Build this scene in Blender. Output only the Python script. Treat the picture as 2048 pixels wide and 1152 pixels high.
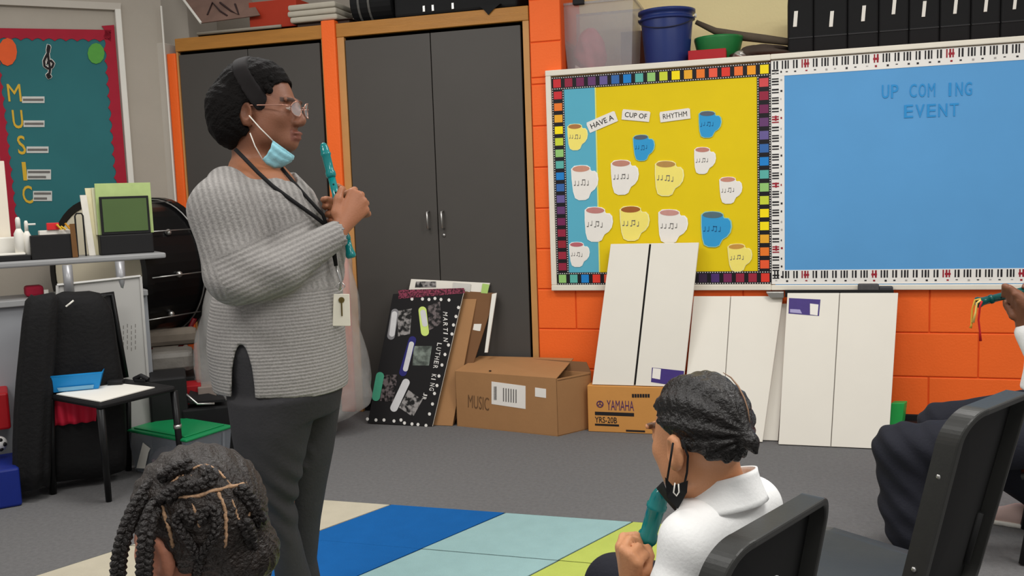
import bpy, bmesh, math, random
import numpy as np
from mathutils import Vector, Matrix
random.seed(7)
for _o in list(bpy.data.objects): bpy.data.objects.remove(_o)
SC = bpy.context.scene
COL = SC.collection

# ------------------------------------------------------------------ camera, world, lights, exposure
FPX = 1800.0
ROLL, YAW, PITCH = math.radians(1.95), math.radians(16.5), math.atan(190*math.cos(math.radians(1.95))/1800.0)
CAM = Vector((0, 0, 1.27))
_F = Vector((-math.sin(YAW)*math.cos(PITCH), math.cos(YAW)*math.cos(PITCH), -math.sin(PITCH)))
_R0 = Vector((math.cos(YAW), math.sin(YAW), 0)); _U0 = _R0.cross(_F)
_R = math.cos(ROLL)*_R0 - math.sin(ROLL)*_U0
_U = math.sin(ROLL)*_R0 + math.cos(ROLL)*_U0
cam = bpy.data.cameras.new('camera'); camo = bpy.data.objects.new('camera', cam); COL.objects.link(camo)
cam.sensor_width = 36.0; cam.lens = FPX/2048*36; cam.clip_start = 0.05; cam.clip_end = 100
camo.matrix_world = Matrix(((_R.x, _U.x, -_F.x, CAM.x), (_R.y, _U.y, -_F.y, CAM.y), (_R.z, _U.z, -_F.z, CAM.z), (0, 0, 0, 1)))
SC.camera = camo
W = bpy.data.worlds.new('world'); SC.world = W; W.use_nodes = True
W.node_tree.nodes['Background'].inputs[0].default_value = (1.0, 0.985, 0.96, 1)
W.node_tree.nodes['Background'].inputs[1].default_value = 0.50
def area(name, loc, sx, sy, power, col=(1, 0.98, 0.95)):
    l = bpy.data.lights.new(name, 'AREA'); l.shape = 'RECTANGLE'; l.size = sx; l.size_y = sy; l.energy = power; l.color = col
    o = bpy.data.objects.new(name, l); o.location = loc; COL.objects.link(o); return o
for _i, (_x, _y) in enumerate([(-2.2, 0.6), (0.4, 0.6), (-2.2, 3.0), (0.4, 3.0), (2.4, 1.8)]):
    area('ceiling_light', (_x, _y, 2.95), 1.2, 0.6, 34)
SC.view_settings.view_transform = 'Standard'; SC.view_settings.look = 'None'
SC.view_settings.gamma = 1.0; SC.view_settings.use_curve_mapping = False
SC.view_settings.exposure = 0.0

# ------------------------------------------------------------------ measuring helpers: photo pixel -> point on a real plane of the room
YW = 4.80
def ray(px, py): return _F*FPX + _R*(px-1024) + _U*(576-py)
def WP(px, py, y=YW):
    d = ray(px, py); return CAM + d*((y-CAM.y)/d.y)
def FP(px, py, z=0.0):
    d = ray(px, py); return CAM + d*((z-CAM.z)/d.z)
def DP(px, py, depth):
    return CAM + ray(px, py)*(depth/FPX)
def PP(px, py, p0, n):
    d = ray(px, py); return CAM + d*((p0-CAM).dot(n)/d.dot(n))
class Frame:
    """upright frame standing on the floor: X to the viewer's right, Y away, Z up"""
    def __init__(s, px, depth):
        hy = 386-0.034*(px-1024)
        g = DP(px, hy, depth); s.o = Vector((g.x, g.y, 0))
        v = Vector((g.x-CAM.x, g.y-CAM.y, 0)).normalized()
        s.y = v; s.x = Vector((v.y, -v.x, 0)); s.rz = math.atan2(s.x.y, s.x.x)
    def at(s, px, py, y=0.0):
        q = PP(px, py, s.o+s.y*y, s.y)-s.o
        return Vector((q.dot(s.x), q.dot(s.y), q.z))
    def loc(s, w):
        q = w-s.o; return Vector((q.dot(s.x), q.dot(s.y), q.z))

# ------------------------------------------------------------------ materials
def lin(c):
    r = []
    for v in c[:3]:
        v = v/255.0
        r.append(v/12.92 if v <= 0.04045 else ((v+0.055)/1.055)**2.4)
    return (r[0], r[1], r[2], 1.0)
MATS = {}
def M(name, rgb, rough=0.6, var=0.10, scale=30, bump=0.0, bscale=None, metal=0.0, spec=0.35, trans=0.0, alpha=1.0, ior=1.45, attr=None, coat=0.0, stretch=None, contrast=0.0):
    if name in MATS: return MATS[name]
    m = bpy.data.materials.new(name); m.use_nodes = True
    nt = m.node_tree; b = nt.nodes['Principled BSDF']; L = nt.links.new
    tc = nt.nodes.new('ShaderNodeTexCoord')
    src = tc.outputs['Object']
    if stretch:
        mp = nt.nodes.new('ShaderNodeMapping'); mp.inputs['Scale'].default_value = stretch; L(src, mp.inputs[0]); src = mp.outputs[0]
    nz = nt.nodes.new('ShaderNodeTexNoise'); nz.inputs['Scale'].default_value = scale; nz.inputs['Detail'].default_value = 4
    L(src, nz.inputs['Vector'])
    mx = nt.nodes.new('ShaderNodeMix'); mx.data_type = 'RGBA'
    c = lin(rgb)
    fo = nz.outputs['Fac']
    if contrast:
        mrg = nt.nodes.new('ShaderNodeMapRange'); mrg.inputs['From Min'].default_value = .5-.5/contrast; mrg.inputs['From Max'].default_value = .5+.5/contrast; L(fo, mrg.inputs['Value']); fo = mrg.outputs['Result']
    L(fo, mx.inputs['Factor'])
    if attr:
        at = nt.nodes.new('ShaderNodeAttribute'); at.attribute_name = attr
        for k, f in ((6, 1-var), (7, 1+var)):
            mm = nt.nodes.new('ShaderNodeMix'); mm.data_type = 'RGBA'; mm.blend_type = 'MULTIPLY'; mm.inputs['Factor'].default_value = 1
            L(at.outputs['Color'], mm.inputs[6]); mm.inputs[7].default_value = (f, f, f, 1)
            L(mm.outputs[2], mx.inputs[k])
    else:
        mx.inputs[6].default_value = tuple(v*(1-var) for v in c[:3])+(1,)
        mx.inputs[7].default_value = tuple(min(1, v*(1+var)) for v in c[:3])+(1,)
    L(mx.outputs[2], b.inputs['Base Color'])
    b.inputs['Roughness'].default_value = rough; b.inputs['Metallic'].default_value = metal
    b.inputs['Specular IOR Level'].default_value = spec; b.inputs['IOR'].default_value = ior
    b.inputs['Transmission Weight'].default_value = trans; b.inputs['Alpha'].default_value = alpha
    b.inputs['Coat Weight'].default_value = coat
    if bump:
        n2 = nt.nodes.new('ShaderNodeTexNoise'); n2.inputs['Scale'].default_value = bscale or scale*3; n2.inputs['Detail'].default_value = 3
        L(src, n2.inputs['Vector'])
        bp = nt.nodes.new('ShaderNodeBump'); bp.inputs['Strength'].default_value = bump; bp.inputs['Distance'].default_value = 0.01
        L(n2.outputs['Fac'], bp.inputs['Height']); L(bp.outputs['Normal'], b.inputs['Normal'])
    MATS[name] = m
    return m

# ------------------------------------------------------------------ object helpers
def tag(o, label=None, cat=None, group=None, kind=None):
    if label: o['label'] = label
    if cat: o['category'] = cat
    if group: o['group'] = group
    if kind: o['kind'] = kind
    return o
def mat_of(loc, rz): return Matrix.Translation(loc) @ Matrix.Rotation(rz, 4, 'Z')
WM = {}
def empty(name, loc, rz=0.0, label=None, cat=None, group=None, kind=None):
    o = bpy.data.objects.new(name, None); o.location = loc; o.rotation_euler = (0, 0, rz); o.empty_display_size = 0.05
    COL.objects.link(o); WM[o.name] = mat_of(Vector(loc), rz)
    return tag(o, label, cat, group, kind)
class MB:
    """collects shapes into one mesh"""
    def __init__(s): s.v = []; s.f = []; s.c = None; s.m = []; s.cur = 0
    def add(s, vs, fs):
        n = len(s.v); s.v += [Vector(v) for v in vs]; s.f += [tuple(i+n for i in f) for f in fs]; s.m += [s.cur]*len(fs); return s
    def box(s, lo, hi):
        x0, y0, z0 = lo; x1, y1, z1 = hi
        return s.add([(x0,y0,z0),(x1,y0,z0),(x1,y1,z0),(x0,y1,z0),(x0,y0,z1),(x1,y0,z1),(x1,y1,z1),(x0,y1,z1)],
                     [(0,3,2,1),(4,5,6,7),(0,1,5,4),(1,2,6,5),(2,3,7,6),(3,0,4,7)])
    def slab(s, poly, off):
        """polygon (3-D points) thickened by the vector off"""
        n = len(poly); off = Vector(off); P = [Vector(p) for p in poly]
        a = list(range(n)); b = [i+n for i in a]
        return s.add(P+[p+off for p in P], [tuple(a), tuple(reversed(b))]+[(i, i+n, (i+1) % n+n, (i+1) % n) for i in range(n)])
    def tube(s, pts, r, seg=8, caps=True, closed=False):
        P = [Vector(p) for p in pts]; n = len(P)
        rr = r if isinstance(r, (list, tuple)) else [r]*n
        vs = []; prev = None
        for i in range(n):
            if closed: t = P[(i+1) % n]-P[i-1]
            else: t = P[min(i+1, n-1)]-P[max(i-1, 0)]
            if t.length < 1e-9: t = Vector((0, 0, 1))
            t.normalize()
            if prev is None:
                a = Vector((0, 0, 1)) if abs(t.z) < 0.9 else Vector((1, 0, 0))
                u = t.cross(a).normalized()
            else:
                u = prev-t*prev.dot(t)
                u = u.normalized() if u.length > 1e-6 else t.orthogonal().normalized()
            prev = u; w = t.cross(u)
            for k in range(seg):
                a = 2*math.pi*k/seg
                vs.append(P[i]+(u*math.cos(a)+w*math.sin(a))*rr[i])
        fs = []
        for i in range(n if closed else n-1):
            j = (i+1) % n
            for k in range(seg):
                k2 = (k+1) % seg
                fs.append((i*seg+k, i*seg+k2, j*seg+k2, j*seg+k))
        if caps and not closed:
            fs.append(tuple(reversed(range(seg)))); fs.append(tuple((n-1)*seg+k for k in range(seg)))
        return s.add(vs, fs)
    def lathe(s, prof, o, ax=(0, 0, 1), seg=24, capb=True, capt=True):
        """profile [(radius, height)] turned about the axis ax through o"""
        o = Vector(o); ax = Vector(ax).normalized(); u = ax.orthogonal().normalized(); w = ax.cross(u)
        vs = []
        for (r, h) in prof:
            for k in range(seg):
                a = 2*math.pi*k/seg; vs.append(o+ax*h+(u*math.cos(a)+w*math.sin(a))*max(r, 1e-5))
        fs = []
        for i in range(len(prof)-1):
            for k in range(seg):
                k2 = (k+1) % seg; fs.append((i*seg+k, i*seg+k2, (i+1)*seg+k2, (i+1)*seg+k))
        if capb: fs.append(tuple(reversed(range(seg))))
        if capt: fs.append(tuple((len(prof)-1)*seg+k for k in range(seg)))
        return s.add(vs, fs)
    def ball(s, c, r, nu=10, nv=7):
        c = Vector(c); r = r if isinstance(r, (tuple, list)) else (r, r, r)
        vs = [c+Vector((0, 0, r[2]))]
        for i in range(1, nv):
            t = math.pi*i/nv
            for k in range(nu):
                a = 2*math.pi*k/nu; vs.append(c+Vector((r[0]*math.sin(t)*math.cos(a), r[1]*math.sin(t)*math.sin(a), r[2]*math.cos(t))))
        vs.append(c-Vector((0, 0, r[2])))
        fs = [(0, 1+k, 1+(k+1) % nu) for k in range(nu)]
        for i in range(nv-2):
            for k in range(nu):
                a = 1+i*nu; b = a+nu; fs.append((a+k, b+k, b+(k+1) % nu, a+(k+1) % nu))
        L = len(vs)-1; a = 1+(nv-2)*nu
        fs += [(L, a+(k+1) % nu, a+k) for k in range(nu)]
        return s.add(vs, fs)
    def grid(s, fn, nu, nv):
        vs = [fn(i/(nu-1), j/(nv-1)) for j in range(nv) for i in range(nu)]
        return s.add(vs, [(j*nu+i, j*nu+i+1, (j+1)*nu+i+1, (j+1)*nu+i) for j in range(nv-1) for i in range(nu-1)])
    def build(s, name, mat, parent=None, smooth=False, bevel=0.0, world=True, seg=2, solid=0.0, cols=None, subsurf=0, loc=None, rz=0.0):
        vs = s.v
        if parent is not None and world:
            inv = WM[parent.name].inverted(); vs = [inv @ v for v in vs]
        if parent is None and loc is not None:
            inv = mat_of(Vector(loc), rz).inverted(); vs = [inv @ v for v in vs]
        me = bpy.data.meshes.new(name)
        me.from_pydata([tuple(v) for v in vs], [], s.f)
        mats = mat if isinstance(mat, (list, tuple)) else [mat]
        for m in mats: me.materials.append(m)
        if len(mats) > 1: me.polygons.foreach_set('material_index', s.m)
        if cols:
            ca = me.color_attributes.new('Col', 'FLOAT_COLOR', 'CORNER')
            i = 0
            arr = np.zeros((len(me.loops), 4), np.float32)
            for p in me.polygons: arr[p.loop_start:p.loop_start+p.loop_total] = cols[p.index]
            ca.data.foreach_set('color', arr.ravel())
        me.update()
        if smooth:
            me.polygons.foreach_set('use_smooth', [True]*len(me.polygons))
        o = bpy.data.objects.new(name, me); COL.objects.link(o)
        if parent is not None: o.parent = parent
        if loc is not None and parent is None: o.location = loc; o.rotation_euler = (0, 0, rz); WM[o.name] = mat_of(Vector(loc), rz)
        elif parent is None: WM[o.name] = Matrix.Identity(4)
        else: WM[o.name] = WM[parent.name].copy()
        if solid:
            md = o.modifiers.new('thickness', 'SOLIDIFY'); md.thickness = solid; md.offset = 0
        if bevel:
            md = o.modifiers.new('bevel', 'BEVEL'); md.width = bevel; md.segments = seg; md.limit_method = 'ANGLE'; md.angle_limit = math.radians(40)
        if subsurf:
            md = o.modifiers.new('subdivision', 'SUBSURF'); md.levels = subsurf; md.render_levels = subsurf
        return o
def fix_normals(o):
    bm = bmesh.new(); bm.from_mesh(o.data); bmesh.ops.recalc_face_normals(bm, faces=bm.faces); bm.to_mesh(o.data); bm.free(); return o
_TXT = {}
def text_mesh(s, ext=0.0006):
    """outline of a string at size 1, bottom left at the origin; returns verts, faces"""
    if s in _TXT: return _TXT[s]
    cu = bpy.data.curves.new('lettering', 'FONT'); cu.body = s; cu.size = 1.0; cu.resolution_u = 3; cu.offset = 0.0 if 'M' in s else 0.008
    o = bpy.data.objects.new('lettering', cu); COL.objects.link(o)
    bpy.context.view_layer.update()
    me = bpy.data.meshes.new_from_object(o.evaluated_get(bpy.context.evaluated_depsgraph_get()))
    vs = [v.co.copy() for v in me.vertices]; fs = [tuple(p.vertices) for p in me.polygons]
    bpy.data.objects.remove(o); bpy.data.curves.remove(cu); bpy.data.meshes.remove(me)
    x0 = min(v.x for v in vs); x1 = max(v.x for v in vs); y0 = min(v.y for v in vs); y1 = max(v.y for v in vs)
    vs = [Vector(((v.x-x0)/(x1-x0), (v.y-y0)/(y1-y0), 0)) for v in vs]
    _TXT[s] = (vs, fs); return _TXT[s]
def put_text(mb, s, o, u, v):
    """string into the mesh builder: o = bottom left, u = full width vector, v = full height vector"""
    vs, fs = text_mesh(s); o = Vector(o); u = Vector(u); v = Vector(v)
    return mb.add([o+u*p.x+v*p.y for p in vs], fs)
def lerp(a, b, t): return a+(b-a)*t
# ------------------------------------------------------------------ materials of the room
m_carpet = M('grey_carpet', (112, 111, 111), 0.95, 0.22, 60, 0.5, 260, spec=0.1)
m_orange = M('orange_paint', (250, 108, 38), 0.55, 0.05, 8, 0.12, 90)
m_orange_j = M('orange_joint', (222, 86, 24), 0.7, 0.06, 20)
m_yellow = M('cream_yellow_paint', (252, 236, 178), 0.7, 0.04, 5, 0.1, 60)
m_greywall = M('warm_grey_paint', (172, 163, 150), 0.6, 0.06, 6, 0.1, 50)
m_grey2 = M('grey_trim_paint', (190, 182, 170), 0.5, 0.05, 10)
m_whitetrim = M('white_trim', (226, 222, 212), 0.5, 0.04, 10)
m_black = M('black_rubber', (22, 21, 22), 0.6, 0.15, 20)
m_wood = M('honey_oak', (176, 120, 52), 0.45, 0.18, 6, 0.15, 30, stretch=(1, 6, 12))
m_woodl = M('light_oak_edge', (196, 142, 84), 0.5, 0.12, 10)
m_door = M('charcoal_laminate', (76, 72, 68), 0.5, 0.05, 6)
m_reveal = M('dark_reveal', (20, 16, 15), 0.8, 0.1)
m_chrome = M('brushed_metal', (190, 188, 184), 0.3, 0.05, 40, metal=0.9)
m_white = M('matt_white', (236, 232, 222), 0.6, 0.03, 12)

# ------------------------------------------------------------------ floor
b = MB(); b.box((-7, -2.2, -0.1), (4.5, 6.2, 0.0)); tag(b.build('floor', m_carpet), kind='structure')

# ------------------------------------------------------------------ block half-wall with the ledge, and the column
CX0, CX1 = WP(1057, 10).x, WP(1120, 10).x       # column left / right
BZ0, BZ1 = WP(1108, 580).z, WP(1090, 143).z     # bulletin boards bottom / top
LEDGE = BZ1-0.03
XR = 3.2
b = MB(); b.box((CX0, YW+0.006, 0), (XR, YW+0.5, LEDGE)); b.box((CX0, YW+0.006, LEDGE), (CX1, YW+0.5, 2.75))
wall_back = tag(b.build('wall_back', m_orange_j), kind='structure')
CH = 0.2227; Z0 = WP(1850, 754).z-CH*2
BW = CH*2
def block_mesh(w, h):
    bb = MB(); bb.box((0, 0, 0), (w, 0.03, h)); return bb
_blocks = {}
def put_block(x0, x1, z0, z1):
    g = 0.0028
    w, h = round(x1-x0-2*g, 4), round(z1-z0-2*g, 4)
    if w < 0.015 or h < 0.015: return
    k = (w, h)
    if k not in _blocks:
        o = block_mesh(w, h).build('block', m_orange, wall_back, bevel=0.004)
        _blocks[k] = o
    else:
        o = _blocks[k].copy(); COL.objects.link(o); o.parent = wall_back
    o.location = (x0+g, YW, z0+g)
zr = Z0; i = 0
while zr < 2.75:
    z0, z1 = max(zr, 0), min(zr+CH, LEDGE if True else 9)
    off = (WP(1858, 700).x-0.0) + (0 if i % 2 == 1 else BW/2)
    k0 = math.floor((CX0-off)/BW)
    x = off+k0*BW
    while x < XR:
        a, c = max(x, CX0), min(x+BW, XR)
        if c > a and z1 > z0: put_block(a, c, z0, z1)
        x += BW
    zc0, zc1 = max(zr, LEDGE), min(zr+CH, 2.75)
    if zc1 > zc0: put_block(CX0, CX1, zc0, zc1)
    zr += CH; i += 1
b = MB(); b.box((CX0, YW-0.012, 0.0), (XR, YW-0.001, 0.1)); tag(b.build('baseboard_back', m_black, bevel=0.003), kind='structure')
# walls behind the ledge and over the cabinets
b = MB(); b.box((CX1-0.1, YW+0.62, 0), (XR, YW+0.72, 2.9)); tag(b.build('wall_upper', m_yellow), kind='structure')
b = MB(); b.box((-4.4, YW+0.62, 0), (CX1-0.1, YW+0.72, 2.9)); tag(b.build('wall_rear', m_greywall), kind='structure')

# ------------------------------------------------------------------ orange pilasters beside the cabinets
HT = WP(1045, 12).z; DT = WP(1040, 45).z        # top of wooden header, top of doors
PX0, PX1 = WP(644, 42).x, WP(671, 42).x
LX0 = WP(334, 100).x; LX1 = WP(351, 100).x
b = MB(); b.box((PX0, YW-0.02, 0), (PX1, YW+0.4, HT+0.02)); tag(b.build('trim_1', m_orange, bevel=0.006), kind='structure')
b = MB(); b.box((LX0, YW-0.01, 0), (LX1, YW+0.4, DT)); tag(b.build('trim_2', m_orange, bevel=0.006), kind='structure')

# ------------------------------------------------------------------ storage cabinets
def cabinet(x0, x1, label, lstile, rstile):
    t = empty('storage_cabinet', ((x0+x1)/2, YW+0.2, 0), 0, label, 'cabinet', 'tall storage cabinets in the back wall')
    b = MB()
    b.box((x0, YW+0.03, 0), (x0+0.02, YW+0.5, HT)); b.box((x1-0.02, YW+0.03, 0), (x1, YW+0.5, HT))
    b.box((x0+0.02, YW+0.48, 0), (x1-0.02, YW+0.5, HT)); b.box((x0+0.02, YW+0.03, 0), (x1-0.02, YW+0.48, 0.02)); b.box((x0+0.02, YW+0.03, HT-0.03), (x1-0.02, YW+0.48, HT))
    b.build('body', m_reveal, t)
    b = MB(); b.box((x0, YW-0.004, DT+0.008), (x1, YW+0.03, HT)); b.build('header', m_wood, t, bevel=0.003)
    b = MB(); b.box((x0, YW, 0), (x0+lstile, YW+0.03, DT+0.008)); b.build('stile', m_woodl, t, bevel=0.003)
    b = MB(); b.box((x1-rstile, YW, 0), (x1, YW+0.03, DT+0.008)); b.build('stile', m_woodl, t, bevel=0.003)
    xa, xb = x0+lstile+0.006, x1-rstile-0.014; xm = (xa+xb)/2
    for (p, q, hx) in ((xa, xm-0.0025, xm-0.052), (xm+0.0025, xb, xm+0.035)):
        b = MB(); b.box((p, YW+0.003, 0.09), (q, YW+0.024, DT-0.012)); d = b.build('door', m_door, t, bevel=0.002)
        hz = WP(858, 440).z
        b = MB(); b.tube([(hx, YW+0.003, hz-0.05), (hx, YW-0.028, hz-0.045), (hx, YW-0.03, hz+0.045), (hx, YW+0.003, hz+0.05)], 0.006)
        b.build('handle', m_chrome, d, smooth=True)
        if hx > xm:
            b = MB(); b.lathe([(0.009, 0), (0.009, 0.006), (0.006, 0.009)], (hx, YW+0.003, hz-0.088), (0, -1, 0), 12); b.build('lock', m_chrome, d, smooth=True)
    b = MB(); b.box((x0+0.02, YW+0.05, 0.0), (x1-0.02, YW+0.07, 0.085)); b.build('toe_kick', m_black, t)
    return t
cabinet(PX1+0.001, CX0-0.003, 'tall charcoal two-door cabinet with oak header right of the narrow orange strip', 0.045, 0.035)
cabinet(LX1+0.001, PX0-0.001, 'tall charcoal two-door cabinet behind the standing teacher, under the brick red box', 0.012, 0.012)

# ------------------------------------------------------------------ angled side wall with chalkboard frame
CORN = WP(322, 15); DIRW = Vector((0.66, 0.75, 0)).normalized()
NW = Vector((DIRW.y, -DIRW.x, 0))            # faces the room
C0 = Vector((CORN.x, CORN.y, 0)); C1 = C0-DIRW*2.6
b = MB(); b.slab([C0, C1, C1+Vector((0, 0, 2.9)), C0+Vector((0, 0, 2.9))], -NW*0.1); tag(fix_normals(b.build('wall_left', m_greywall)), kind='structure')
# short return between the corner and the cabinet
b = MB(); b.box((CORN.x-0.03, YW-0.03, 0), (LX0, YW+0.62, HT-0.02)); b.box((-4.4, YW+0.3, 0), (CORN.x-0.03, YW+0.62, 2.9)); tag(b.build('trim_3', m_grey2, bevel=0.004), kind='structure')
b = MB(); b.tube([WP(322, 12, YW-0.04), WP(352, 415, YW-0.04), Vector((CORN.x, YW-0.04, 0.0))], 0.006, 6); tag(b.build('trim_4', m_whitetrim), kind='structure')
def SW(px, py, off=0.0): return PP(px, py, C0+NW*off, NW)
b = MB()
zt = SW(100, 16).z
# grey trim line along the wall top and white post right of the teal board
b.slab([SW(240, 22), SW(-200, 2), SW(-200, -12), SW(240, 8)], NW*0.03); tag(fix_normals(b.build('trim_5', m_grey2)), kind='structure')
b = MB(); q0, q1 = SW(228, 20), SW(240, 20)
b.slab([q0, q1, Vector((q1.x, q1.y, 0.3)), Vector((q0.x, q0.y, 0.3))], NW*0.035); tag(fix_normals(b.build('trim_6', m_whitetrim, bevel=0.004)), kind='structure')
# ------------------------------------------------------------------ coloured rug of slanted panels
RUGC = [(190, 182, 162), (24, 92, 158), (146, 178, 178), (178, 190, 92), (206, 178, 70)]
tn = ['beige', 'blue', 'pale_teal', 'lime', 'ochre']
rug = empty('rug', (-0.9, 2.6, 0), 0, 'large classroom rug of slanted beige, blue, pale teal and lime panels under the teacher', 'rug')
ye = FP(1010, 1030).y; s_ = 0.47
xs_top = [FP(650, 998).x-0.10, FP(785, 1011).x, FP(1010, 1031).x, FP(1262, 1056).x]
stp = xs_top[2]-xs_top[1]; xs_top[0] = xs_top[1]-stp*1.03
xs_top += [xs_top[3]+stp, xs_top[3]+2*stp]
yr = [ye, FP(960, 1113).y]
dy = yr[0]-yr[1]; yr += [yr[1]-dy, yr[1]-2*dy, yr[1]-3*dy]
def rx(i, y): return xs_top[i]+(y-ye)*s_
b = MB(); b.slab([(rx(0, yr[0])-0.005, yr[0]+0.006, 0.001), (rx(0, yr[-1])-0.005, yr[-1], 0.001), (rx(4, yr[-1]), yr[-1], 0.001), (rx(4, yr[0]), yr[0]+0.006, 0.001)], (0, 0, 0.006))
fix_normals(b.build('backing', M('rug_seam', (52, 60, 50), 0.9), rug))
for i in range(4):
    for j in range(4):
        ya, yb = yr[j], yr[j+1]
        if i == 0: ya, yb = (yr[0] if j == 0 else yr[j]-0.19), yr[j+1]-0.19
        if i == 0 and j == 3: yb = yr[4]
        g = 0.004; gy = 0.0005 if i == 1 else 0.003
        b = MB(); b.slab([(rx(i, ya)+g, ya-gy, 0.006), (rx(i, yb)+g, yb+gy, 0.006), (rx(i+1, yb)-g, yb+gy, 0.006), (rx(i+1, ya)-g, ya-gy, 0.006)], (0, 0, 0.004))
        fix_normals(b.build('panel', M('rug_'+tn[i], RUGC[i], 0.9, 0.09, 14, 0.3, 300, spec=0.1), rug))

# ------------------------------------------------------------------ bulletin boards
m_frame = M('cream_board_frame', (232, 224, 208), 0.5, 0.05, 14)
m_print = M('printed_border', (255, 255, 255), 0.55, 0.04, 20, attr='Col')
m_yel = M('yellow_board_paper', (232, 202, 6), 0.7, 0.05, 7, 0.06, 9)
m_teal = M('teal_board_paper', (92, 176, 200), 0.7, 0.05, 7, 0.06, 9)
m_blue = M('blue_board_paper', (92, 158, 212), 0.7, 0.06, 4, 0.10, 6)
YB = YW-0.022
bx0, bxm = WP(1091, 145, YB).x, WP(1541, 112, YB).x
bxe = XR-0.15
def board_frame(t, x0, x1, w, lw=True, rw=True):
    b = MB(); b.box((x0+0.01, YW-0.014, BZ0+0.01), (x1-0.01, YW-0.001, BZ1-0.01)); b.build('cork_panel', M('cork', (176, 140, 92), 0.9), t)
    b = MB(); b.box((x0, YW-0.034, BZ1-w), (x1, YW-0.001, BZ1)); b.build('frame_rail', m_frame, t, bevel=0.004)
    b = MB(); b.box((x0, YW-0.034, BZ0), (x1, YW-0.001, BZ0+w)); b.build('frame_rail', m_frame, t, bevel=0.004)
    if lw: b = MB(); b.box((x0, YW-0.033, BZ0+w), (x0+w, YW-0.001, BZ1-w)); b.build('frame_stile', m_frame, t, bevel=0.004)
    if rw: b = MB(); b.box((x1-w, YW-0.033, BZ0+w), (x1, YW-0.001, BZ1-w)); b.build('frame_stile', m_frame, t, bevel=0.004)
bd1 = empty('bulletin_board', ((bx0+bxm)/2, YW-0.015, BZ0), 0, 'yellow bulletin board with a rainbow film-strip border and paper mugs', 'bulletin board')
board_frame(bd1, bx0, bxm, 0.030, True, False)
ix0, ix1 = bx0+0.030, bxm+0.0015
iz0, iz1 = BZ0+0.030, BZ1-0.036
bw = 0.068
b = MB(); b.box((ix0, YW-0.0175, iz0), (ix1, YW-0.014, iz1)); b.build('yellow_paper', m_yel, bd1)
tx = WP(1192, 300, YB).x
b = MB(); b.box((ix0+bw*0.9, YW-0.0195, iz0+0.02), (tx, YW-0.0178, iz1-0.04)); b.build('teal_paper', m_teal, bd1)
b = MB(); b.box((tx, YW-0.0199, iz0+0.02), (tx+0.007, YW-0.0178, iz1-0.04)); b.build('paper_edge', M('pale_paper_edge', (226, 226, 120), 0.7), bd1)
RB = [(206, 44, 52), (150, 36, 62), (118, 38, 84), (104, 60, 110), (106, 92, 150), (54, 104, 170), (28, 130, 206), (92, 178, 168), (150, 200, 116), (206, 216, 58), (255, 228, 10), (240, 172, 44), (240, 122, 40), (240, 92, 66), (226, 58, 44), (242, 116, 50), (246, 160, 30), (252, 222, 10)]
def film(x0, z0, x1, z1, cols, along):
    """one film strip: black base, coloured frames, white sprocket holes, each slightly proud"""
    b = MB(); cl = []
    def q(a, c, d, e, y, col):
        b.box((a, y, d), (c, YW-0.0180, e)); cl.extend([lin(col)]*6)
    q(x0, x1, z0, z1, YW-0.0205, (22, 18, 24))
    n = len(cols)
    for k, c in enumerate(cols):
        if along == 'x':
            a = x0+(x1-x0)*(k+0.17)/n; e = x0+(x1-x0)*(k+0.83)/n; d0 = z0+0.012; d1 = z1-0.012
        else:
            a = x0+0.012; e = x1-0.012; d1 = z1-(z1-z0)*(k+0.15)/n; d0 = z1-(z1-z0)*(k+0.80)/n
        q(a, e, d0, d1, YW-0.0212, c)
    L = (x1-x0) if along == 'x' else (z1-z0); m = int(L/0.0125)
    for k in range(m):
        t = (k+0.3)/m*L
        for s in (0, 1):
            if along == 'x':
                zz = z0+0.0030 if s == 0 else z1-0.0075; q(x0+t, x0+t+0.0055, zz, zz+0.0045, YW-0.0210, (225, 220, 214))
            else:
                xx = x0+0.0030 if s == 0 else x1-0.0075; q(xx, xx+0.0045, z0+t, z0+t+0.0055, YW-0.0210, (225, 220, 214))
    return b.build('film_strip', m_print, bd1, cols=cl)
film(ix0, iz1-bw, ix1, iz1, RB, 'x')
film(ix0, iz0, ix1, iz0+bw, [RB[8], RB[7], RB[6], RB[14], RB[13], RB[12], RB[11], RB[10], RB[9], RB[8], RB[5], RB[4], (60, 40, 70), (78, 48, 110), RB[2], RB[1], (160, 40, 60), RB[14]], 'x')
film(ix0, iz0+bw, ix0+bw, iz1-bw, [RB[0], RB[12], RB[11], RB[10], RB[9], RB[8], RB[7], RB[6], RB[5], RB[4], RB[3], RB[2], RB[1], (150, 36, 50), (160, 40, 60), RB[1]], 'z')
film(ix1-bw, iz0+bw, ix1, iz1-bw, [(214, 76, 78), RB[1], RB[2], RB[3], RB[4], RB[5], RB[6], RB[7], RB[8], RB[9], RB[10], (255, 228, 10), RB[11], RB[12], (240, 92, 50)], 'z')

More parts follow.
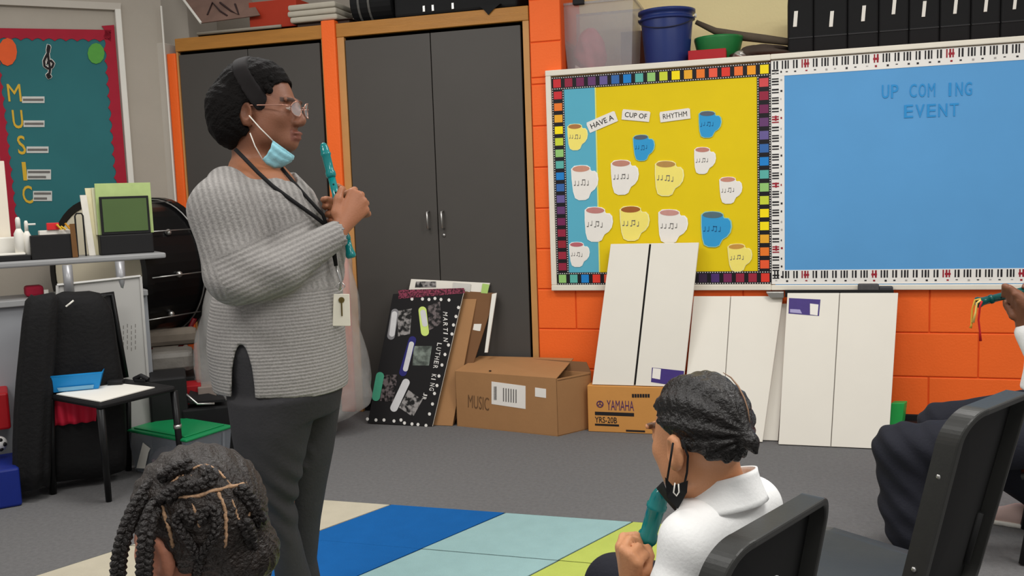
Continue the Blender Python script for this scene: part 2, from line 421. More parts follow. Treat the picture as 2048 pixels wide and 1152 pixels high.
bd2 = empty('bulletin_board', ((bxm+bxe)/2, YW-0.015, BZ0), 0, 'wide blue bulletin board with a piano-key border', 'bulletin board')
board_frame(bd2, bxm, bxe, 0.026, False, True)
b = MB(); b.box((bxm+0.02, YW-0.018, BZ0+0.012), (bxe-0.026, YW-0.014, BZ1-0.03)); b.build('blue_paper', m_blue, bd2)
def keys(o, u, v, n, seed):
    """piano-key border strip: white base, black keys, small notes, some red notes"""
    rnd = random.Random(seed)
    o = Vector(o); u = Vector(u); v = Vector(v); L = u.length; Hh = v.length; uu = u.normalized(); vv = v.normalized()
    b = MB(); cl = []
    def q(a, c, d, e, h, col):
        P = [o+uu*a+vv*d, o+uu*c+vv*d, o+uu*c+vv*e, o+uu*a+vv*e]
        b.slab([p+Vector((0, -h, 0)) for p in P], (0, 0.0022, 0)); cl.extend([lin(col)]*6)
    q(0, L, 0, Hh, 0.0, (238, 234, 228))
    t = 0.012; k = 0
    pat = [2, 3]
    while t < L-0.04:
        red = (k % 7 == 3)
        m = pat[k % 2]
        for j in range(m):
            col = (150, 30, 44) if red else (28, 24, 28)
            w = 0.0065 if j % 2 == 0 else 0.0085
            q(t, t+w, Hh*0.42, Hh*0.94, 0.0008, col); t += 0.0135
        if red: q(t-0.03, t-0.004, Hh*0.58, Hh*0.72, 0.0011, (160, 34, 50))
        q(t-0.022, t-0.012, Hh*0.14+rnd.random()*0.006, Hh*0.14+0.010, 0.0008, (150, 30, 44) if red else ((40, 36, 40) if rnd.random() < 0.75 else (170, 166, 162)))
        t += 0.013; k += 1
    return fix_normals(b.build('piano_border', m_print, bd2, cols=cl))
kx0 = bxm+0.002; kh = 0.078
keys((kx0, YW-0.020, BZ1-0.030-kh), (bxe-kx0-0.03, 0, 0), (0, 0, kh), 60, 1)
keys((kx0, YW-0.020, BZ0+0.030), (bxe-kx0-0.03, 0, 0), (0, 0, kh*0.92), 60, 2)
keys((kx0+0.064, YW-0.0192, BZ0+0.045), (0, 0, BZ1-BZ0-0.09), (-0.064, 0, 0), 50, 3)
# faded cut-out letters
m_let = M('faded_blue_letters', (44, 142, 206), 0.6, 0.05)
def letters(s, x0, x1, yt, yb):
    n = len(s); w = (x1-x0)/n
    for k, ch in enumerate(s):
        if ch == ' ': continue
        wi = w*.28 if ch == 'I' else w*.78; sh = w*.35 if ch == 'I' else w*.1
        a = WP(x0+w*k+sh, yb-0.035*(w*k), YB); c = WP(x0+w*k+sh+wi, yb-0.035*(w*k), YB); d = WP(x0+w*k+sh, yt-0.035*(w*k), YB)
        b = MB(); put_text(b, ch, (a.x, YW-0.0206, a.z), (c.x-a.x, 0, 0), (0, 0, d.z-a.z)); b.build('letter', m_let, bd2, solid=0.001)
letters('UP COM ING', 1762, 1946, 170, 197); letters('EVENT', 1806, 1920, 210, 236)
# metal tray bracket, black tray and eraser at the foot of the blue board
b = MB(); p = WP(1532, 582, YW-0.05); p2 = WP(1568, 584, YW-0.05)
b.slab([(p.x, YW-0.07, BZ0-0.005), (p2.x, YW-0.07, BZ0-0.005), (p2.x, YW-0.07, BZ0-0.035), (p.x+0.02, YW-0.07, BZ0-0.035)], (0, 0.06, 0))
tag(fix_normals(b.build('tray_bracket', m_chrome, loc=(p.x, YW-0.04, BZ0), bevel=0.003)), 'grey metal tray end at the seam between the two boards', 'bracket')
p2x = WP(1570, 570, YW-0.05).x; p3x = WP(1786, 570, YW-0.05).x
tr = empty('chalk_tray', ((p2x+p3x)/2, YW-0.04, BZ0), 0, 'long black tray under the blue board, above the white folded boards', 'tray')
b = MB(); b.box((p2x, YW-0.075, BZ0-0.022), (p3x, YW-0.035, BZ0-0.006)); b.build('shelf', m_black, tr, bevel=0.003)
b = MB(); b.box((p2x, YW-0.08, BZ0-0.03), (p3x, YW-0.075, BZ0+0.006)); b.build('lip', m_black, tr, bevel=0.001)
er = empty('eraser', (WP(1745, 560, YW-0.05).x, YW-0.055, BZ0-0.006), 0, 'dark grey felt eraser on the black tray under the blue board', 'eraser')
ea, ec = WP(1716, 560, YW-0.055).x, WP(1786, 560, YW-0.055).x; em = lerp(ea, ec, .6)
b = MB(); b.box((ea, YW-0.072, BZ0-0.006), (em, YW-0.038, BZ0+0.034)); b.build('felt', M('grey_felt', (84, 82, 84), 0.95, 0.2, 90), er, bevel=0.006)
b = MB(); b.box((em, YW-0.07, BZ0-0.006), (ec, YW-0.04, BZ0+0.022)); b.build('handle', M('dark_grey_plastic', (66, 66, 70), 0.5), er, bevel=0.006)

# ------------------------------------------------------------------ title strips
m_paper = M('white_paper', (238, 232, 224), 0.7, 0.03, 9)
m_ink = M('black_ink', (34, 30, 32), 0.7, 0.1)
m_inkg = M('grey_pencil', (112, 108, 104), 0.8, 0.1)
def px_vec(ax, ay, cx, cy): return WP(cx, cy, YB)-WP(ax, ay, YB)
def strip(bl, br, h, s, label):
    o = WP(*bl, YB); u = WP(*br, YB)-o; o.y = YW-0.022; u.y = 0
    v = Vector((-u.z, 0, u.x)).normalized()*h
    t = empty('paper_strip', o, 0, label, 'paper strip', 'title strips on the yellow board')
    b = MB(); b.slab([o, o+u, o+u*1.01+v*.9, o+u*.96+v, o+u*.02+v, o-u*.01+v*.8], (0, 0.0012, 0)); fix_normals(b.build('paper', m_paper, t))
    b = MB(); put_text(b, s, o+u*.1+v*.27+Vector((0, -0.0005, 0)), u*.8, v*.48); b.build('lettering', m_ink, t)
strip((1180, 266), (1236, 242), 0.058, 'HAVE A', 'tilted white paper strip reading HAVE A')
strip((1243, 239), (1298, 244), 0.054, 'CUP OF', 'white paper strip reading CUP OF')
strip((1321, 245), (1381, 237), 0.054, 'RHYTHM', 'white paper strip reading RHYTHM')

# ------------------------------------------------------------------ paper mugs
MUGC = {'yellow': (250, 232, 118), 'white': (240, 234, 226), 'blue': (52, 156, 212)}
RIM = {'yellow': (252, 240, 170), 'white': (250, 246, 238), 'blue': (150, 204, 190)}
OUT = [(0, .90), (.01, .6), (.05, .25), (.12, .06), (.26, 0), (.50, 0), (.62, .05), (.68, .16), (.72, .22), (.86, .30), (.96, .42), (1.0, .58), (.97, .74), (.88, .82), (.76, .82), (.72, .86), (.71, .93), (.60, .985), (.36, 1.0), (.12, .985)]
MUGS = [(1135, 248, 1176, 301, 'yellow', (176, 120, 70), 'small yellow paper mug at the left edge, under the strip HAVE A'),
 (1396, 222, 1443, 276, 'blue', (92, 100, 112), 'blue paper mug at the top right of the yellow board'),
 (1267, 270, 1311, 323, 'blue', (90, 98, 110), 'small blue paper mug under the strip CUP OF'),
 (1387, 294, 1431, 348, 'white', (196, 132, 118), 'small white paper mug below the top right blue mug'),
 (1144, 331, 1198, 401, 'white', (206, 146, 124), 'large white paper mug on the teal band, below the small yellow mug'),
 (1222, 320, 1278, 390, 'white', (196, 136, 118), 'large white paper mug left of the big yellow mug in mid board'),
 (1308, 321, 1367, 392, 'yellow', (186, 142, 78), 'big yellow paper mug in the middle of the board, with tan top'),
 (1439, 354, 1485, 408, 'white', (204, 140, 122), 'small white paper mug nearest the right film strip'),
 (1168, 413, 1225, 483, 'white', (196, 130, 124), 'white paper mug overlapping the edge of teal and yellow paper'),
 (1240, 412, 1300, 482, 'yellow', (164, 96, 44), 'yellow paper mug with dark brown top in the lower row'),
 (1315, 418, 1375, 486, 'white', (206, 150, 140), 'white paper mug with pale pink top just above the leaning white board'),
 (1400, 422, 1463, 494, 'blue', (86, 112, 122), 'largest blue paper mug, in the lower row at the right'),
 (1139, 484, 1180, 534, 'white', (190, 104, 112), 'small white paper mug in the bottom left corner'),
 (1457, 488, 1506, 544, 'yellow', (206, 152, 70), 'yellow paper mug in the bottom right corner')]
for k, (x0, y0, x1, y1, c, cof, lab) in enumerate(MUGS):
    o = WP(x0, y1, YB); e = WP(x1, y1, YB); tpt = WP(x0, y0, YB)
    w = e.x-o.x; h = tpt.z-o.z; o.y = YW-0.0225
    tl = random.uniform(-.05, .05)
    u = Vector((w, 0, w*tl)); v = Vector((-h*tl, 0, h))
    t = empty('paper_mug', o, 0, lab, 'paper mug', 'paper mugs on the yellow board')
    b = MB(); b.slab([o+u*p[0]+v*p[1] for p in OUT], (0, 0.0025, 0)); fix_normals(b.build('rim_paper', M('mug_edge_'+c, RIM[c], 0.7), t))
    b = MB(); cx_, cy_ = .42, .48
    b.slab([o+u*(cx_+(p[0]-cx_)*.93)+v*(cy_+(p[1]-cy_)*.95)+Vector((0, -0.0006, 0)) for p in OUT], (0, 0.001, 0)); fix_normals(b.build('mug_shape', M('mug_'+c, MUGC[c], 0.7, 0.04, 20), t))
    b = MB(); b.slab([o+u*(.37+.32*math.cos(a*.3142))+v*(.895+.088*math.sin(a*.3142))+Vector((0, -0.0012, 0)) for a in range(20)], (0, 0.0008, 0)); fix_normals(b.build('coffee_top', M('coffee_%d' % k, cof, 0.7), t))
    b = MB(); yy = Vector((0, -0.0010, 0)); rnd = random.Random(k)
    xs = [.14, .26, .40, .50, .62]
    for j, xx in enumerate(xs):
        zz = .42+rnd.random()*.05
        P = o+u*xx+v*zz+yy
        b.slab([P, P+u*.018, P+u*.018+v*.13, P+v*.13], (0, 0.0003, 0))
        b.slab([P+u*(-.02+.035*math.cos(a*.785))+v*(.018*math.sin(a*.785)) for a in range(8)], (0, 0.0003, 0))
    P = o+u*xs[2]+v*.56+yy; b.slab([P, P+u*.12, P+u*.12+v*.03, P+v*.03], (0, 0.0003, 0))
    b.build('rhythm_notes', m_inkg if c != 'blue' else M('dark_blue_pencil', (30, 92, 140), 0.8), t)

# ------------------------------------------------------------------ leaning white folding boards
m_tri = M('white_cardboard', (232, 226, 214), 0.6, 0.03, 6)
m_triedge = M('grey_board_edge', (150, 144, 136), 0.8)
m_sticker = M('violet_sticker', (66, 48, 120), 0.5, 0.1, 60)
def quadlerp(BL, BR, TR, TL, u, v): return lerp(lerp(BL, BR, u), lerp(TL, TR, u), v)
def trifold(name, BL, BR, TR, TL, label, us=0.5, th=0.006, ut=None, gap=0.012, sticker=None, n_back=1):
    base = (BL+BR)/2
    t = empty(name, base, 0, label, 'display board', 'white folding display boards by the orange wall')
    n = (BR-BL).cross(TL-BL).normalized()
    if n.y > 0: n = -n
    ut = us if ut is None else ut
    for k in range(n_back):
        b = MB(); q = -n*(th+0.006)*k
        b.slab([BL+q, BR+q, TR+q, TL+q], -n*th); fix_normals(b.build('back_panel', m_tri, t, bevel=0.001))
    f = n*0.003
    for (a0, a1, c0, c1) in ((0, us-gap/2, 0, ut-gap/2), (us+gap/2, 1, ut+gap/2, 1)):
        P = [quadlerp(BL, BR, TR, TL, a0, 0), quadlerp(BL, BR, TR, TL, a1, 0), quadlerp(BL, BR, TR, TL, c1, 1), quadlerp(BL, BR, TR, TL, c0, 1)]
        b = MB(); b.slab([p+f for p in P], n*th); fix_normals(b.build('folded_wing', m_tri, t, bevel=0.0015))
    b = MB(); P = [quadlerp(BL, BR, TR, TL, us-gap/2, 0.005), quadlerp(BL, BR, TR, TL, us+gap/2, 0.005), quadlerp(BL, BR, TR, TL, ut+gap/2, .995), quadlerp(BL, BR, TR, TL, ut-gap/2, .995)]
    b.slab([p+n*0.0008 for p in P], n*0.001); fix_normals(b.build('seam', m_triedge if gap < .02 else m_reveal, t))
    if sticker:
        P = [PP(x, y, BL+n*(0.0095+th*0), n) for x, y in sticker[:4]]
        b = MB(); b.slab(P, n*0.0006); st = fix_normals(b.build('sticker', m_sticker, t))
        P2 = [PP(x, y, BL+n*0.0105, n) for x, y in sticker[4:8]]
        b = MB(); b.slab(P2, n*0.0005); fix_normals(b.build('sticker_picture', m_paper, st))
        P3 = [PP(x, y, BL+n*0.0105, n) for x, y in sticker[8:12]]
        if P3: b = MB(); b.slab(P3, n*0.0005); fix_normals(b.build('sticker_text', M('lilac_print', (168, 160, 200), 0.6), st))
    return t
# box with printed lettering (carries the tall leaning board)
ybx = FP(1175, 863).y
o0 = FP(1176, 864); o0.z = 0; bxr = WP(1340, 800, ybx).x; ztop = WP(1178, 771, ybx).z
yam = empty('recorder_box', ((o0.x+bxr)/2, ybx+0.1, 0), 0, 'tan cardboard carton with purple lettering under the leaning white board', 'carton')
m_tan = M('tan_carton', (208, 146, 76), 0.7, 0.05, 12, 0.05, 60)
b = MB(); b.box((o0.x, ybx, 0.001), (bxr, YW-0.02, ztop)); b.build('carton', m_tan, yam, bevel=0.003)
b = MB(); b.box((o0.x, ybx+0.075, ztop), (bxr, ybx+0.125, ztop+0.0008)); b.build('packing_tape', M('clear_brown_tape', (190, 140, 84), 0.3), yam)
m_purp = M('purple_ink', (82, 44, 92), 0.6)
def onbox(px, py): return WP(px, py, ybx)
b = MB(); a = onbox(1214, 820); c = onbox(1268, 820); d = onbox(1214, 800)
put_text(b, 'YAMAHA', (a.x, ybx-0.0012, a.z), (c.x-a.x, 0, 0), (0, 0, d.z-a.z)); b.build('lettering', m_purp, yam)
b = MB(); a = onbox(1200, 808); r_ = 0.016
b.tube([(a.x+r_*math.cos(i*.3927), ybx-0.001, a.z+r_*math.sin(i*.3927)) for i in range(16)], 0.0028, 6, closed=True)
for i in range(3):
    an = math.pi/2+i*2.0944; b.tube([(a.x, ybx-0.001, a.z), (a.x+r_*.9*math.cos(an), ybx-0.001, a.z+r_*.9*math.sin(an))], 0.0022, 6)
b.build('emblem', m_purp, yam)
for (s, x0, y0, x1, y1) in (('YRS-20B', 1190, 845, 1234, 833), ):

    b = MB(); a = onbox(x0, y0); c = onbox(x1, y0); d = onbox(x0, y1)
    put_text(b, s, (a.x, ybx-0.0012, a.z), (c.x-a.x, 0, 0), (0, 0, d.z-a.z)); b.build('lettering', m_ink, yam)
for (x0, y0, x1, y1) in ((1190, 830, 1268, 826), (1190, 851, 1238, 849), (1252, 863, 1290, 861)):
    a = onbox(x0, y0); c = onbox(x1, y1); b = MB(); b.box((a.x, ybx-0.001, a.z), (c.x, ybx+0.001, c.z)); b.build('printed_line', m_ink, yam)
for k in range(7):
    a = onbox(1264+k*5.2, 795); c = onbox(1268+k*5.2, 788); b = MB(); b.box((a.x, ybx-0.001, a.z), (c.x, ybx+0.001, c.z)); b.build('printed_mark', m_ink, yam)
# A: on the carton
zA = ztop+0.002
BL = FP(1185, 768, zA); BR = FP(1372, 778, zA); yb_ = (BL.y+BR.y)/2
BL = WP(1185, 769, ybx+0.02); BR = WP(1366, 777, ybx+0.02); BL.z = BR.z = zA
TL = WP(1222, 485, YW-0.062); TR = WP(1398, 489, YW-0.062); TL.z = TR.z = (TL.z+TR.z)/2
trifold('display_board', BL, BR, TR, TL, 'tall white folding board leaning on the tan carton, with a wide dark seam', .475, .006, .455, .022,
        [(1302, 764), (1366, 774), (1368, 742), (1304, 735), (1304, 756), (1320, 759), (1322, 738), (1306, 736)], n_back=2)
# B: on the floor behind
yb_ = FP(1525, 885).y
BL = WP(1362, 880, yb_); BR = WP(1525, 885, yb_); BL.z = BR.z = 0.002
TL = WP(1388, 594, YW-0.03); TR = WP(1566, 593, YW-0.03); TL.z = TR.z = TR.z
trifold('display_board', BL, BR, TR, TL, 'white folding board standing behind the seated boy, between two other white boards', .5, .006, .42, .008)
# narrow one behind
yb2 = yb_+0.035
BL = WP(1460, 884, yb2); BR = WP(1556, 884, yb2); BL.z = BR.z = 0.002
TL = WP(1480, 604, YW-0.012); TR = WP(1577, 604, YW-0.012); TL.z = TR.z = TR.z-0.01
trifold('display_board', BL, BR, TR, TL, 'white folding board of which only a narrow right strip shows', .5, .005, .5, .008)
# C
yc = FP(1660, 894).y
BL = WP(1557, 888, yc); BR = WP(1776, 901, yc); BL.z = BR.z = 0.002
TL = WP(1575, 583, YW-0.085); TR = WP(1796, 587, YW-0.085); TL.z = TR.z = (TL.z+TR.z)/2-0.004
trifold('display_board', BL, BR, TR, TL, 'wide white folding board nearest the right, with a violet sticker in its top left corner', .485, .006, .48, .008,
        [(1577, 627), (1638, 632), (1641, 599), (1578, 596), (1620, 629), (1635, 631), (1637, 609), (1620, 607), (1580, 625), (1604, 627), (1600, 619), (1580, 618)])
# green folder and black case poking out behind board C
b = MB(); p = [WP(1782, 806, YW-0.14), WP(1809, 806, YW-0.14), WP(1804, 845, YW-0.14), WP(1796, 862, YW-0.14), WP(1778, 862, YW-0.14)]
pp_ = [Vector((q.x, q.y, max(q.z, 0.01))) for q in p]
tag(fix_normals(b.slab(pp_, (0.02, 0.05, 0)).build('plastic_tray', M('bright_green_plastic', (46, 176, 84), 0.4), loc=(pp_[4].x, pp_[4].y, 0.0), bevel=0.004)), 'bright green plastic tray poking out right of the white boards', 'tray')
a = WP(1800, 850, YW-0.1)
b = MB(); b.box((a.x, YW-0.13, 0.001), (a.x+0.12, YW-0.03, 0.075)); tag(b.build('storage_case', m_black, loc=(a.x+0.06, YW-0.08, 0), bevel=0.008), 'low black case on the floor against the orange wall by the green tray', 'case')

# ------------------------------------------------------------------ big cardboard box
m_card = M('brown_cardboard', (166, 122, 80), 0.75, 0.07, 10, 0.06, 50)
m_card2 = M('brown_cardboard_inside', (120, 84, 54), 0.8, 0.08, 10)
A = FP(914, 852); B_ = FP(1116, 873); Cc = FP(1182, 857)
A.z = B_.z = Cc.z = 0
u = B_-A; w = Vector((-u.y, u.x, 0)).normalized()*0.27
dep = (Cc-B_)
w = Vector((dep.x, dep.y, 0)); w = w.normalized()*max(w.length, 0.24)
hB = PP(1116, 762, B_, Vector((0, -1, 0))).z; hA = PP(908, 740, A, Vector((0, -1, 0))).z
cb = empty('cardboard_box', (A+B_)/2+w/2, 0, 'big brown cardboard box with a white shipping label and one flap lifted', 'cardboard box')
hz = (hA+hB)/2; Zv = Vector((0, 0, hz)); th = 0.005; nu = u.normalized(); nw = w.normalized()
def wall_(P, Q, inn, nm='side'):
    b = MB(); b.slab([P, Q, Q+Zv, P+Zv], inn*th); return fix_normals(b.build(nm, m_card, cb, bevel=0.001))
fr = wall_(A, B_, nw, 'front_side'); wall_(B_, B_+w, -nu); wall_(A+w, B_+w, -nw); wall_(A, A+w, nu)
b = MB(); b.slab([A, B_, B_+w, A+w], Vector((0, 0, th))); fix_normals(b.build('bottom', m_card, cb))
def flap_pt(px, py, ref):
    q = FP(px, py, hz+0.05); q.y = min(q.y, YW-0.03); return q
# top flaps: a wide one sloping back, a small one lifted at the right
T0, T1 = A+Zv, B_+Zv; zin = Vector((0, 0, .012))
b = MB(); b.slab([T0, T1, flap_pt(1147, 718, T1), flap_pt(978, 702, T0)], Vector((0, 0, 0.004))); fix_normals(b.build('top_flap', m_card, cb))
b = MB(); b.slab([T1+w*.03-zin, T1+w*.97-zin, T1+w*.85-nu*0.14-zin*5, T1+w*.15-nu*0.14-zin*5], Vector((0, 0, 0.004))); fix_normals(b.build('side_flap', m_card2, cb))
b = MB(); b.slab([T0+w, T1+w, T1+w*1.0-nu*.03+Vector((0, 0.02, 0.05)), T0+w+nu*.03+Vector((0, 0.02, 0.05))], Vector((0, 0.004, 0))); fix_normals(b.build('back_flap', m_card2, cb))
nf = Vector((u.y, -u.x, 0)).normalized()
def onf(px, py, e=0.0012): return PP(px, py, A+nf*e, nf)
def fpoly(pts, nm, m, par, e=0.0012):
    b = MB(); b.slab([onf(x, y, e) for x, y in pts], -nf*0.001); return fix_normals(b.build(nm, m, par))
lb = fpoly([(983, 763), (1051, 772), (1051, 818), (983, 808)], 'shipping_label', m_paper, cb)
for k in range(7): fpoly([(988+k*2, 773), (989+k*2, 773), (989+k*2, 800), (988+k*2, 800)], 'barcode_bar', m_ink, lb, 0.002) if k < 3 else None
for k in range(6): fpoly([(1006+k*5, 776+k*.6), (1008+k*5, 776+k*.6), (1008+k*5, 803+k*.6), (1006+k*5, 803+k*.6)], 'printed_line', m_inkg, lb, 0.002)
st = fpoly([(1070, 775), (1092, 778), (1092, 796), (1070, 793)], 'price_sticker', m_paper, cb)
b = MB(); a = onf(936, 815, 0.001); c = onf(978, 822, 0.001); d = onf(936, 789, 0.001)
put_text(b, 'MUSIC', a, c-a, d-a); b.build('handwriting', M('faded_marker', (106, 76, 50), 0.8), cb)
b = MB(); a = T0+nu*0.2+w*.1+Vector((0, 0, 0.0145)); b.ball(a, (0.008, 0.005, 0.003)); b.build('handle_hole', m_reveal, cb)

# ------------------------------------------------------------------ black poster board and boards behind it
yA = FP(800, 851).y
BL = WP(735, 846, yA); BR = WP(866, 858, yA); BL.z = 0.006; BR.z = 0.003
TM = WP(858, 583, YW-0.06); n = (BR-BL).cross(TM-BL).normalized()
TL = PP(786, 588, BL, n); TR = PP(930, 578, BL, n)
kb = empty('poster_board', (BL+BR)/2, 0, 'black poster board with white lettering, dots and photos leaning on the cabinet', 'poster board')
n = (BR-BL).cross(TL-BL).normalized()
if n.y > 0: n = -n
m_blk = M('black_poster', (26, 24, 25), 0.8, 0.15, 9)
# slightly bowed sheet
def bow(a, c, e=0.0): 
    p = quadlerp(BL, BR, TR, TL, a, c)
    return p+n*(0.0+e)
b = MB(); b.slab([bow(0, 0), bow(1, 0), bow(1, 1), bow(0, 1)], -n*0.006); fix_normals(b.build('sheet', m_blk, kb, bevel=0.001))
b = MB(); b.slab([bow(.992, 0, .0004), bow(1, 0, .0004), bow(1, 1, .0004), bow(.992, 1, .0004)], n*0.0008); fix_normals(b.build('pale_edge', M('pale_foam_edge', (190, 176, 160), 0.8), kb))
def onk(px, py, e=0.001): return PP(px, py, BL+n*e, n)
def kpoly(pts, nm, m, e=0.001, par=None):
    b = MB(); b.slab([onk(x, y, e) for x, y in pts], n*0.0006); return fix_normals(b.build(nm, m, par or kb))
m_dot = M('white_dot', (226, 222, 216), 0.7)
dots = [(930-14*0, 0)]
dots = [(917, 615), (912, 633), (907, 650), (904, 668), (897, 690), (890, 709), (884, 730), (878, 752), (874, 771), (869, 787), (865, 808), (859, 828), (852, 851), (836, 849), (824, 848), (809, 846), (788, 842), (768, 840), (752, 840), (735, 838), (824, 598), (845, 598), (858, 599), (870, 597), (882, 599), (898, 600), (802, 840)]
for (x, y) in dots:
    kpoly([(x+3.2*math.cos(a*1.0472), y+3.6*math.sin(a*1.0472)) for a in range(6)], 'dot', m_dot)
m_plum = M('plum_pattern', (110, 44, 62), 0.7, 0.8, 110, contrast=5)
kpoly([(797, 598), (930, 586), (928, 576), (797, 580)], 'heading_strip', m_plum)
m_photo = M('grey_photo', (112, 108, 106), 0.5, 0.95, 38, contrast=6)
m_photo2 = M('dark_photo', (78, 70, 70), 0.5, 0.95, 45, contrast=6)
for pts, m in (([(795, 622), (824, 617), (820, 668), (796, 673)], m_photo), ([(856, 612), (880, 603), (883, 648), (858, 661)], m_photo2), ([(828, 692), (864, 692), (858, 731), (825, 731)], M('green_grey_photo', (104, 112, 104), 0.4, 0.6, 25, contrast=4)), ([(768, 750), (796, 749), (786, 804), (760, 802)], m_photo2), ([(817, 780), (845, 800), (826, 834), (798, 815)], m_photo)):
    kpoly(pts, 'photo', m)
m_ov = {'w': M('pale_tag', (210, 208, 208), 0.6), 'y': M('lime_tag', (206, 226, 120), 0.6), 'b': M('navy_tag', (40, 38, 110), 0.6), 'g': M('mint_tag', (74, 160, 128), 0.6), 'g2': M('grey_tag', (130, 128, 130), 0.6)}
def oval(x0, y0, x1, y1, r, m, e=0.0018, par=None):
    dx, dy = x1-x0, y1-y0; L = math.hypot(dx, dy); ux, uy = dx/L, dy/L; P = []
    for k in range(9): a = -math.pi/2+math.pi*k/8; P.append((x1+r*(math.cos(a)*ux-math.sin(a)*uy), y1+r*(math.cos(a)*uy+math.sin(a)*ux)))
    for k in range(9): a = math.pi/2+math.pi*k/8; P.append((x0+r*(math.cos(a)*ux-math.sin(a)*uy), y0+r*(math.cos(a)*uy+math.sin(a)*ux)))
    return kpoly(P, 'name_tag', m, e, par)
oval(790, 625, 782, 672, 7.5, m_ov['g2']); oval(789, 628, 784, 668, 5.5, m_ov['w'], 0.0026)
oval(845, 621, 850, 664, 8, m_ov['y']); oval(846, 625, 850, 648, 5.5, m_ov['w'], 0.0026)
oval(825, 680, 806, 745, 7.5, m_ov['b']); oval(823, 688, 811, 738, 5, m_ov['w'], 0.0026)
oval(760, 752, 752, 794, 8, m_ov['g'])
oval(812, 765, 788, 816, 7.5, m_ov['w'])
def vtext(s, x0, y0, x1, y1, hpx):
    L = math.hypot(x1-x0, y1-y0); ux, uy = (x1-x0)/L, (y1-y0)/L
    k = len(s); st_ = L/k
    for i, ch in enumerate(s):
        if ch == ' ': continue
        b = MB(); wd = .22 if ch == 'I' else .7
        ax, ay = x0+ux*st_*(i+.15), y0+uy*st_*(i+.15)
        # letters read downwards: width runs down, height to the right
        o = onk(ax, ay, 0.0014); uu = onk(ax+ux*st_*wd, ay+uy*st_*wd, 0.0014)-o; vv = onk(ax-uy*-hpx*0+hpx, ay+1.5, 0.0014)-o
        put_text(b, ch, o, uu, vv); b.build('letter', m_dot, kb)
vtext('MARTIN', 886, 622, 887, 684, 9); vtext('LUTHER KING', 875, 684, 858, 782, 9); vtext('JR', 848, 784, 843, 800, 8)
# brown boards behind, right
def plain_board(px, label, m, yb_, yt_, name='cardboard_sheet', cat='cardboard'):
    P = [WP(*px[0], yb_), WP(*px[1], yb_), WP(*px[2], yt_), WP(*px[3], yt_)]
    for q in P[:2]: q.z = 0.002
    nn = (P[1]-P[0]).cross(P[3]-P[0]).normalized()
    if nn.y > 0: nn = -nn
    global FBP, FBN
    FBP, FBN = P[0], nn
    b = MB(); b.slab(P, -nn*0.008)
    return tag(fix_normals(b.build(name, m, loc=(P[0]+P[1])/2, bevel=0.0015)), label, cat)
plain_board([(860, 854), (905, 857), (953, 598), (905, 598)], 'brown cardboard sheet leaning right behind the black poster board', m_card, yA+0.03, YW-0.045)
plain_board([(870, 852), (908, 857), (992, 586), (925, 582)], 'white-edged brown board leaning furthest right behind the black poster board', m_card2, yA+0.06, YW-0.03)
plain_board([(765, 848), (890, 852), (980, 566), (822, 558)], 'white board with pale labels behind the top of the black poster board', m_tri, yA+0.09, YW-0.014, 'foam_board', 'board')
for _pts, _m, _nm in (([(830, 575), (872, 574), (872, 563), (832, 563)], m_photo, 'grey_label'), ([(905, 582), (940, 584), (942, 568), (906, 565)], M('pale_label', (206, 202, 194), .7), 'pale_label'), ([(962, 586), (975, 587), (979, 569), (965, 567)], M('lime_edge', (170, 200, 110), .6), 'lime_label')):
    _o = bpy.data.objects['foam_board']; _y = YW-.05
    b = MB(); b.slab([PP(x, y, FBP+FBN*.0012, FBN) for x, y in _pts], FBN*.0006); fix_normals(b.build(_nm, _m, _o))
P = [WP(984, 588, YW-0.05), WP(993, 586, YW-0.05), WP(975, 705, YW-0.11), WP(969, 705, YW-0.11)]
b = MB(); b.slab(P, (0, 0.01, 0)); tag(fix_normals(b.build('white_strip', m_white, loc=P[2])), 'thin white strip along the edge of the brown boards', 'paper strip')
P = [WP(948, 648, YW-0.075), WP(963, 648, YW-0.075), WP(952, 708, YW-0.1), WP(936, 708, YW-0.1)]
b = MB(); b.slab(P, (0, 0.004, 0)); tag(fix_normals(b.build('paper_card', m_white, loc=P[2])), 'white card with black marks on the brown board above the cardboard box', 'card')
# ------------------------------------------------------------------ teal MUSIC board on the angled wall
m_tealb = M('teal_fabric_paper', (46, 110, 114), 0.8, 0.16, 3, 0.1, 8)
m_redb = M('crimson_border', (164, 22, 46), 0.7, 0.1, 20)
m_gold = M('gold_letters', (214, 172, 46), 0.6, 0.08)
mb_ = empty('music_board', SW(100, 300), 0, 'teal bulletin board with crimson scalloped border and gold letters MUSIC', 'bulletin board')
def swpoly(pts, nm, m, e=0.012, th=0.004, par=None):
    b = MB(); b.slab([SW(x, y, e) for x, y in pts], NW*th); return fix_normals(b.build(nm, m, par or mb_))
swpoly([(-24, 72), (218, 78), (252, 470), (20, 480)], 'teal_sheet', m_tealb, 0.004, 0.006)
def scallop(x0, y0, x1, y1, wpx, wpy, n, m):
    """strip with a scalloped inner edge; (wpx, wpy) is the inward width"""
    outer = []; inner = []
    for k in range(n*4+1):
        t = k/(n*4); x, y = lerp(x0, x1, t), lerp(y0, y1, t)
        g = 1-0.22*abs(math.sin(math.pi*n*t))
        outer.append((x, y)); inner.append((x+wpx*g, y+wpy*g))
    b = MB(); vs = [SW(x, y, 0.0105) for x, y in outer]+[SW(x, y, 0.0105) for x, y in inner]; k = len(outer)
    vs2 = [v+NW*0.004 for v in vs]
    fs = []
    for i in range(k-1):
        fs.append((i, i+1, k+i+1, k+i)); fs.append((2*k+i, 3*k+i, 3*k+i+1, 2*k+i+1))
        fs.append((i, 2*k+i, 2*k+i+1, i+1)); fs.append((k+i, k+i+1, 3*k+i+1, 3*k+i))
    b.add(vs+vs2, fs); fix_normals(b.build('scalloped_border', m, mb_))
scallop(-26, 56, 222, 60, 0, 24, 11, m_redb)
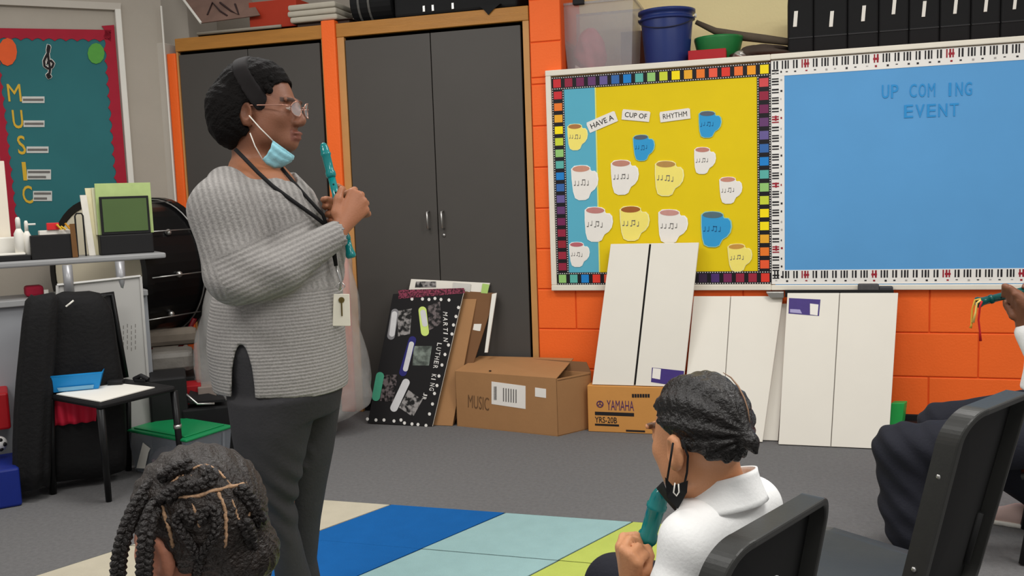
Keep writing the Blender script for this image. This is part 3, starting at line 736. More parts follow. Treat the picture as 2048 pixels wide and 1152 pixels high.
scallop(228, 50, 262, 470, -25, 2, 18, m_redb)
scallop(-28, 56, 18, 480, 22, 0, 18, m_redb)
swpoly([(15+19*math.cos(a*.5236), 104+28*math.sin(a*.5236)) for a in range(12)], 'orange_dot', M('orange_card', (228, 92, 40), 0.7), 0.012)
swpoly([(192+17*math.cos(a*.5236), 107+21*math.sin(a*.5236)) for a in range(12)], 'green_dot', M('green_card', (86, 158, 64), 0.7), 0.012)
def clef(m, r, e, nm):
    pts = [(97, 148), (101, 153), (97, 156), (94, 150), (99, 146), (100, 138), (97, 118), (95, 100), (97, 90), (99, 94), (97, 104), (92, 113), (88, 122), (89, 132), (96, 137), (104, 134), (107, 127), (102, 121), (96, 124), (96, 130)]
    P = []
    for i in range(len(pts)-1):
        for t in (0, .33, .66): P.append((lerp(pts[i][0], pts[i+1][0], t), lerp(pts[i][1], pts[i+1][1], t)))
    b = MB(); b.tube([SW(x, y, e) for x, y in P], r, 6); b.build(nm, m, mb_, smooth=True)
clef(m_paper, 0.011, 0.011, 'clef_outline'); clef(m_ink, 0.007, 0.017, 'treble_clef')
for ch, x0, y0, x1, y1, s in (('M', 15, 168, 42, 203, (44, 193, 89, 206)), ('U', 25, 220, 46, 257, (47, 241, 89, 254)), ('S', 35, 271, 51, 309, (53, 293, 97, 306)), ('I', 45, 324, 53, 361, (54, 339, 102, 359)), ('C', 45, 371, 65, 407, (66, 382, 104, 402))):
    b = MB(); o = SW(x0+2, y1, 0.012); put_text(b, ch, o, SW(x1+2, y1, 0.012)-o, SW(x0-2, y0, 0.012)-o); b.build('letter', m_gold, mb_, solid=0.003)
    sp = swpoly([(s[0], s[3]), (s[2], s[3]), (s[2], s[1]), (s[0], s[1])], 'word_strip', M('strip_paper', (206, 206, 200), 0.7), 0.012, 0.002)
    k = 1 if ch not in 'IC' else 2
    for j in range(k):
        yy = lerp(s[1], s[3], (j+.5)/k)
        swpoly([(s[0]+2, yy+2.2), (s[2]-2-8*j, yy+2.2), (s[2]-2-8*j, yy-2.2), (s[0]+2, yy-2.2)], 'printed_line', m_inkg, 0.0145, 0.001, sp)

# ------------------------------------------------------------------ things on the ledge right of the column
def on(px, py, y): return WP(px, py, y)
m_clear = M('cloudy_clear_plastic', (176, 174, 176), 0.25, 0.05, 20, alpha=0.34, spec=0.6)
yl = YW+0.09
cbn = empty('clear_bin', (on(1200, 120, yl).x, yl+0.15, LEDGE), 0, 'cloudy clear plastic bin with pink contents at the left end of the ledge', 'plastic bin')
x0t, x1t = on(1122, 10, yl).x, on(1266, 10, yl).x; x0b, x1b = on(1136, 134, yl).x, on(1262, 126, yl).x
zt = on(1122, 8, yl).z
def taper(b, xa, xb, ya, yb, za, xc, xd, yc, yd, zb):
    b.add([(xa,ya,za),(xb,ya,za),(xb,yb,za),(xa,yb,za),(xc,yc,zb),(xd,yc,zb),(xd,yd,zb),(xc,yd,zb)], [(0,3,2,1),(0,1,5,4),(1,2,6,5),(2,3,7,6),(3,0,4,7)])
b = MB(); taper(b, x0b, x1b, yl+0.01, yl+0.3, LEDGE+0.002, x0t, x1t, yl, yl+0.32, zt); b.build('tub', m_clear, cbn, solid=0.003)
b = MB(); b.box((x0t-0.012, yl-0.012, zt-0.012), (x1t+0.012, yl, zt)); b.box((x0t-0.012, yl+0.32, zt-0.012), (x1t+0.012, yl+0.332, zt)); b.box((x0t-0.012, yl, zt-0.012), (x0t, yl+0.32, zt)); b.box((x1t, yl, zt-0.012), (x1t+0.012, yl+0.32, zt)); b.build('rim', m_clear, cbn)
b = MB(); b.box((x0t+.07, yl-0.03, zt-0.016), (x0t+.13, yl+0.004, zt+0.012)); b.build('clip_handle', m_black, cbn, bevel=0.004)
def blob(nm, c, r, m, par=None, seed=0, amp=.25, nu=22, nv=15, **kw):
    rnd = random.Random(seed); ph = [(rnd.uniform(1, 5), rnd.uniform(1, 5), rnd.uniform(0, 6.28)) for _ in range(5)]
    b = MB(); b.ball((0, 0, 0), 1.0, nu, nv)
    c = Vector(c)
    vs = []
    for v in b.v:
        th = math.atan2(v.y, v.x); g = 1+amp*sum(math.sin(p[0]*2*v.z+round(p[1])*th+p[2]) for p in ph)/3
        vs.append(c+Vector((v.x*r[0]*g, v.y*r[1]*g, v.z*r[2]*(1+amp*.5*(g-1)))))
    b.v = vs
    return b.build(nm, m, par, smooth=True, **kw)
q = on(1180, 85, yl+0.12)
bl = blob('pink_bag', (q.x, yl+0.13, LEDGE+0.140), (0.078, 0.08, 0.136), M('pink_plastic_bag', (214, 110, 122), 0.4, 0.3, 15), None, 3, loc=(q.x, yl+.13, LEDGE)); tag(bl, 'crumpled pink bag inside the cloudy clear bin', 'bag')
q = on(1170, 118, yl+0.06)
b = MB(); b.slab([(q.x-0.06, yl+0.035, LEDGE+0.012), (q.x+0.08, yl+0.035, LEDGE+0.012), (q.x+0.1, yl+0.04, LEDGE+0.05), (q.x+0.02, yl+0.04, LEDGE+0.028), (q.x-0.05, yl+0.04, LEDGE+0.07)], (0, 0.01, 0)); tag(fix_normals(b.build('paper_scrap', m_white, loc=(q.x, yl+0.04, LEDGE))), 'white paper scrap at the bottom of the clear bin', 'paper')
yk = YW+0.42
q0, q1 = on(1255, 60, yk).x, on(1290, 60, yk).x
b = MB(); b.box((q0-.04, yk, LEDGE+.001), (q1, yk+0.12, on(1270, 62, yk).z)); tag(b.build('small_carton', M('reddish_brown_card', (120, 72, 50), 0.7), loc=((q0+q1)/2, yk+.06, LEDGE), bevel=.003), 'reddish brown carton in the gap between clear bin and blue bucket', 'carton')
# bucket
yb_ = YW+0.22
bc = on(1334, 80, yb_); rt = (on(1388, 40, yb_).x-on(1280, 40, yb_).x)/2; zt = on(1334, 24, yb_).z
bk = empty('bucket', (bc.x, yb_, LEDGE), 0, 'navy blue plastic bucket standing on the ledge above the yellow board', 'bucket')
m_navy = M('navy_plastic', (36, 52, 110), 0.35, 0.08, 10)
hB_ = zt-LEDGE
b = MB(); b.lathe([(rt*.78, 0.002), (rt*.8, 0.02), (rt*.96, hB_*.86), (rt*.93, hB_), (rt*.90, hB_), (rt*.75, 0.02)], (bc.x, yb_, LEDGE), (0, 0, 1), 32, True, True); b.build('body', m_navy, bk, smooth=True)
b = MB(); b.lathe([(rt*.95, hB_*.84), (rt*1.04, hB_*.85), (rt*1.04, hB_*.875), (rt*.96, hB_*.885), (rt*.96, hB_*.95), (rt*1.06, hB_*.96), (rt*1.06, hB_*1.005), (rt*.98, hB_*1.005)], (bc.x, yb_, LEDGE), (0, 0, 1), 32, False, False); b.build('rim_band', m_navy, bk, smooth=True)
b = MB(); b.tube([(bc.x+rt*1.05*math.cos(a), yb_-rt*1.05*math.sin(a)*.9-0.004, LEDGE+hB_*.9-0.07*math.sin(a)) for a in [math.pi*i/16 for i in range(17)]], 0.003, 6); b.build('handle', M('dark_wire', (40, 42, 60), .4), bk, smooth=True)
b = MB(); b.lathe([(0.011, 0), (0.011, .01)], (bc.x+rt*1.03, yb_-.005, LEDGE+hB_*.9), (1, 0, 0), 10); b.build('handle_pin', m_white, bk)
# red box, green dish, heap of dark cloth
yq = YW+0.10
x0, x1 = on(1376, 110, yq).x, on(1452, 105, yq).x
b = MB(); b.box((x0, yq, LEDGE+.001), (x1, yq+.1, on(1410, 99, yq).z)); tag(b.build('red_tray', M('red_plastic', (176, 26, 36), .4), loc=((x0+x1)/2, yq+.05, LEDGE), bevel=.004), 'low red plastic tray right of the blue bucket', 'tray')
yq = YW+0.28
g = on(1437, 90, yq); rg = (on(1486, 80, yq).x-on(1388, 80, yq).x)/2; zg = on(1437, 76, yq).z
gd = MB(); gd.lathe([(rg*.55, LEDGE+.002), (rg*.75, LEDGE+.03), (rg, zg-.012), (rg, zg), (rg*.95, zg), (rg*.6, LEDGE+.04)], (g.x, yq, 0), (0, 0, 1), 28); tag(gd.build('green_bowl', M('green_plastic', (40, 122, 62), .4), smooth=True, loc=(g.x, yq, LEDGE)), 'green plastic bowl behind the red tray on the ledge', 'bowl')
q = on(1520, 92, YW+.2)
hp = blob('cloth_heap', (q.x, YW+.2, LEDGE+.055), (.15, .1, .058), M('dark_brown_cloth', (66, 54, 46), .8, .35, 12, .3, 30), None, 11, .35, loc=(q.x, YW+.2, LEDGE)); tag(hp, 'crumpled heap of dark brown cloth next to the black cases', 'cloth')
q = on(1478, 100, YW+.13)
tag(blob('foil_bag', (q.x, YW+.13, LEDGE+.04), (.035, .04, .04), M('silver_foil', (170, 166, 160), .3, .3, 30, metal=.5), None, 5, .4, loc=(q.x, YW+.13, LEDGE)), 'small crumpled silver foil bag in front of the brown cloth', 'bag')
P = [on(1392, 44, YW+.26), on(1430, 62, YW+.3), on(1480, 72, YW+.3), on(1530, 78, YW+.27), on(1578, 84, YW+.22)]
b = MB(); b.tube([p for p in P], [.012, .018, .024, .022, .018], 10); tag(b.build('cloth_roll', M('taupe_cloth', (92, 80, 66), .85, .25, 14), smooth=True, loc=(P[2].x, YW+.3, LEDGE)), 'long taupe rolled cloth sloping from the bucket to the cloth heap', 'cloth')
# row of black cases with white tags
tags_ = [(1591, 38), (1663, 38), (1727, 27), (1788, 13), (1848, 18), (1911, 12), (1972, 8), (2030, 3)]
ycs = YW+.13
edges = [1576]+[(tags_[i][0]+tags_[i+1][0])/2 for i in range(7)]+[2062]
nth = ['first and leftmost', 'second', 'third', 'fourth', 'fifth', 'sixth', 'seventh', 'eighth']
m_case = M('black_case_fabric', (16, 16, 17), .75, .2, 30)
for k in range(8):
    xa, xb = on(edges[k], 60, ycs).x, on(edges[k+1], 60, ycs).x
    ztop_ = LEDGE+.345+(.006 if k % 2 else 0)
    t = empty('instrument_case', ((xa+xb)/2, ycs+.12, LEDGE), 0, '%s black case from the left in the tagged row on the ledge' % nth[k], 'case', 'black cases in a row on the ledge')
    b = MB(); b.box((xa+.0005, ycs, LEDGE+.001), (xb-.0005, ycs+.28, ztop_)); b.build('shell', m_case, t, bevel=.012, seg=3)
    b = MB(); b.box((xa+.004, ycs-.003, LEDGE+.12), (xb-.004, ycs+.005, LEDGE+.126)); b.build('zip', M('case_zip', (34, 33, 34), .5), t)
    a = on(tags_[k][0]-5, tags_[k][1]+16, ycs); c = on(tags_[k][0]+5, tags_[k][1]-16, ycs)
    b = MB(); b.slab([(a.x, ycs-.004, a.z), (c.x-.006, ycs-.004, a.z), (c.x, ycs-.004, c.z), (a.x+.006, ycs-.004, c.z)], (0, .003, 0)); fix_normals(b.build('name_tag', m_white, t))

# ------------------------------------------------------------------ things on top of the cabinets
zh = HT+.001
y0 = YW+.02
# tilted framed board with brown pictures
P = [on(402, 46, y0+.02), on(520, 30, y0+.02), on(480, -40, y0+.2), on(345, -30, y0+.2)]
pb = empty('poster_board', P[0], 0, 'brown printed board with a white edge tilted on top of the left cabinet', 'poster board')
nb = (P[1]-P[0]).cross(P[3]-P[0]).normalized()
b = MB(); b.slab(P, -nb*.006); fix_normals(b.build('sheet', M('brown_print', (120, 92, 80), .6, .35, 10), pb))
b = MB(); b.tube([P[0], P[3]], .008, 6); b.build('white_edge', m_white, pb)
for k, pts in enumerate([[(415, 30), (425, 5), (440, 22), (455, 32)], [(440, 5), (462, 22), (478, 30), (470, 8)]]):
    b = MB(); b.tube([PP(x, y, P[0]-nb*.002*(1 if nb.y < 0 else -1), nb) for x, y in pts], .006, 6); b.build('dark_swirl', M('dark_brown_print', (50, 30, 28), .6), pb)
# flat black case with grey rim overhanging
P = [on(395, 60, y0-.03), on(520, 50, y0-.03), on(562, 36, y0-.03), on(545, 33, y0+.25), on(400, 40, y0+.25)]
for q in P: q.z = max(q.z, zh+.003)
zf = zh+.002
P2 = [Vector((p.x, p.y, zf)) for p in P]
fc = empty('cymbal_bag', P2[0], 0, 'flat black bag with a grey rim lying on the left cabinet under the red box', 'bag')
b = MB(); b.slab(P2, (0, 0, .022)); fix_normals(b.build('bag', m_case, fc, bevel=.006))
b = MB(); b.tube([P2[0]+Vector((0, -.004, .011)), P2[1]+Vector((0, -.004, .011)), P2[2]+Vector((0, -.004, .011))], .009, 8); b.build('rim', M('grey_piping', (150, 142, 128), .6), fc, smooth=True)
y1_ = YW+.08; zz = zf+.024
xa, xb = on(497, 10, y1_).x, on(592, 10, y1_).x
b = MB(); b.box((xa, y1_, zz), (xb, y1_+.2, zz+.16)); tag(b.build('red_box', M('brick_red_card', (176, 52, 26), .6, .1, 8), loc=((xa+xb)/2, y1_+.1, zz), bevel=.004), 'brick red box on top of the left cabinet', 'box')
xa, xb = on(572, 10, y1_-.08).x, on(676, 10, y1_-.08).x
rb = empty('folded_blanket', ((xa+xb)/2, y1_, zh), 0, 'folded beige ribbed blanket beside the red box above the orange strip', 'blanket')
for k in range(3):
    b = MB(); b.box((xa+.005*k+.02*(k == 0), y1_-.085, zh+.025+.035*k), (xb-.004*k-.01, y1_+.15, zh+.058+.035*k)); b.build('fold', M('beige_cloth', (186, 178, 162), .8, .06, 20), rb, bevel=.012, seg=3)
b = MB(); b.box((xa+.03, y1_-.07, zh+.022), (xb+.07, y1_+.2, zh+.026)); b.box((xa+.05, y1_-.05, zh), (xb+.05, y1_+.15, zh+.022)); tag(b.build('flat_box', M('dark_brown_board', (62, 48, 42), .7), loc=((xa+xb)/2, y1_, zh), bevel=.002), 'flat dark brown box under the beige blanket', 'box')
# black drum bag with grey bands, black keyboard case
def span(px0, px1, y): return on(px0, 10, y).x, on(px1, 10, y).x
y2 = YW+.18
xa, xb = span(716, 800, y2)
dbg = empty('drum_bag', ((xa+xb)/2, y2, zh), 0, 'round black bag with grey bands lying on the right cabinet', 'bag')
b = MB(); b.lathe([(.11, 0), (.125, .01), (.125, xb-xa-.01), (.11, xb-xa)], (xa, y2, zh+.127), (1, 0, 0), 28); b.build('bag', m_case, dbg, smooth=False, bevel=.004)
for k in (.22, .46):
    b = MB(); b.lathe([(.127, -.007), (.129, -.006), (.129, .006), (.127, .007)], (xa+(xb-xa)*k, y2, zh+.127), (1, 0, 0), 28, False, False); b.build('grey_band', M('grey_webbing', (96, 94, 90), .7), dbg)
xa, xb = span(804, 1046, y2-.04)
kc = empty('keyboard_case', ((xa+xb)/2, y2, zh), 0, 'long black hard case with silver latches on the right cabinet', 'case')
b = MB(); b.box((xa, y2-.16, zh), (xb, y2+.2, zh+.2)); b.build('shell', m_case, kc, bevel=.02, seg=3)
for px in (848, 866, 906):
    q = on(px, 10, y2-.165); b = MB(); b.box((q.x-.009, y2-.168, zh+.02), (q.x+.006, y2-.158, zh+.055)); b.build('latch', m_chrome, kc, bevel=.002)
P = [on(965, 5, YW-.012), on(975, 26, YW-.012), on(985, 5, YW-.012)]
b = MB(); b.slab([on(958, 12, YW-.008), on(968, 20, YW-.008), on(977, 30, YW-.008), on(986, 20, YW-.008), on(1000, 8, YW-.008)], (0, -.004, 0)); b.slab([on(958, 12, YW-.012), on(1000, 8, YW-.012), on(1000, 8, YW-.012)+Vector((0, .05, .004)), on(958, 12, YW-.012)+Vector((0, .05, .004))], (0, 0, .004)); tag(fix_normals(b.build('strap_flap', m_case, loc=on(977, 20, YW-.01))), 'black cloth flap hanging over the oak header of the right cabinet', 'strap')
# ------------------------------------------------------------------ raised counter on the left and what stands on it
m_counter = M('grey_laminate', (150, 150, 150), .45, .05, 20)
m_panelg = M('blue_grey_panel', (150, 152, 156), .6, .05, 10)
ZC = 1.03
e0, e1 = FP(-90, 531, ZC), FP(332, 505, ZC)
de = (e1-e0).normalized(); ne = Vector((-de.y, de.x, 0))      # away from the room
if ne.x > 0: ne = -ne
dk = empty('reception_desk', Vector((e0.x, e0.y, 0))+de*.6, 0, 'grey raised counter desk in front of the bass drum', 'desk')
zv = Vector((0, 0, 1))
b = MB(); b.slab([e0-zv*.028, e1-zv*.028, e1+ne*.3-zv*.028, e0+ne*.3-zv*.028], zv*.028); fix_normals(b.build('counter_top', m_counter, dk, bevel=.008))
for px, py in ((136, 540), (242, 535)):
    q = FP(px, 519 if px < 200 else 512, ZC); q = q+ne*.05; q.z = ZC-.028
    b = MB(); b.lathe([(.022, 0), (.022, -.16)], q, zv, 14); b.build('post', M('satin_post', (160, 160, 162), .35, metal=.4), dk, smooth=True)
ZD = ZC-.18
g0, g1 = e0+ne*.0, e1-de*.10
def lvl(p, z): return Vector((p.x, p.y, z))
b = MB(); b.slab([lvl(g0, ZD-.03), lvl(g1, ZD-.03), lvl(g1+ne*.32, ZD-.03), lvl(g0+ne*.32, ZD-.03)], zv*.03); fix_normals(b.build('work_top', m_counter, dk, bevel=.004))
b = MB(); b.slab([lvl(g0+ne*.03, .02), lvl(g1+ne*.03, .02), lvl(g1+ne*.03, ZD-.03), lvl(g0+ne*.03, ZD-.03)], ne*.02); fix_normals(b.build('front_panel', m_panelg, dk))
b = MB(); b.slab([lvl(g1-de*.02+ne*.05, 0.), lvl(g1-de*.02+ne*.3, 0.), lvl(g1-de*.02+ne*.3, ZD-.03), lvl(g1-de*.02+ne*.05, ZD-.03)], de*.02); fix_normals(b.build('end_panel', m_panelg, dk))
def CT(px, py, e=0.0): return FP(px, py, ZC+e)
def cbox(p, du, dn, h, nm, m, lab=None, cat=None, par=None, bev=.003, z=None):
    """box on the counter: p front-left corner, du along the edge, dn away, h high"""
    b = MB(); z = ZC+.001 if z is None else z; p = lvl(p, z)
    b.slab([p, p+de*du, p+de*du+ne*dn, p+ne*dn], zv*h)
    o = fix_normals(b.build(nm, m, par, bevel=bev, **({} if par else {'loc': p})))
    if lab: tag(o, lab, cat)
    return o
def edge_pt(px, back=.08):
    """point on the counter: where the line of sight at px meets a line parallel to the front edge"""
    d = ray(px, 515); d2 = Vector((d.x, d.y)); s = e0+ne*back
    # solve CAM.xy + t d = s.xy + k de
    a = np.array([[d.x, -de.x], [d.y, -de.y]]); t, k = np.linalg.solve(a, [s.x, s.y]); return lvl(s+de*k, ZC)
def upz(px, py, p): return PP(px, py, p, Vector((-ray(px, py).x, -ray(px, py).y, 0)).normalized()).z
# file rack with folders
p0, p1 = edge_pt(203, .09), edge_pt(310, .09)
Lr = (p1-p0).length
fr_ = empty('file_rack', lvl(p0+de*Lr/2+ne*.08, ZC), 0, 'black desktop file rack with a dark green window holding folders', 'file rack')
hr = upz(255, 392, p0)-ZC
b = MB(); b.slab([p0, p1, p1+ne*.16, p0+ne*.16], zv*.10*1.0); fix_normals(b.build('base', m_black, fr_, bevel=.006))
b = MB(); b.slab([p0+zv*.1+de*.01, p1+zv*.1-de*.01, p1+zv*hr-de*.01, p0+zv*hr+de*.01], ne*.006); fix_normals(b.build('rim_panel', m_black, fr_, bevel=.004))
b = MB(); b.slab([p0+zv*.115+de*.022-ne*.003, p1+zv*.115-de*.022-ne*.003, p1+zv*(hr-.012)-de*.022-ne*.003, p0+zv*(hr-.012)+de*.022-ne*.003], ne*.004); fix_normals(b.build('green_window', M('dark_green_plastic', (78, 100, 56), .5, .1, 6), fr_))
fcol = [((176, 196, 128), 'light green'), ((226, 222, 190), 'cream'), ((214, 214, 168), 'pale yellow'), ((236, 228, 214), 'white'), ((210, 196, 160), 'buff')]
hg = upz(255, 366, p0+ne*.03)-ZC
for k, (c, nm) in enumerate(fcol):
    a = p0+ne*(.03+.026*k)+zv*.101-de*(.007*k); w_ = Lr+.01
    hh = hg-.1-(.02*k if k else 0)
    top = -de*(.004*k)
    b = MB(); b.slab([a, a+de*w_, a+de*w_+zv*hh+top, a+zv*hh+top], ne*.010); tag(fix_normals(b.build('file_folder', M('folder_%d' % k, c, .7), loc=a, bevel=.001)), '%s file folder standing in the black file rack' % nm, 'folder', 'folders in the file rack')
# loose cream papers fanning out at the left of the rack
for k, (x0, x1, yt, yb, c) in enumerate([(171, 184, 390, 490, (232, 226, 214)), (182, 197, 376, 485, (226, 218, 180))]):
    a = edge_pt(x0+8, .14+.02*k); c1 = edge_pt(x1+8, .14+.02*k); h_ = upz(x0, yt, a)-ZC
    b = MB(); b.slab([a+zv*.001, c1+zv*.001, c1+zv*h_-de*.02, a+zv*h_-de*.02], ne*.012); tag(fix_normals(b.build('paper_sheaf', M('paper_sheaf_%d' % k, c, .7), loc=a)), ['white sheaf of papers standing left of the file rack', 'cream sheaf of papers against the left side of the file rack'][k], 'papers')
# black pen box with rulers, crayons, papers
a = edge_pt(64, .05); c1 = edge_pt(158, .05); Lp = (c1-a).length; hp_ = upz(110, 470, a)-ZC
cbox(a, Lp, .09, hp_, 'pen_box', m_black, 'black open box of pens on the grey counter', 'box')
cbox(a+de*.05+ne*.1, Lp*.75, .06, hp_+.02, 'paper_stack', m_white, 'white paper stack behind the black pen box', 'papers')
a2 = edge_pt(99, .14); b2 = edge_pt(124, .14)
cbox(a2, (b2-a2).length, .02, .035, 'crayon_box', M('red_card', (214, 40, 44), .5), 'red crayon box on top of the white papers', 'box', z=ZC+hp_+.022)
for k, (px, pt, c) in enumerate([(128, 448, (232, 190, 60)), (136, 452, (226, 180, 50)), (145, 446, (214, 150, 40)), (152, 450, (190, 130, 60))]):
    q = edge_pt(px, .13); zq = ZC+hp_+.022
    top = lvl(q, upz(px-4, pt, q)); b = MB(); b.tube([lvl(q, zq), top-de*.02], .005, 6); tag(b.build('pencil', M('pencil_%d' % k, c, .5), loc=lvl(q, zq)), ['yellow pencil nearest the red crayon box', 'second yellow pencil from the red crayon box', 'amber pencil in the middle of the pen box', 'tan pencil nearest the file rack'][k], 'pencil', 'pencils on the counter')
q = edge_pt(151, .045); b = MB(); b.slab([q+zv*.002-de*.012, q+zv*.002+de*.012, q+zv*(hp_+.05)+de*.008, q+zv*(hp_+.05)-de*.014], -ne*.004); tag(fix_normals(b.build('leather_strap', M('brown_leather', (112, 76, 40), .6), loc=q)), 'brown leather strap hanging down the front of the pen box', 'strap')
q = edge_pt(162, .13); zq = ZC
b = MB(); b.tube([q-de*.012+zv*.001, q-de*.012+zv*.20, q-de*.004+zv*.212, q+de*.018+zv*.212, q+de*.024+zv*.2, q+de*.024+zv*.001], .004, 6); tag(b.build('wire_bookend', m_black, loc=q), 'thin black wire bookend between pen box and papers', 'bookend')
# bottles
for k, (px, w_, yt, lab) in enumerate([(42, .022, 434, 'taller white bottle at the left end of the counter'), (58, .017, 441, 'shorter white bottle beside the pen box')]):
    q = edge_pt(px, .1); h_ = upz(px, yt, q)-ZC
    t = empty('bottle', q, 0, lab, 'bottle', 'white bottles on the counter')
    b = MB(); b.lathe([(w_, .001), (w_, h_*.62), (w_*.45, h_*.74)], q, zv, 16); b.build('body', m_white, t, smooth=True)
    b = MB(); b.lathe([(w_*.5, h_*.74), (w_*.5, h_*.95), (w_*.3, h_)], q, zv, 12); b.build('cap', m_white, t, smooth=True)
    if k == 1: b = MB(); b.tube([q+zv*h_*.9, q+zv*h_*.9+de*.04], .005, 6); b.build('pump_spout', m_white, t)
# white stack and black letter tray, tall white board
a = edge_pt(-10, .06); c1 = edge_pt(62, .06)
cbox(a, (c1-a).length, .08, .025, 'letter_tray', m_black, 'low black letter tray at the left end of the counter', 'tray')
cbox(a+ne*.01+de*.01, (c1-a).length-.03, .06, .010, 'paper_stack', m_white, 'white papers lying in the black letter tray', 'papers', z=ZC+.027)
a = edge_pt(-2, .17); c1 = edge_pt(36, .17); cbox(a, (c1-a).length, .08, .11, 'tissue_box', m_white, 'white tissue box behind the bottles', 'box', bev=.006)
a = edge_pt(-60, .27); c1 = edge_pt(26, .27); h_ = upz(10, 322, a)-ZC
cbox(a, (c1-a).length, .012, h_, 'white_board', M('ivory_board', (236, 226, 208), .6, .03), 'ivory board standing upright at the left edge behind the bottles', 'board')
# things between counter and work top
a = edge_pt(45, .12); c1 = edge_pt(82, .12); cbox(a, (c1-a).length, .1, .05, 'pink_pouch', M('crimson_cloth', (166, 30, 56), .8), 'crimson pouch under the raised counter', 'pouch', z=ZD+.001, bev=.012)
a = edge_pt(82, .1); cbox(a, .02, .02, .03, 'cap_ring', m_white, 'small white cap beside the crimson pouch', 'cap', z=ZD+.001)
# leaning whiteboard
P = [lvl(FP(120, 850, .05), .004), lvl(FP(302, 850, .0), .004)]
wl = g0-ne*.02
def fpt(px, py, off):   # on the upright plane parallel to the desk front, off towards the room
    return PP(px, py, g0-ne*off, ne)
P = [fpt(112, 870, .16), fpt(303, 860, .16), fpt(281, 553, .035), fpt(114, 571, .035)]
P[0].z = P[1].z = .004
wb = empty('whiteboard', (P[0]+P[1])/2, 0, 'grey framed whiteboard leaning against the front of the desk', 'whiteboard')
nb = (P[1]-P[0]).cross(P[3]-P[0]).normalized(); nb = nb if nb.dot(ne) < 0 else -nb
b = MB(); b.slab(P, -nb*.012); fix_normals(b.build('surface', M('dull_whiteboard', (166, 164, 160), .4, .06, 5), wb))
for i in range(4):
    a, c1 = P[i], P[(i+1) % 4]; b = MB(); b.tube([a+nb*.003, c1+nb*.003], .008, 4); b.build('frame_bar', M('alu_frame', (176, 174, 170), .4, metal=.4), wb)
for (x, y) in [(238+8*i, 648+11*j+(i % 2)*3) for i in range(5) for j in range(5)]:
    b = MB(); b.slab([PP(x+dx, y+dy_, P[0]+nb*.001, nb) for dx, dy_ in ((0, 0), (1.6, 0), (1.6, 7), (0, 7))], nb*.0005); b.build('pencil_mark', m_inkg, wb)

# ------------------------------------------------------------------ bass drum on its stand
D0 = DP(200, 546, 4.85)
Fd = Frame(200, 4.85)
axd = (Fd.x*.80+Fd.y*.60).normalized()       # from the near head to the far hoop
R_ = .385; Ld = .40
dr = empty('bass_drum', (D0.x, D0.y, 0), 0, 'large black concert bass drum with a cream head behind the desk', 'drum')
m_shell = M('gloss_black', (10, 10, 11), .32, .1)
b = MB(); b.lathe([(R_*.96, 0), (R_*.96, Ld)], D0, axd, 48); b.build('shell', m_shell, dr, smooth=False)
b = MB(); b.lathe([(R_*.93, -.012), (R_*.9, -.016), (.01, -.017)], D0, axd, 48, False, True); b.build('drum_head', M('cream_drumhead', (236, 226, 200), .6, .05, 8), dr, smooth=True)
for h_ in (-.02, Ld-.025):
    b = MB(); b.lathe([(R_*.93, h_), (R_*1.03, h_), (R_*1.03, h_+.045), (R_*.95, h_+.045), (R_*.93, h_)], D0, axd, 48, False, False); b.build('hoop', m_shell, dr)
    b = MB(); hh = h_+(.046 if h_ < 0 else -.001); u_ = axd.orthogonal().normalized(); w_ = axd.cross(u_)
    b.tube([D0+axd*hh+(u_*math.cos(a*.1309)+w_*math.sin(a*.1309))*R_*1.0 for a in range(48)], .005, 6, closed=True); b.build('chrome_ring', m_chrome, dr, smooth=True)
for k in range(10):
    a = 2*math.pi*k/10+.2; rv = axd.orthogonal().normalized()*math.cos(a)+axd.cross(axd.orthogonal().normalized())*math.sin(a)
    b = MB(); b.tube([D0+axd*.01+rv*R_*1.03, D0+axd*(Ld-.01)+rv*R_*1.03], .004, 6); b.build('tension_rod', m_chrome, dr, smooth=True)
    b = MB(); b.ball(D0+axd*Ld*.5+rv*R_*.985, (.018, .018, .018), 8, 6); b.build('lug', m_chrome, dr, smooth=True)
m_rstand = M('dark_red_metal', (120, 20, 30), .4)
zc0 = D0.z-R_*1.04
for s_1 in (-1, 1):
    for off in (.02, Ld-.02):
        side = Fd.x*.0+axd.cross(zv).normalized()
        top = D0+axd*off+side*s_1*.27; top.z = zc0+.11
        bot = D0+axd*off-side*s_1*.22; bot.z = .003
        b = MB(); b.tube([top, bot], .013, 8); b.build('stand_leg', m_rstand, dr, smooth=True)
b = MB(); b.tube([lvl(D0+axd*.02, zc0-.012), lvl(D0+axd*(Ld-.02), zc0-.012)], .012, 8); b.build('stand_bar', m_black, dr, smooth=True)

# ------------------------------------------------------------------ odds and ends under and right of the drum
def box_px(px0, px1, pyt, pyb, depth, dd, nm, m, lab, cat, bev=.006, z0=None, yawx=0.0):
    f = Frame((px0+px1)/2, depth); a = f.at(px0, pyb); c = f.at(px1, pyt); zb = a.z if z0 is None else z0
    b = MB(); b.box((a.x, 0, zb), (c.x, dd, c.z))
    o = b.build(nm, m, None, bevel=bev); o.location = (f.o.x, f.o.y, 0); o.rotation_euler = (0, 0, f.rz+yawx)
    return tag(o, lab, cat)
box_px(302, 372, 752, 850, 4.35, .26, 'amplifier', m_black, 'black amplifier box under the drum, behind the chair seat', 'amplifier', .012, 0.001)
box_px(296, 388, 700, 752, 4.62, .2, 'plastic_package', M('cloudy_plastic_wrap', (112, 108, 102), .3, .35, 10, .5, 20), 'cloudy plastic wrapped package below the drum', 'package', .03, None)
box_px(292, 392, 752, 860, 4.66, .24, 'grey_crate', M('dark_grey_crate', (58, 56, 56), .6), 'dark grey crate under the plastic package', 'crate', .01, .001)
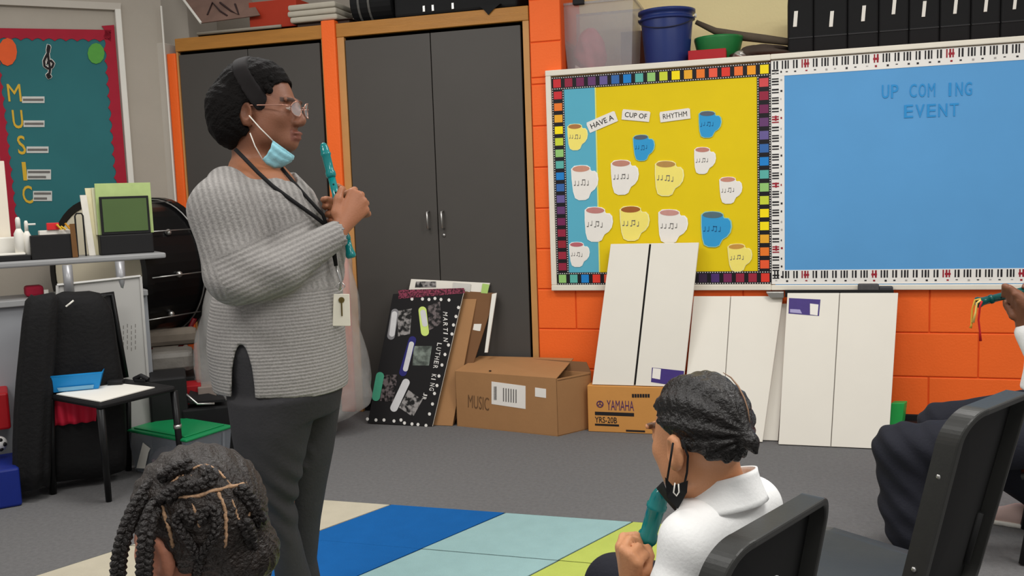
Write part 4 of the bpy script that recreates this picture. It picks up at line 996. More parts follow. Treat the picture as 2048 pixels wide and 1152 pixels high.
box_px(290, 395, 655, 698, 4.86, .1, 'canvas_bundle', M('dusty_canvas', (122, 112, 100), .8, .25, 12), 'dusty canvas bundle in the stand under the drum', 'bundle', .03, None)
box_px(372, 402, 770, 812, 4.5, .15, 'red_carton', M('dark_red_card', (152, 18, 26), .6), 'dark red carton left of the teacher at hip height', 'carton', .004, None)
box_px(398, 432, 772, 815, 4.5, .15, 'grey_carton', M('warm_grey_card', (128, 116, 108), .7), 'warm grey carton between red carton and teacher', 'carton', .004, None)
box_px(366, 470, 810, 862, 4.40, .18, 'black_trunk', m_case, 'low black trunk carrying the open binder, behind the teacher', 'trunk', .01, .001)
# open binder lying on the trunk
f = Frame(412, 4.40); ztk = f.at(412, 808).z
bn = empty('binder', f.o+zv*ztk, f.rz, 'open black binder with a silver edge on the black trunk', 'binder')
a = f.at(372, 786); c = f.at(452, 812)
b = MB(); b.slab([(a.x, .02, .012), (a.x+.02, .02, .002), (c.x, -.0, .002), (c.x-.02, .2, .004), (a.x+.03, .2, .06)], (0, 0, .012)); fix_normals(b.build('cover', m_black, bn, world=False))
b = MB(); b.tube([(a.x-.004, .015, .06), (a.x+.05, .0, .004), (a.x+.13, -.01, -.0)], .006, 6); b.build('silver_edge', m_chrome, bn, world=False, smooth=True)

# ------------------------------------------------------------------ clear storage bin with green lid
zl = .21
L0, L1, L2 = FP(250, 858, zl), FP(372, 880, zl), FP(466, 850, zl)
L3 = L0+L2-L1
gb = empty('storage_bin', lvl((L0+L2)/2, 0), 0, 'clear plastic storage bin with a green lid on the carpet', 'storage bin')
cc = (L0+L1+L2+L3)/4
def shr(p, f_, z): return Vector((cc.x+(p.x-cc.x)*f_, cc.y+(p.y-cc.y)*f_, z))
m_bin = M('clear_bin_plastic', (150, 156, 164), .2, .05, alpha=.38, spec=.6)
ring = [L0, L1, L2, L3]
b = MB(); b.add([shr(p, .86, .004) for p in ring]+[shr(p, .96, zl-.012) for p in ring], [(0, 3, 2, 1)]+[(i, (i+1) % 4, (i+1) % 4+4, i+4) for i in range(4)]); b.build('tub', m_bin, gb, solid=.003)
m_glid = M('green_lid', (22, 132, 78), .35, .05)
b = MB(); b.slab([shr(p, 1.0, zl-.014) for p in ring], zv*.014); fix_normals(b.build('lid', m_glid, gb, bevel=.006))
b = MB(); b.slab([shr(p, .84, zl) for p in ring], zv*.006); fix_normals(b.build('lid_panel', m_glid, gb, bevel=.004))
b = MB()
for t0 in (.12, .3):
    q = lerp(L1, L2, t0); 
q = lerp(L1, L2, .2); b = MB(); b.slab([shr(q, .93, .05), shr(lerp(L1, L2, .24), .93, .05), shr(lerp(L1, L2, .24), .97, zl-.02), shr(q, .97, zl-.02)], (0, -.004, 0)); fix_normals(b.build('rib', m_bin, gb))
q = lerp(L1, L2, .8); b = MB(); b.slab([shr(q, .93, .05), shr(lerp(L1, L2, .84), .93, .05), shr(lerp(L1, L2, .84), .97, zl-.02), shr(q, .97, zl-.02)], (0, -.004, 0)); fix_normals(b.build('rib', m_bin, gb))
n1 = (L1-L0).cross(zv).normalized(); n1 = n1 if n1.y < 0 else -n1
Pt = [PP(x, y, shr(lerp(L0, L1, .3), .93, .1)+n1*.006, n1) for x, y in ((273, 936), (290, 937), (297, 905), (301, 897), (286, 885))]
b = MB(); b.slab(Pt, n1*.001); fix_normals(b.build('torn_label', m_white, gb))
for k, (t_, c, r_, lab) in enumerate([((.45, .3), (156, 140, 148), .06, 'mauve cloth ball on the left inside the green-lidded bin'), ((.68, .45), (196, 160, 164), .055, 'pale pink cloth ball on the right inside the green-lidded bin')]):
    q = L0+(L1-L0)*t_[0]+(L3-L0)*t_[1]*.9; q.z = .07
    tag(blob('cloth_ball', q, (r_*1.2, r_, r_), M('cloth_ball_%d' % k, c, .8, .2), None, 20+k, .2, 16, 10, loc=lvl(q, 0.006)), lab, 'cloth')

# ------------------------------------------------------------------ chair with black jacket
ZS = .46
s0, s1, s2 = FP(98, 788, ZS), FP(198, 806, ZS), FP(352, 770, ZS)
s3 = s0+s2-s1
ch = empty('side_chair', lvl((s0+s2)/2, 0), 0, 'black metal chair used as a side table, jacket over its back', 'chair')
m_blkmet = M('black_metal', (20, 20, 21), .35, .1)
b = MB(); b.slab([p-zv*.03 for p in (s0, s1, s2, s3)], zv*.028); fix_normals(b.build('seat', m_black, ch, bevel=.012))
foot1 = FP(218, 1003); foot2 = FP(367, 966)
b = MB(); b.tube([lerp(s1, s0, .06)+(s3-s0)*.05-zv*.03, foot1+zv*.002], [.017, .013], 10); b.build('leg', m_blkmet, ch, smooth=True)
t2 = lerp(s2, s3, .05)-zv*.03
b = MB(); b.tube([t2, foot2+zv*.002], [.017, .013], 10); b.build('leg', m_blkmet, ch, smooth=True)
b = MB(); b.tube([lerp(t2, foot2, .36), lerp(t2, foot2, .4)], .019, 10); b.build('leg_collar', m_chrome, ch, smooth=True)
foot3 = lvl(s0+(foot1-lvl(s1, 0))*.3, 0); foot3 = lvl(s0-(s1-s0)*.1, 0); foot4 = lvl(s3-(s2-s3)*.1, 0)
for sA, fA in ((s0, foot3), (s3, foot4)):
    b = MB(); b.tube([fA+zv*.002, sA-zv*.02+(s1-s0)*.03], .015, 10); b.build('leg', m_blkmet, ch, smooth=True)
bdir = -(s1-s0).normalized()
b = MB(); b.tube([s0, s0+zv*.40+bdir*.06, s3+zv*.40+bdir*.06, s3], .014, 10); b.build('back_frame', m_blkmet, ch, smooth=True)
b = MB(); b.slab([s0+zv*.2+bdir*.03, s3+zv*.2+bdir*.03, s3+zv*.39+bdir*.06, s0+zv*.39+bdir*.06], bdir*.01); fix_normals(b.build('backrest', m_black, ch))
# jacket: a draped shell, wide at the shoulders, two hanging masses
m_jack = M('black_jacket_cloth', (15, 14, 15), .8, .2, 40, .3, 60)
fj = Frame(140, 3.98)
jk = empty('jacket', (fj.o.x, fj.o.y, 0), fj.rz, 'black jacket draped over the back of the black metal chair', 'jacket')
def drape(keys, ry, yc, nf, amp, seed, nm):
    rnd = random.Random(seed); ph = rnd.uniform(0, 6)
    rows = []
    for (py, xl, xr_) in keys:
        a = fj.at(xl, py, yc); c = fj.at(xr_, py, yc); rows.append(((a.x+c.x)/2, (c.x-a.x)/2, (a.z+c.z)/2))
    N = 40; b = MB(); vs = []
    for i, (cx, rx_, z) in enumerate(rows):
        t = i/(len(rows)-1)
        for k in range(N):
            an = 2*math.pi*k/N; g = 1+amp*t*math.sin(nf*an+ph+t*1.5)
            # flatter, boxier section
            ca, sa = math.cos(an), math.sin(an)
            ca = math.copysign(abs(ca)**.7, ca); sa = math.copysign(abs(sa)**.7, sa)
            vs.append((cx+rx_*ca*(1+amp*.3*t*math.sin(nf*an+ph)), yc+ry*sa*g*(.55+.45*min(1, t*4)), z+.006*math.sin(3*an+seed)))
    fs = [(i*N+k, i*N+(k+1) % N, (i+1)*N+(k+1) % N, (i+1)*N+k) for i in range(len(rows)-1) for k in range(N)]
    fs.append(tuple(range(N))); fs.append(tuple(reversed([(len(rows)-1)*N+k for k in range(N)])))
    b.add(vs, fs); o = fix_normals(b.build(nm, m_jack, jk, smooth=True, world=False)); return o
drape([(586, 112, 178), (592, 92, 200), (606, 76, 212), (630, 66, 226), (660, 62, 231), (700, 60, 236), (745, 58, 243), (780, 58, 250), (810, 58, 252), (860, 62, 254), (910, 66, 255), (948, 70, 254)], .085, .07, 9, .10, 2, 'body')
drape([(590, 62, 112), (602, 50, 118), (640, 44, 116), (700, 38, 112), (760, 32, 108), (820, 28, 106), (880, 26, 104), (940, 26, 102), (972, 30, 100)], .07, -.03, 7, .16, 5, 'sleeve')
b = MB(); a = fj.at(132, 613, -.035); c = fj.at(147, 601, -.035); b.tube([a, lerp(a, c, .5)+Vector((0, -.005, 0)), c], .004, 6); b.build('logo_mark', m_white, jk, world=False)
# things on the seat
b = MB(); b.slab([lerp(s0, s1, .12)+(s3-s0)*.02+zv*.0, lerp(s0, s1, .98)+(s3-s0)*.03, lerp(s0, s1, .9)+(s3-s0)*.78, lerp(s0, s1, .1)+(s3-s0)*.7], zv*.004); tag(fix_normals(b.build('paper_sheet', m_white, loc=s0)), 'white papers spread over the black chair seat', 'papers')
t0, t1, t3 = FP(100, 780, ZS+.004), FP(190, 772, ZS+.004), FP(95, 752, ZS+.004)
f = Frame(148, (lvl((t0+t1)/2, 0)-lvl(CAM, 0)).dot(lvl(_F, 0).normalized())); 
a = f.at(104, 781); c = f.at(192, 772); hh = f.at(95, 745).z-ZS-.004
bt = empty('blue_tray', f.o+zv*(ZS+.005)-f.y*.05+f.x*.012, f.rz-.12, 'small bright blue plastic basket on the papers on the chair seat', 'basket')
m_bt = M('bright_blue_plastic', (26, 136, 204), .35, .06)
xa, xb, dd = a.x, c.x, .13; sp = .022; hh = max(.05, min(hh, .075))
lo = [(xa, -.03, .002), (xb, -.03, .002), (xb, dd, .002), (xa, dd, .002)]; hi = [(xa-sp, -.03-sp, hh), (xb+sp, -.03-sp, hh), (xb+sp, dd+sp, hh), (xa-sp, dd+sp, hh)]
b = MB(); b.add(lo+hi, [(0, 3, 2, 1)]+[(i, (i+1) % 4, (i+1) % 4+4, i+4) for i in range(4)]); b.build('tub', m_bt, bt, world=False, solid=.004)
b = MB(); b.tube([Vector(p) for p in hi], .004, 6, closed=True); b.build('rim', m_bt, bt, world=False, smooth=True)
b = MB(); b.slab([(xa+.02, -.034, .004), (xb-.02, -.034, .004), (xb-.015, -.042, .022), (xa+.015, -.042, .022)], (0, -.002, 0)); fix_normals(b.build('pale_label', M('pale_blue_label', (120, 176, 210), .5), bt, world=False))
q = FP(232, 768, ZS+.006); b = MB(); b.box((-.035, -.02, 0), (.035, .02, .02)); o = b.build('stapler', m_black, bevel=.006); o.location = q; o.rotation_euler = (0, 0, .4); tag(o, 'small black stapler on the papers beside the blue basket', 'stapler')
q = FP(283, 764, ZS+.006); b = MB(); b.tube([(-.04, 0, .012), (0, 0, .03), (.04, 0, .012)], .011, 8); b.box((-.03, -.015, 0), (.03, .015, .014)); o = b.build('tape_dispenser', m_black, bevel=.003); o.location = q; tag(o, 'black tape dispenser near the right corner of the chair seat', 'dispenser')
# red cloth hanging under the seat
fr2 = Frame(145, 3.90)
P0 = fr2.at(96, 800); P1 = fr2.at(196, 806); P2 = fr2.at(192, 848); P3 = fr2.at(108, 858)
b = MB()
def redf(u, v):
    p = quadlerp(P3, P2, P1, P0, u, v); return p+Vector((0, .06+.012*math.sin(u*22)*(1-v*.5), 0))
b.grid(redf, 30, 8)
o = b.build('red_cloth', M('crimson_bag_cloth', (200, 30, 58), .7, .15, 14), smooth=True, solid=.004); o.location = (fr2.o.x, fr2.o.y, 0); o.rotation_euler = (0, 0, fr2.rz); tag(o, 'crimson cloth bag hanging under the chair seat', 'bag')
# left edge: blue bin, ball, red bin
box_px(-60, 38, 935, 996, 3.75, .3, 'blue_bin', M('royal_blue_plastic', (22, 40, 120), .4), 'royal blue bin at the bottom left edge beside the jacket', 'bin', .01, .001)
f = Frame(-2, 3.85); c = f.at(-2, 898); rb_ = f.at(16, 898).x-c.x
zblue = f.at(0, 935).z
sb = empty('patterned_ball', f.o+zv*0, f.rz, 'white and black ball on the blue bin at the left edge', 'ball')
b = MB(); b.ball((c.x, 0.1, c.z), rb_, 20, 14); b.build('ball', M('white_ball', (214, 212, 210), .4, .05), sb, smooth=True, world=False)
for k in range(5):
    a = k*1.2566; b = MB(); b.ball((c.x+rb_*.62*math.cos(a), .1-rb_*.7, c.z+rb_*.62*math.sin(a)), (rb_*.3, rb_*.22, rb_*.3), 8, 6); b.build('black_patch', m_black, sb, smooth=True, world=False)
box_px(-50, 16, 785, 868, 3.98, .2, 'red_bin', M('red_bin_plastic', (170, 20, 28), .45), 'red plastic bin at the left edge above the ball', 'bin', .01, None)

# ------------------------------------------------------------------ clear plastic bag standing on the floor behind the teacher
yg = FP(700, 852).y+.02
fg = Frame(600, 4.75)
pb = empty('plastic_bag', (fg.o.x, fg.o.y, 0), fg.rz, 'big crumpled clear plastic bag standing on the floor behind the teacher', 'bag')
m_bagm = M('clear_poly_film', (186, 184, 180), .18, .1, 12, 1.0, 9, alpha=.42, spec=.8)
keys_ = [(505, 470, 700), (540, 425, 706), (600, 405, 716), (660, 392, 722), (720, 386, 734), (770, 388, 744), (800, 392, 746), (822, 398, 738), (848, 408, 696)]
rows = []
for (py, xl, xr_) in keys_:
    a = fg.at(xl, py); c = fg.at(xr_, py); rows.append(((a.x+c.x)/2, (c.x-a.x)/2, max(.006, (a.z+c.z)/2)))
N = 64; vs = []
NV = 36
for i in range(NV):
    t = i/(NV-1)*(len(rows)-1); k0 = min(int(t), len(rows)-2); tt = t-k0
    cx, rx_, z = [lerp(rows[k0][j], rows[k0+1][j], tt) for j in range(3)]
    for k in range(N):
        an = 2*math.pi*k/N; g = 1+.05*math.sin(7*an+z*9)+.04*math.sin(13*an-z*14)+.03*math.sin(19*an+z*31)
        vs.append((cx+rx_*math.cos(an)*(1+.02*math.sin(9*an+z*20)), .17*math.sin(an)*g*(.5+.5*min(1, t/2)), z))
fs = [(i*N+k, i*N+(k+1) % N, (i+1)*N+(k+1) % N, (i+1)*N+k) for i in range(NV-1) for k in range(N)]
fs.append(tuple(range(N))); fs.append(tuple(reversed([(NV-1)*N+k for k in range(N)])))
b = MB(); b.add(vs, fs); fix_normals(b.build('film', m_bagm, pb, smooth=True, world=False))
b = MB(); b.box((rows[6][0]-.28, -.08, .01), (rows[6][0]+.26, .1, .42)); b.build('bundle_inside', M('grey_bundle', (92, 90, 88), .7, .3, 8), pb, world=False, bevel=.03, seg=3)
# ------------------------------------------------------------------ sculpting kit: smooth distance fields turned into one continuous mesh
class Sculpt:
    def __init__(s, lo, hi, h):
        s.lo = np.array(lo, float); s.h = h; s.n = [int(math.ceil((hi[i]-lo[i])/h))+1 for i in range(3)]
        s.ax = [(s.lo[i]+h*np.arange(s.n[i])).astype(np.float32) for i in range(3)]
        s.D = np.full(s.n, 9.0, np.float32)
    def sub(s, lo, hi, pad):
        sl = []
        for i in range(3):
            a = int(max(0, math.floor((lo[i]-pad-s.lo[i])/s.h))); b = int(min(s.n[i], math.ceil((hi[i]+pad-s.lo[i])/s.h)+1))
            if b <= a: return None
            sl.append(slice(a, b))
        X = s.ax[0][sl[0]][:, None, None]; Y = s.ax[1][sl[1]][None, :, None]; Z = s.ax[2][sl[2]][None, None, :]
        return tuple(sl), X, Y, Z
    def put(s, sl, d, k, cut=False):
        a = s.D[sl]
        if cut:
            d = -d; hh = np.clip(.5-.5*(a-d)/k, 0, 1); s.D[sl] = a*(1-hh)+d*hh+k*hh*(1-hh)
        else:
            hh = np.clip(.5+.5*(a-d)/k, 0, 1); s.D[sl] = a*(1-hh)+d*hh-k*hh*(1-hh)
    def cap(s, a, b, r1, r2=None, k=.012, cut=False):
        r2 = r1 if r2 is None else r2
        a = np.array(a, float); b = np.array(b, float); R = max(r1, r2)
        q = s.sub(np.minimum(a, b)-R, np.maximum(a, b)+R, k+3*s.h)
        if q is None: return s
        sl, X, Y, Z = q
        d = b-a; L = max(1e-9, d@d)
        t = np.clip(((X-a[0])*d[0]+(Y-a[1])*d[1]+(Z-a[2])*d[2])/L, 0, 1)
        e = np.sqrt((X-a[0]-t*d[0])**2+(Y-a[1]-t*d[1])**2+(Z-a[2]-t*d[2])**2)-(r1+(r2-r1)*t)
        s.put(sl, e, k, cut); return s
    def chain(s, pts, rs, k=.012, cut=False):
        for i in range(len(pts)-1): s.cap(pts[i], pts[i+1], rs[i], rs[i+1], k, cut)
        return s
    def ell(s, c, r, rot=None, k=.012, cut=False):
        """ellipsoid; rot = 3x3 whose columns are its axes"""
        c = np.array(c, float); R = max(r)
        q = s.sub(c-R, c+R, k+3*s.h)
        if q is None: return s
        sl, X, Y, Z = q
        x, y, z = X-c[0], Y-c[1], Z-c[2]
        if rot is not None:
            m = np.array(rot); x, y, z = (x*m[0][0]+y*m[1][0]+z*m[2][0]), (x*m[0][1]+y*m[1][1]+z*m[2][1]), (x*m[0][2]+y*m[1][2]+z*m[2][2])
        k0 = np.sqrt((x/r[0])**2+(y/r[1])**2+(z/r[2])**2)+1e-6
        k1 = np.sqrt((x/r[0]**2)**2+(y/r[1]**2)**2+(z/r[2]**2)**2)+1e-6
        s.put(sl, k0*(k0-1)/k1, k, cut); return s
    def loft(s, keys, k=.02, cut=False):
        """stack of ellipses [(z, cx, cy, rx, ry)] from the bottom up, closed at both ends"""
        K = np.array(sorted(keys), float)
        R = max(K[:, 3].max(), K[:, 4].max())
        lo = [K[:, 1].min()-K[:, 3].max(), K[:, 2].min()-K[:, 4].max(), K[0, 0]]; hi = [K[:, 1].max()+K[:, 3].max(), K[:, 2].max()+K[:, 4].max(), K[-1, 0]]
        q = s.sub(lo, hi, k+3*s.h)
        if q is None: return s
        sl, X, Y, Z = q
        z1 = np.clip(Z.ravel(), K[0, 0], K[-1, 0])
        cx, cy, rx, ry = [np.interp(z1, K[:, 0], K[:, i])[None, None, :] for i in (1, 2, 3, 4)]
        x, y = X-cx, Y-cy
        k0 = np.sqrt((x/rx)**2+(y/ry)**2)+1e-6; k1 = np.sqrt((x/rx**2)**2+(y/ry**2)**2)+1e-6
        d = k0*(k0-1)/k1
        dz = np.maximum(K[0, 0]-Z, Z-K[-1, 0])
        d = np.where(d > 0, np.sqrt(d**2+np.maximum(dz, 0)**2), np.maximum(d, dz))
        s.put(sl, d.astype(np.float32), k, cut); return s
    def plane_cut(s, p, n):
        """removes everything on the side n points to"""
        X = s.ax[0][:, None, None]; Y = s.ax[1][None, :, None]; Z = s.ax[2][None, None, :]
        d = (X-p[0])*n[0]+(Y-p[1])*n[1]+(Z-p[2])*n[2]
        s.D = np.maximum(s.D, d.astype(np.float32)); return s
    def cut_with(s, other): s.D = np.maximum(s.D, -other.D); return s
    def points(s): return np.meshgrid(*s.ax, indexing='ij')
    def mesh(s):
        D = s.D; S = D < 0; nx, ny, nz = s.n
        acc = np.zeros((nx-1, ny-1, nz-1, 3), np.float32); cnt = np.zeros((nx-1, ny-1, nz-1), np.float32)
        cs = [(i, j, k) for i in (0, 1) for j in (0, 1) for k in (0, 1)]
        def C(A, c): return A[c[0]:nx-1+c[0], c[1]:ny-1+c[1], c[2]:nz-1+c[2]]
        tot = sum(C(S, c).astype(np.int8) for c in cs); act = (tot > 0) & (tot < 8)
        I = np.argwhere(act)
        vals = np.stack([D[I[:, 0]+c[0], I[:, 1]+c[1], I[:, 2]+c[2]] for c in cs], 1)
        P = np.zeros((len(I), 3)); N = np.zeros(len(I))
        for a in range(8):
            for b in range(a+1, 8):
                if sum(abs(cs[a][m]-cs[b][m]) for m in range(3)) != 1: continue
                va, vb = vals[:, a], vals[:, b]; x = (va < 0) != (vb < 0)
                t = np.where(x, va/np.where(x, va-vb, 1), 0)
                p = np.array(cs[a])[None, :]+t[:, None]*(np.array(cs[b])-np.array(cs[a]))[None, :]
                P += np.where(x[:, None], p, 0); N += x
        P = (P/N[:, None]+I)*s.h+s.lo
        idx = -np.ones((nx-1, ny-1, nz-1), np.int64); idx[act] = np.arange(len(I))
        Q = []
        for ax in range(3):
            o1, o2 = (ax+1) % 3, (ax+2) % 3
            sa = [slice(None)]*3; sb = [slice(None)]*3
            sa[ax] = slice(0, -1); sb[ax] = slice(1, None)
            A = S[tuple(sa)]; B = S[tuple(sb)]; E = np.argwhere(A != B)
            ok = (E[:, o1] > 0) & (E[:, o2] > 0) & (E[:, o1] < s.n[o1]-1) & (E[:, o2] < s.n[o2]-1); E = E[ok]
            fl = A[E[:, 0], E[:, 1], E[:, 2]]
            def cell(d1, d2):
                F = E.copy(); F[:, o1] += d1; F[:, o2] += d2; return idx[F[:, 0], F[:, 1], F[:, 2]]
            q = np.stack([cell(-1, -1), cell(0, -1), cell(0, 0), cell(-1, 0)], 1)
            q[~fl] = q[~fl][:, ::-1]
            Q.append(q)
        return P, np.concatenate(Q)
    def build(s, name, mat, parent=None, colour=None, attr=None, loc=None, rz=0.0, relax=1):
        P, Q = s.mesh()
        for _ in range(relax):      # light smoothing of the surface
            acc = np.zeros_like(P); c = np.zeros(len(P))
            for a, b in ((0, 1), (1, 2), (2, 3), (3, 0)):
                np.add.at(acc, Q[:, a], P[Q[:, b]]); np.add.at(acc, Q[:, b], P[Q[:, a]]); np.add.at(c, Q[:, a], 1); np.add.at(c, Q[:, b], 1)
            P = P*.45+.55*acc/np.maximum(c, 1)[:, None]
        me = bpy.data.meshes.new(name); me.vertices.add(len(P)); me.vertices.foreach_set('co', P.astype(np.float32).ravel())
        me.loops.add(len(Q)*4); me.loops.foreach_set('vertex_index', Q.astype(np.int32).ravel())
        me.polygons.add(len(Q)); me.polygons.foreach_set('loop_start', np.arange(0, len(Q)*4, 4, dtype=np.int32))
        me.update(calc_edges=True); me.polygons.foreach_set('use_smooth', np.ones(len(Q), bool))
        me.materials.append(mat)
        if colour is not None:
            c = np.ones((len(P), 4), np.float32); c[:, :3] = colour(P)
            me.color_attributes.new('Col', 'FLOAT_COLOR', 'POINT').data.foreach_set('color', c.ravel())
        if attr is not None:
            for nm, fn in attr.items(): me.attributes.new(nm, 'FLOAT', 'POINT').data.foreach_set('value', fn(P).astype(np.float32))
        o = bpy.data.objects.new(name, me); COL.objects.link(o)
        if parent is not None: o.parent = parent; WM[o.name] = WM[parent.name].copy()
        else:
            o.location = loc; o.rotation_euler = (0, 0, rz); WM[o.name] = mat_of(Vector(loc), rz)
        return o
def basis(ax, up=(0, 0, 1)):
    """columns: ax, side, up'"""
    a = np.array(ax, float); a /= np.linalg.norm(a); u = np.array(up, float); sd = np.cross(u, a); sd /= np.linalg.norm(sd); u = np.cross(a, sd)
    return np.stack([a, sd, u], 1)
def skin_mat(name): return M(name, (255, 255, 255), .48, .07, 30, .10, 220, attr='Col', spec=.4)
def L3(c): return np.array(lin(c)[:3])
class Head:
    """head in its own axes: f forward, l to its left, u up; c is the middle of the skull; S scales an adult head of 0.225"""
    def __init__(s, c, f, u, S): s.c = np.array(c, float); B = basis(f, u); s.f, s.l, s.u = B[:, 0], B[:, 1], B[:, 2]; s.B = B; s.S = S
    def p(s, f, l, u): return s.c+(s.f*f+s.l*l+s.u*u)*s.S
    def loc(s, P): q = (P-s.c)/s.S; return q@s.f, q@s.l, q@s.u
    def face(s, g, jaw=1.0, nose=1.0, lips=1.0):
        S = s.S; B = s.B
        g.ell(s.p(-.015, 0, .030), (.100*S, .078*S, .092*S), B, .01)            # skull
        g.ell(s.p(.030, 0, -.030), (.066*S, .064*S, .080*S), B, .03*S)           # face
        g.ell(s.p(.056, 0, -.088), (.040*S*jaw, .040*S, .030*S), B, .03*S)       # chin
        for e in (-1, 1):
            g.ell(s.p(.052, .040*e, -.022), (.030*S, .026*S, .026*S), B, .02*S)  # cheek bones
            g.ell(s.p(.015, .050*e, -.062), (.040*S, .020*S, .032*S), B, .025*S) # jaw
            g.ell(s.p(.094, .033*e, .004), (.014*S, .020*S, .012*S), B, .008*S, True)   # eye sockets
            g.ell(s.p(.083, .032*e, .002), (.0125*S, .0135*S, .0125*S), B, .004*S)      # eye balls with lids
            g.cap(s.p(.089, .050*e, .026), s.p(.094, .016*e, .024), .007*S, .008*S, .012*S)  # brows
            # ears
            g.ell(s.p(-.016, .084*e, -.012), (.022*S, .012*S, .036*S), B, .004*S)
            g.ell(s.p(-.008, .096*e, -.008), (.0135*S, .013*S, .023*S), B, .002*S, True)
            g.ell(s.p(-.006, .079*e, -.040), (.009*S, .006*S, .010*S), B, .006*S)
            g.ell(s.p(.103, .012*e, -.036), (.011*S, .010*S*nose, .009*S), B, .008*S)   # nostril wings
            g.ell(s.p(.112, .008*e, -.042), (.005*S, .004*S, .004*S), B, .003*S, True)
        g.cap(s.p(.088, 0, .014), s.p(.112, 0, -.028), .009*S, .012*S*nose, .012*S)      # nose
        g.ell(s.p(.099, 0, -.064), (.011*S*lips, .025*S, .0068*S), B, .005*S)            # upper lip
        g.ell(s.p(.096, 0, -.077), (.011*S*lips, .022*S, .0070*S), B, .005*S)            # lower lip
        return s
    def colour(s, base, lipc, dark):
        b, lp, dk = L3(base), L3(lipc), L3(dark)
        def fn(P):
            f, l, u = s.loc(P); c = np.tile(b, (len(P), 1))
            def mix(w, col):
                w = np.clip(w, 0, 1)[:, None]; return c*(1-w)+col*w
            c = mix(np.where((f > .085) & (abs(l) < .028) & (u < -.055) & (u > -.087), .85, 0), lp)
            c = mix(np.where((f > .07) & (abs(u-.026) < .006) & (abs(l) > .012) & (abs(l) < .052), .8, 0), dk)   # brows
            e = np.where((f > .06) & (((abs(l)-.032)/.012)**2+((u-.002)/.0045)**2 < 1), 1, 0); c = mix(e*.9, np.array([.55, .5, .45]))
            i = np.where((f > .06) & ((abs(l)-.032)**2+(u-.002)**2 < .0042**2), 1, 0); c = mix(i, np.array([.02, .012, .01]))
            return c
        return fn
def finger(g, base, dirs, lens, r, k=.004):
    """finger of three bones; dirs are the bone directions"""
    p = np.array(base, float); rr = r
    for d, L in zip(dirs, lens):
        d = np.array(d, float); d /= np.linalg.norm(d); q = p+d*L
        g.cap(p, q, rr, rr*.92, k); p = q; rr *= .92
    return p
def nail_pos(): pass
# ------------------------------------------------------------------ the teacher
FT = Frame(560, 2.61)
def T(px, py, y=0.0): v = FT.at(px, py, y); return np.array((v.x, v.y, v.z))
SK_T = (134, 88, 66)
hT = Head(T(527, 222, 0.0), (math.cos(math.radians(24)), -math.sin(math.radians(24)), -.03), (.02, 0, 1), 1.02)
g = Sculpt((-.40, -.36, .0), (.42, .36, 1.72), .0042)
hT.face(g, 1.05, 1.15, 1.1)
# neck and upper chest
g.cap(T(505, 285, .01), T(520, 365, .02), .060, .072, .03)
g.loft([(T(560, 420)[2], T(535, 420)[0], .02, .13, .155), (T(560, 372)[2], T(522, 372)[0], .02, .115, .16), (T(560, 345)[2], T(515, 345)[0], .02, .09, .13), (T(560, 325)[2], T(508, 325)[0], .015, .065, .075)], .03)
# trunk (under the sweater)
g.loft([(T(560, 800)[2], T(570, 800)[0], .02, .15, .17), (T(560, 650)[2], T(555, 650)[0], .02, .15, .165), (T(560, 520)[2], T(548, 520)[0], .02, .14, .15), (T(560, 400)[2], T(535, 400)[0], .02, .12, .15)], .04)
# legs
hipN, kneeN, ankN = T(545, 800, -.07), T(560, 1000, -.08), T(590, 1190, -.08)
hipF, kneeF, ankF = T(600, 800, .10), T(600, 1000, .10), T(612, 1185, .10)
for h_, kn, an in ((hipN, kneeN, ankN), (hipF, kneeF, ankF)):
    an = an.copy(); an[2] = .085
    g.chain([h_, kn, an], [.075, .034, .022], .03); g.cap(an, an+np.array([.0, 0, -.04]), .024, .024, .02)
    g.cap(an+np.array([.0, 0, -.045]), an+np.array([.12, -.03, -.055]), .028, .022, .02)
# near (right) arm: shoulder, elbow, wrist
shN, elN, wrN = T(450, 395, -.15), T(482, 566, -.19), T(672, 470, -.15)
g.chain([shN, elN, wrN], [.045, .038, .026], .02)
shF, elF, wrF = T(560, 395, .17), T(640, 560, .20), T(668, 470, .05)
g.chain([shF, elF, wrF], [.045, .038, .026], .02)
# recorder axis
rcA, rcB = T(646, 286, -.06), T(703, 516, -.105)
rax = (rcB-rcA)/np.linalg.norm(rcB-rcA)
# near hand: palm from the wrist to the knuckles, fingers curl away round the recorder
def hand_near(g):
    kn = [T(704, 384, -.115), T(718, 390, -.118), T(727, 403, -.118), T(731, 420, -.114)]
    for q in kn: g.cap(wrN+(q-wrN)*.08, q, .0175, .0125, .012)
    tips = [T(668, 392, -.062), T(676, 408, -.062), T(681, 424, -.068), T(688, 440, -.075)]
    for i, (q, tp) in enumerate(zip(kn, tips)):
        m1 = q+np.array([.010, .034, .006-.006*i]); m2 = tp+np.array([.026, .008, .002])
        L = .0098-.0006*(i == 3)
        g.chain([q, m1, m2, tp], [L*1.08, L, L*.95, L*.86], .004)
    # index finger raised over the hole
    # thumb: leaves the side of the palm near the wrist, lies along the recorder
    t0 = wrN+(kn[0]-wrN)*.30; t1 = T(672, 425, -.135); t2 = T(676, 398, -.125); t3 = T(683, 378, -.108)
    g.chain([t0, t1, t2, t3], [.015, .0135, .0115, .0095], .008)
hand_near(g)
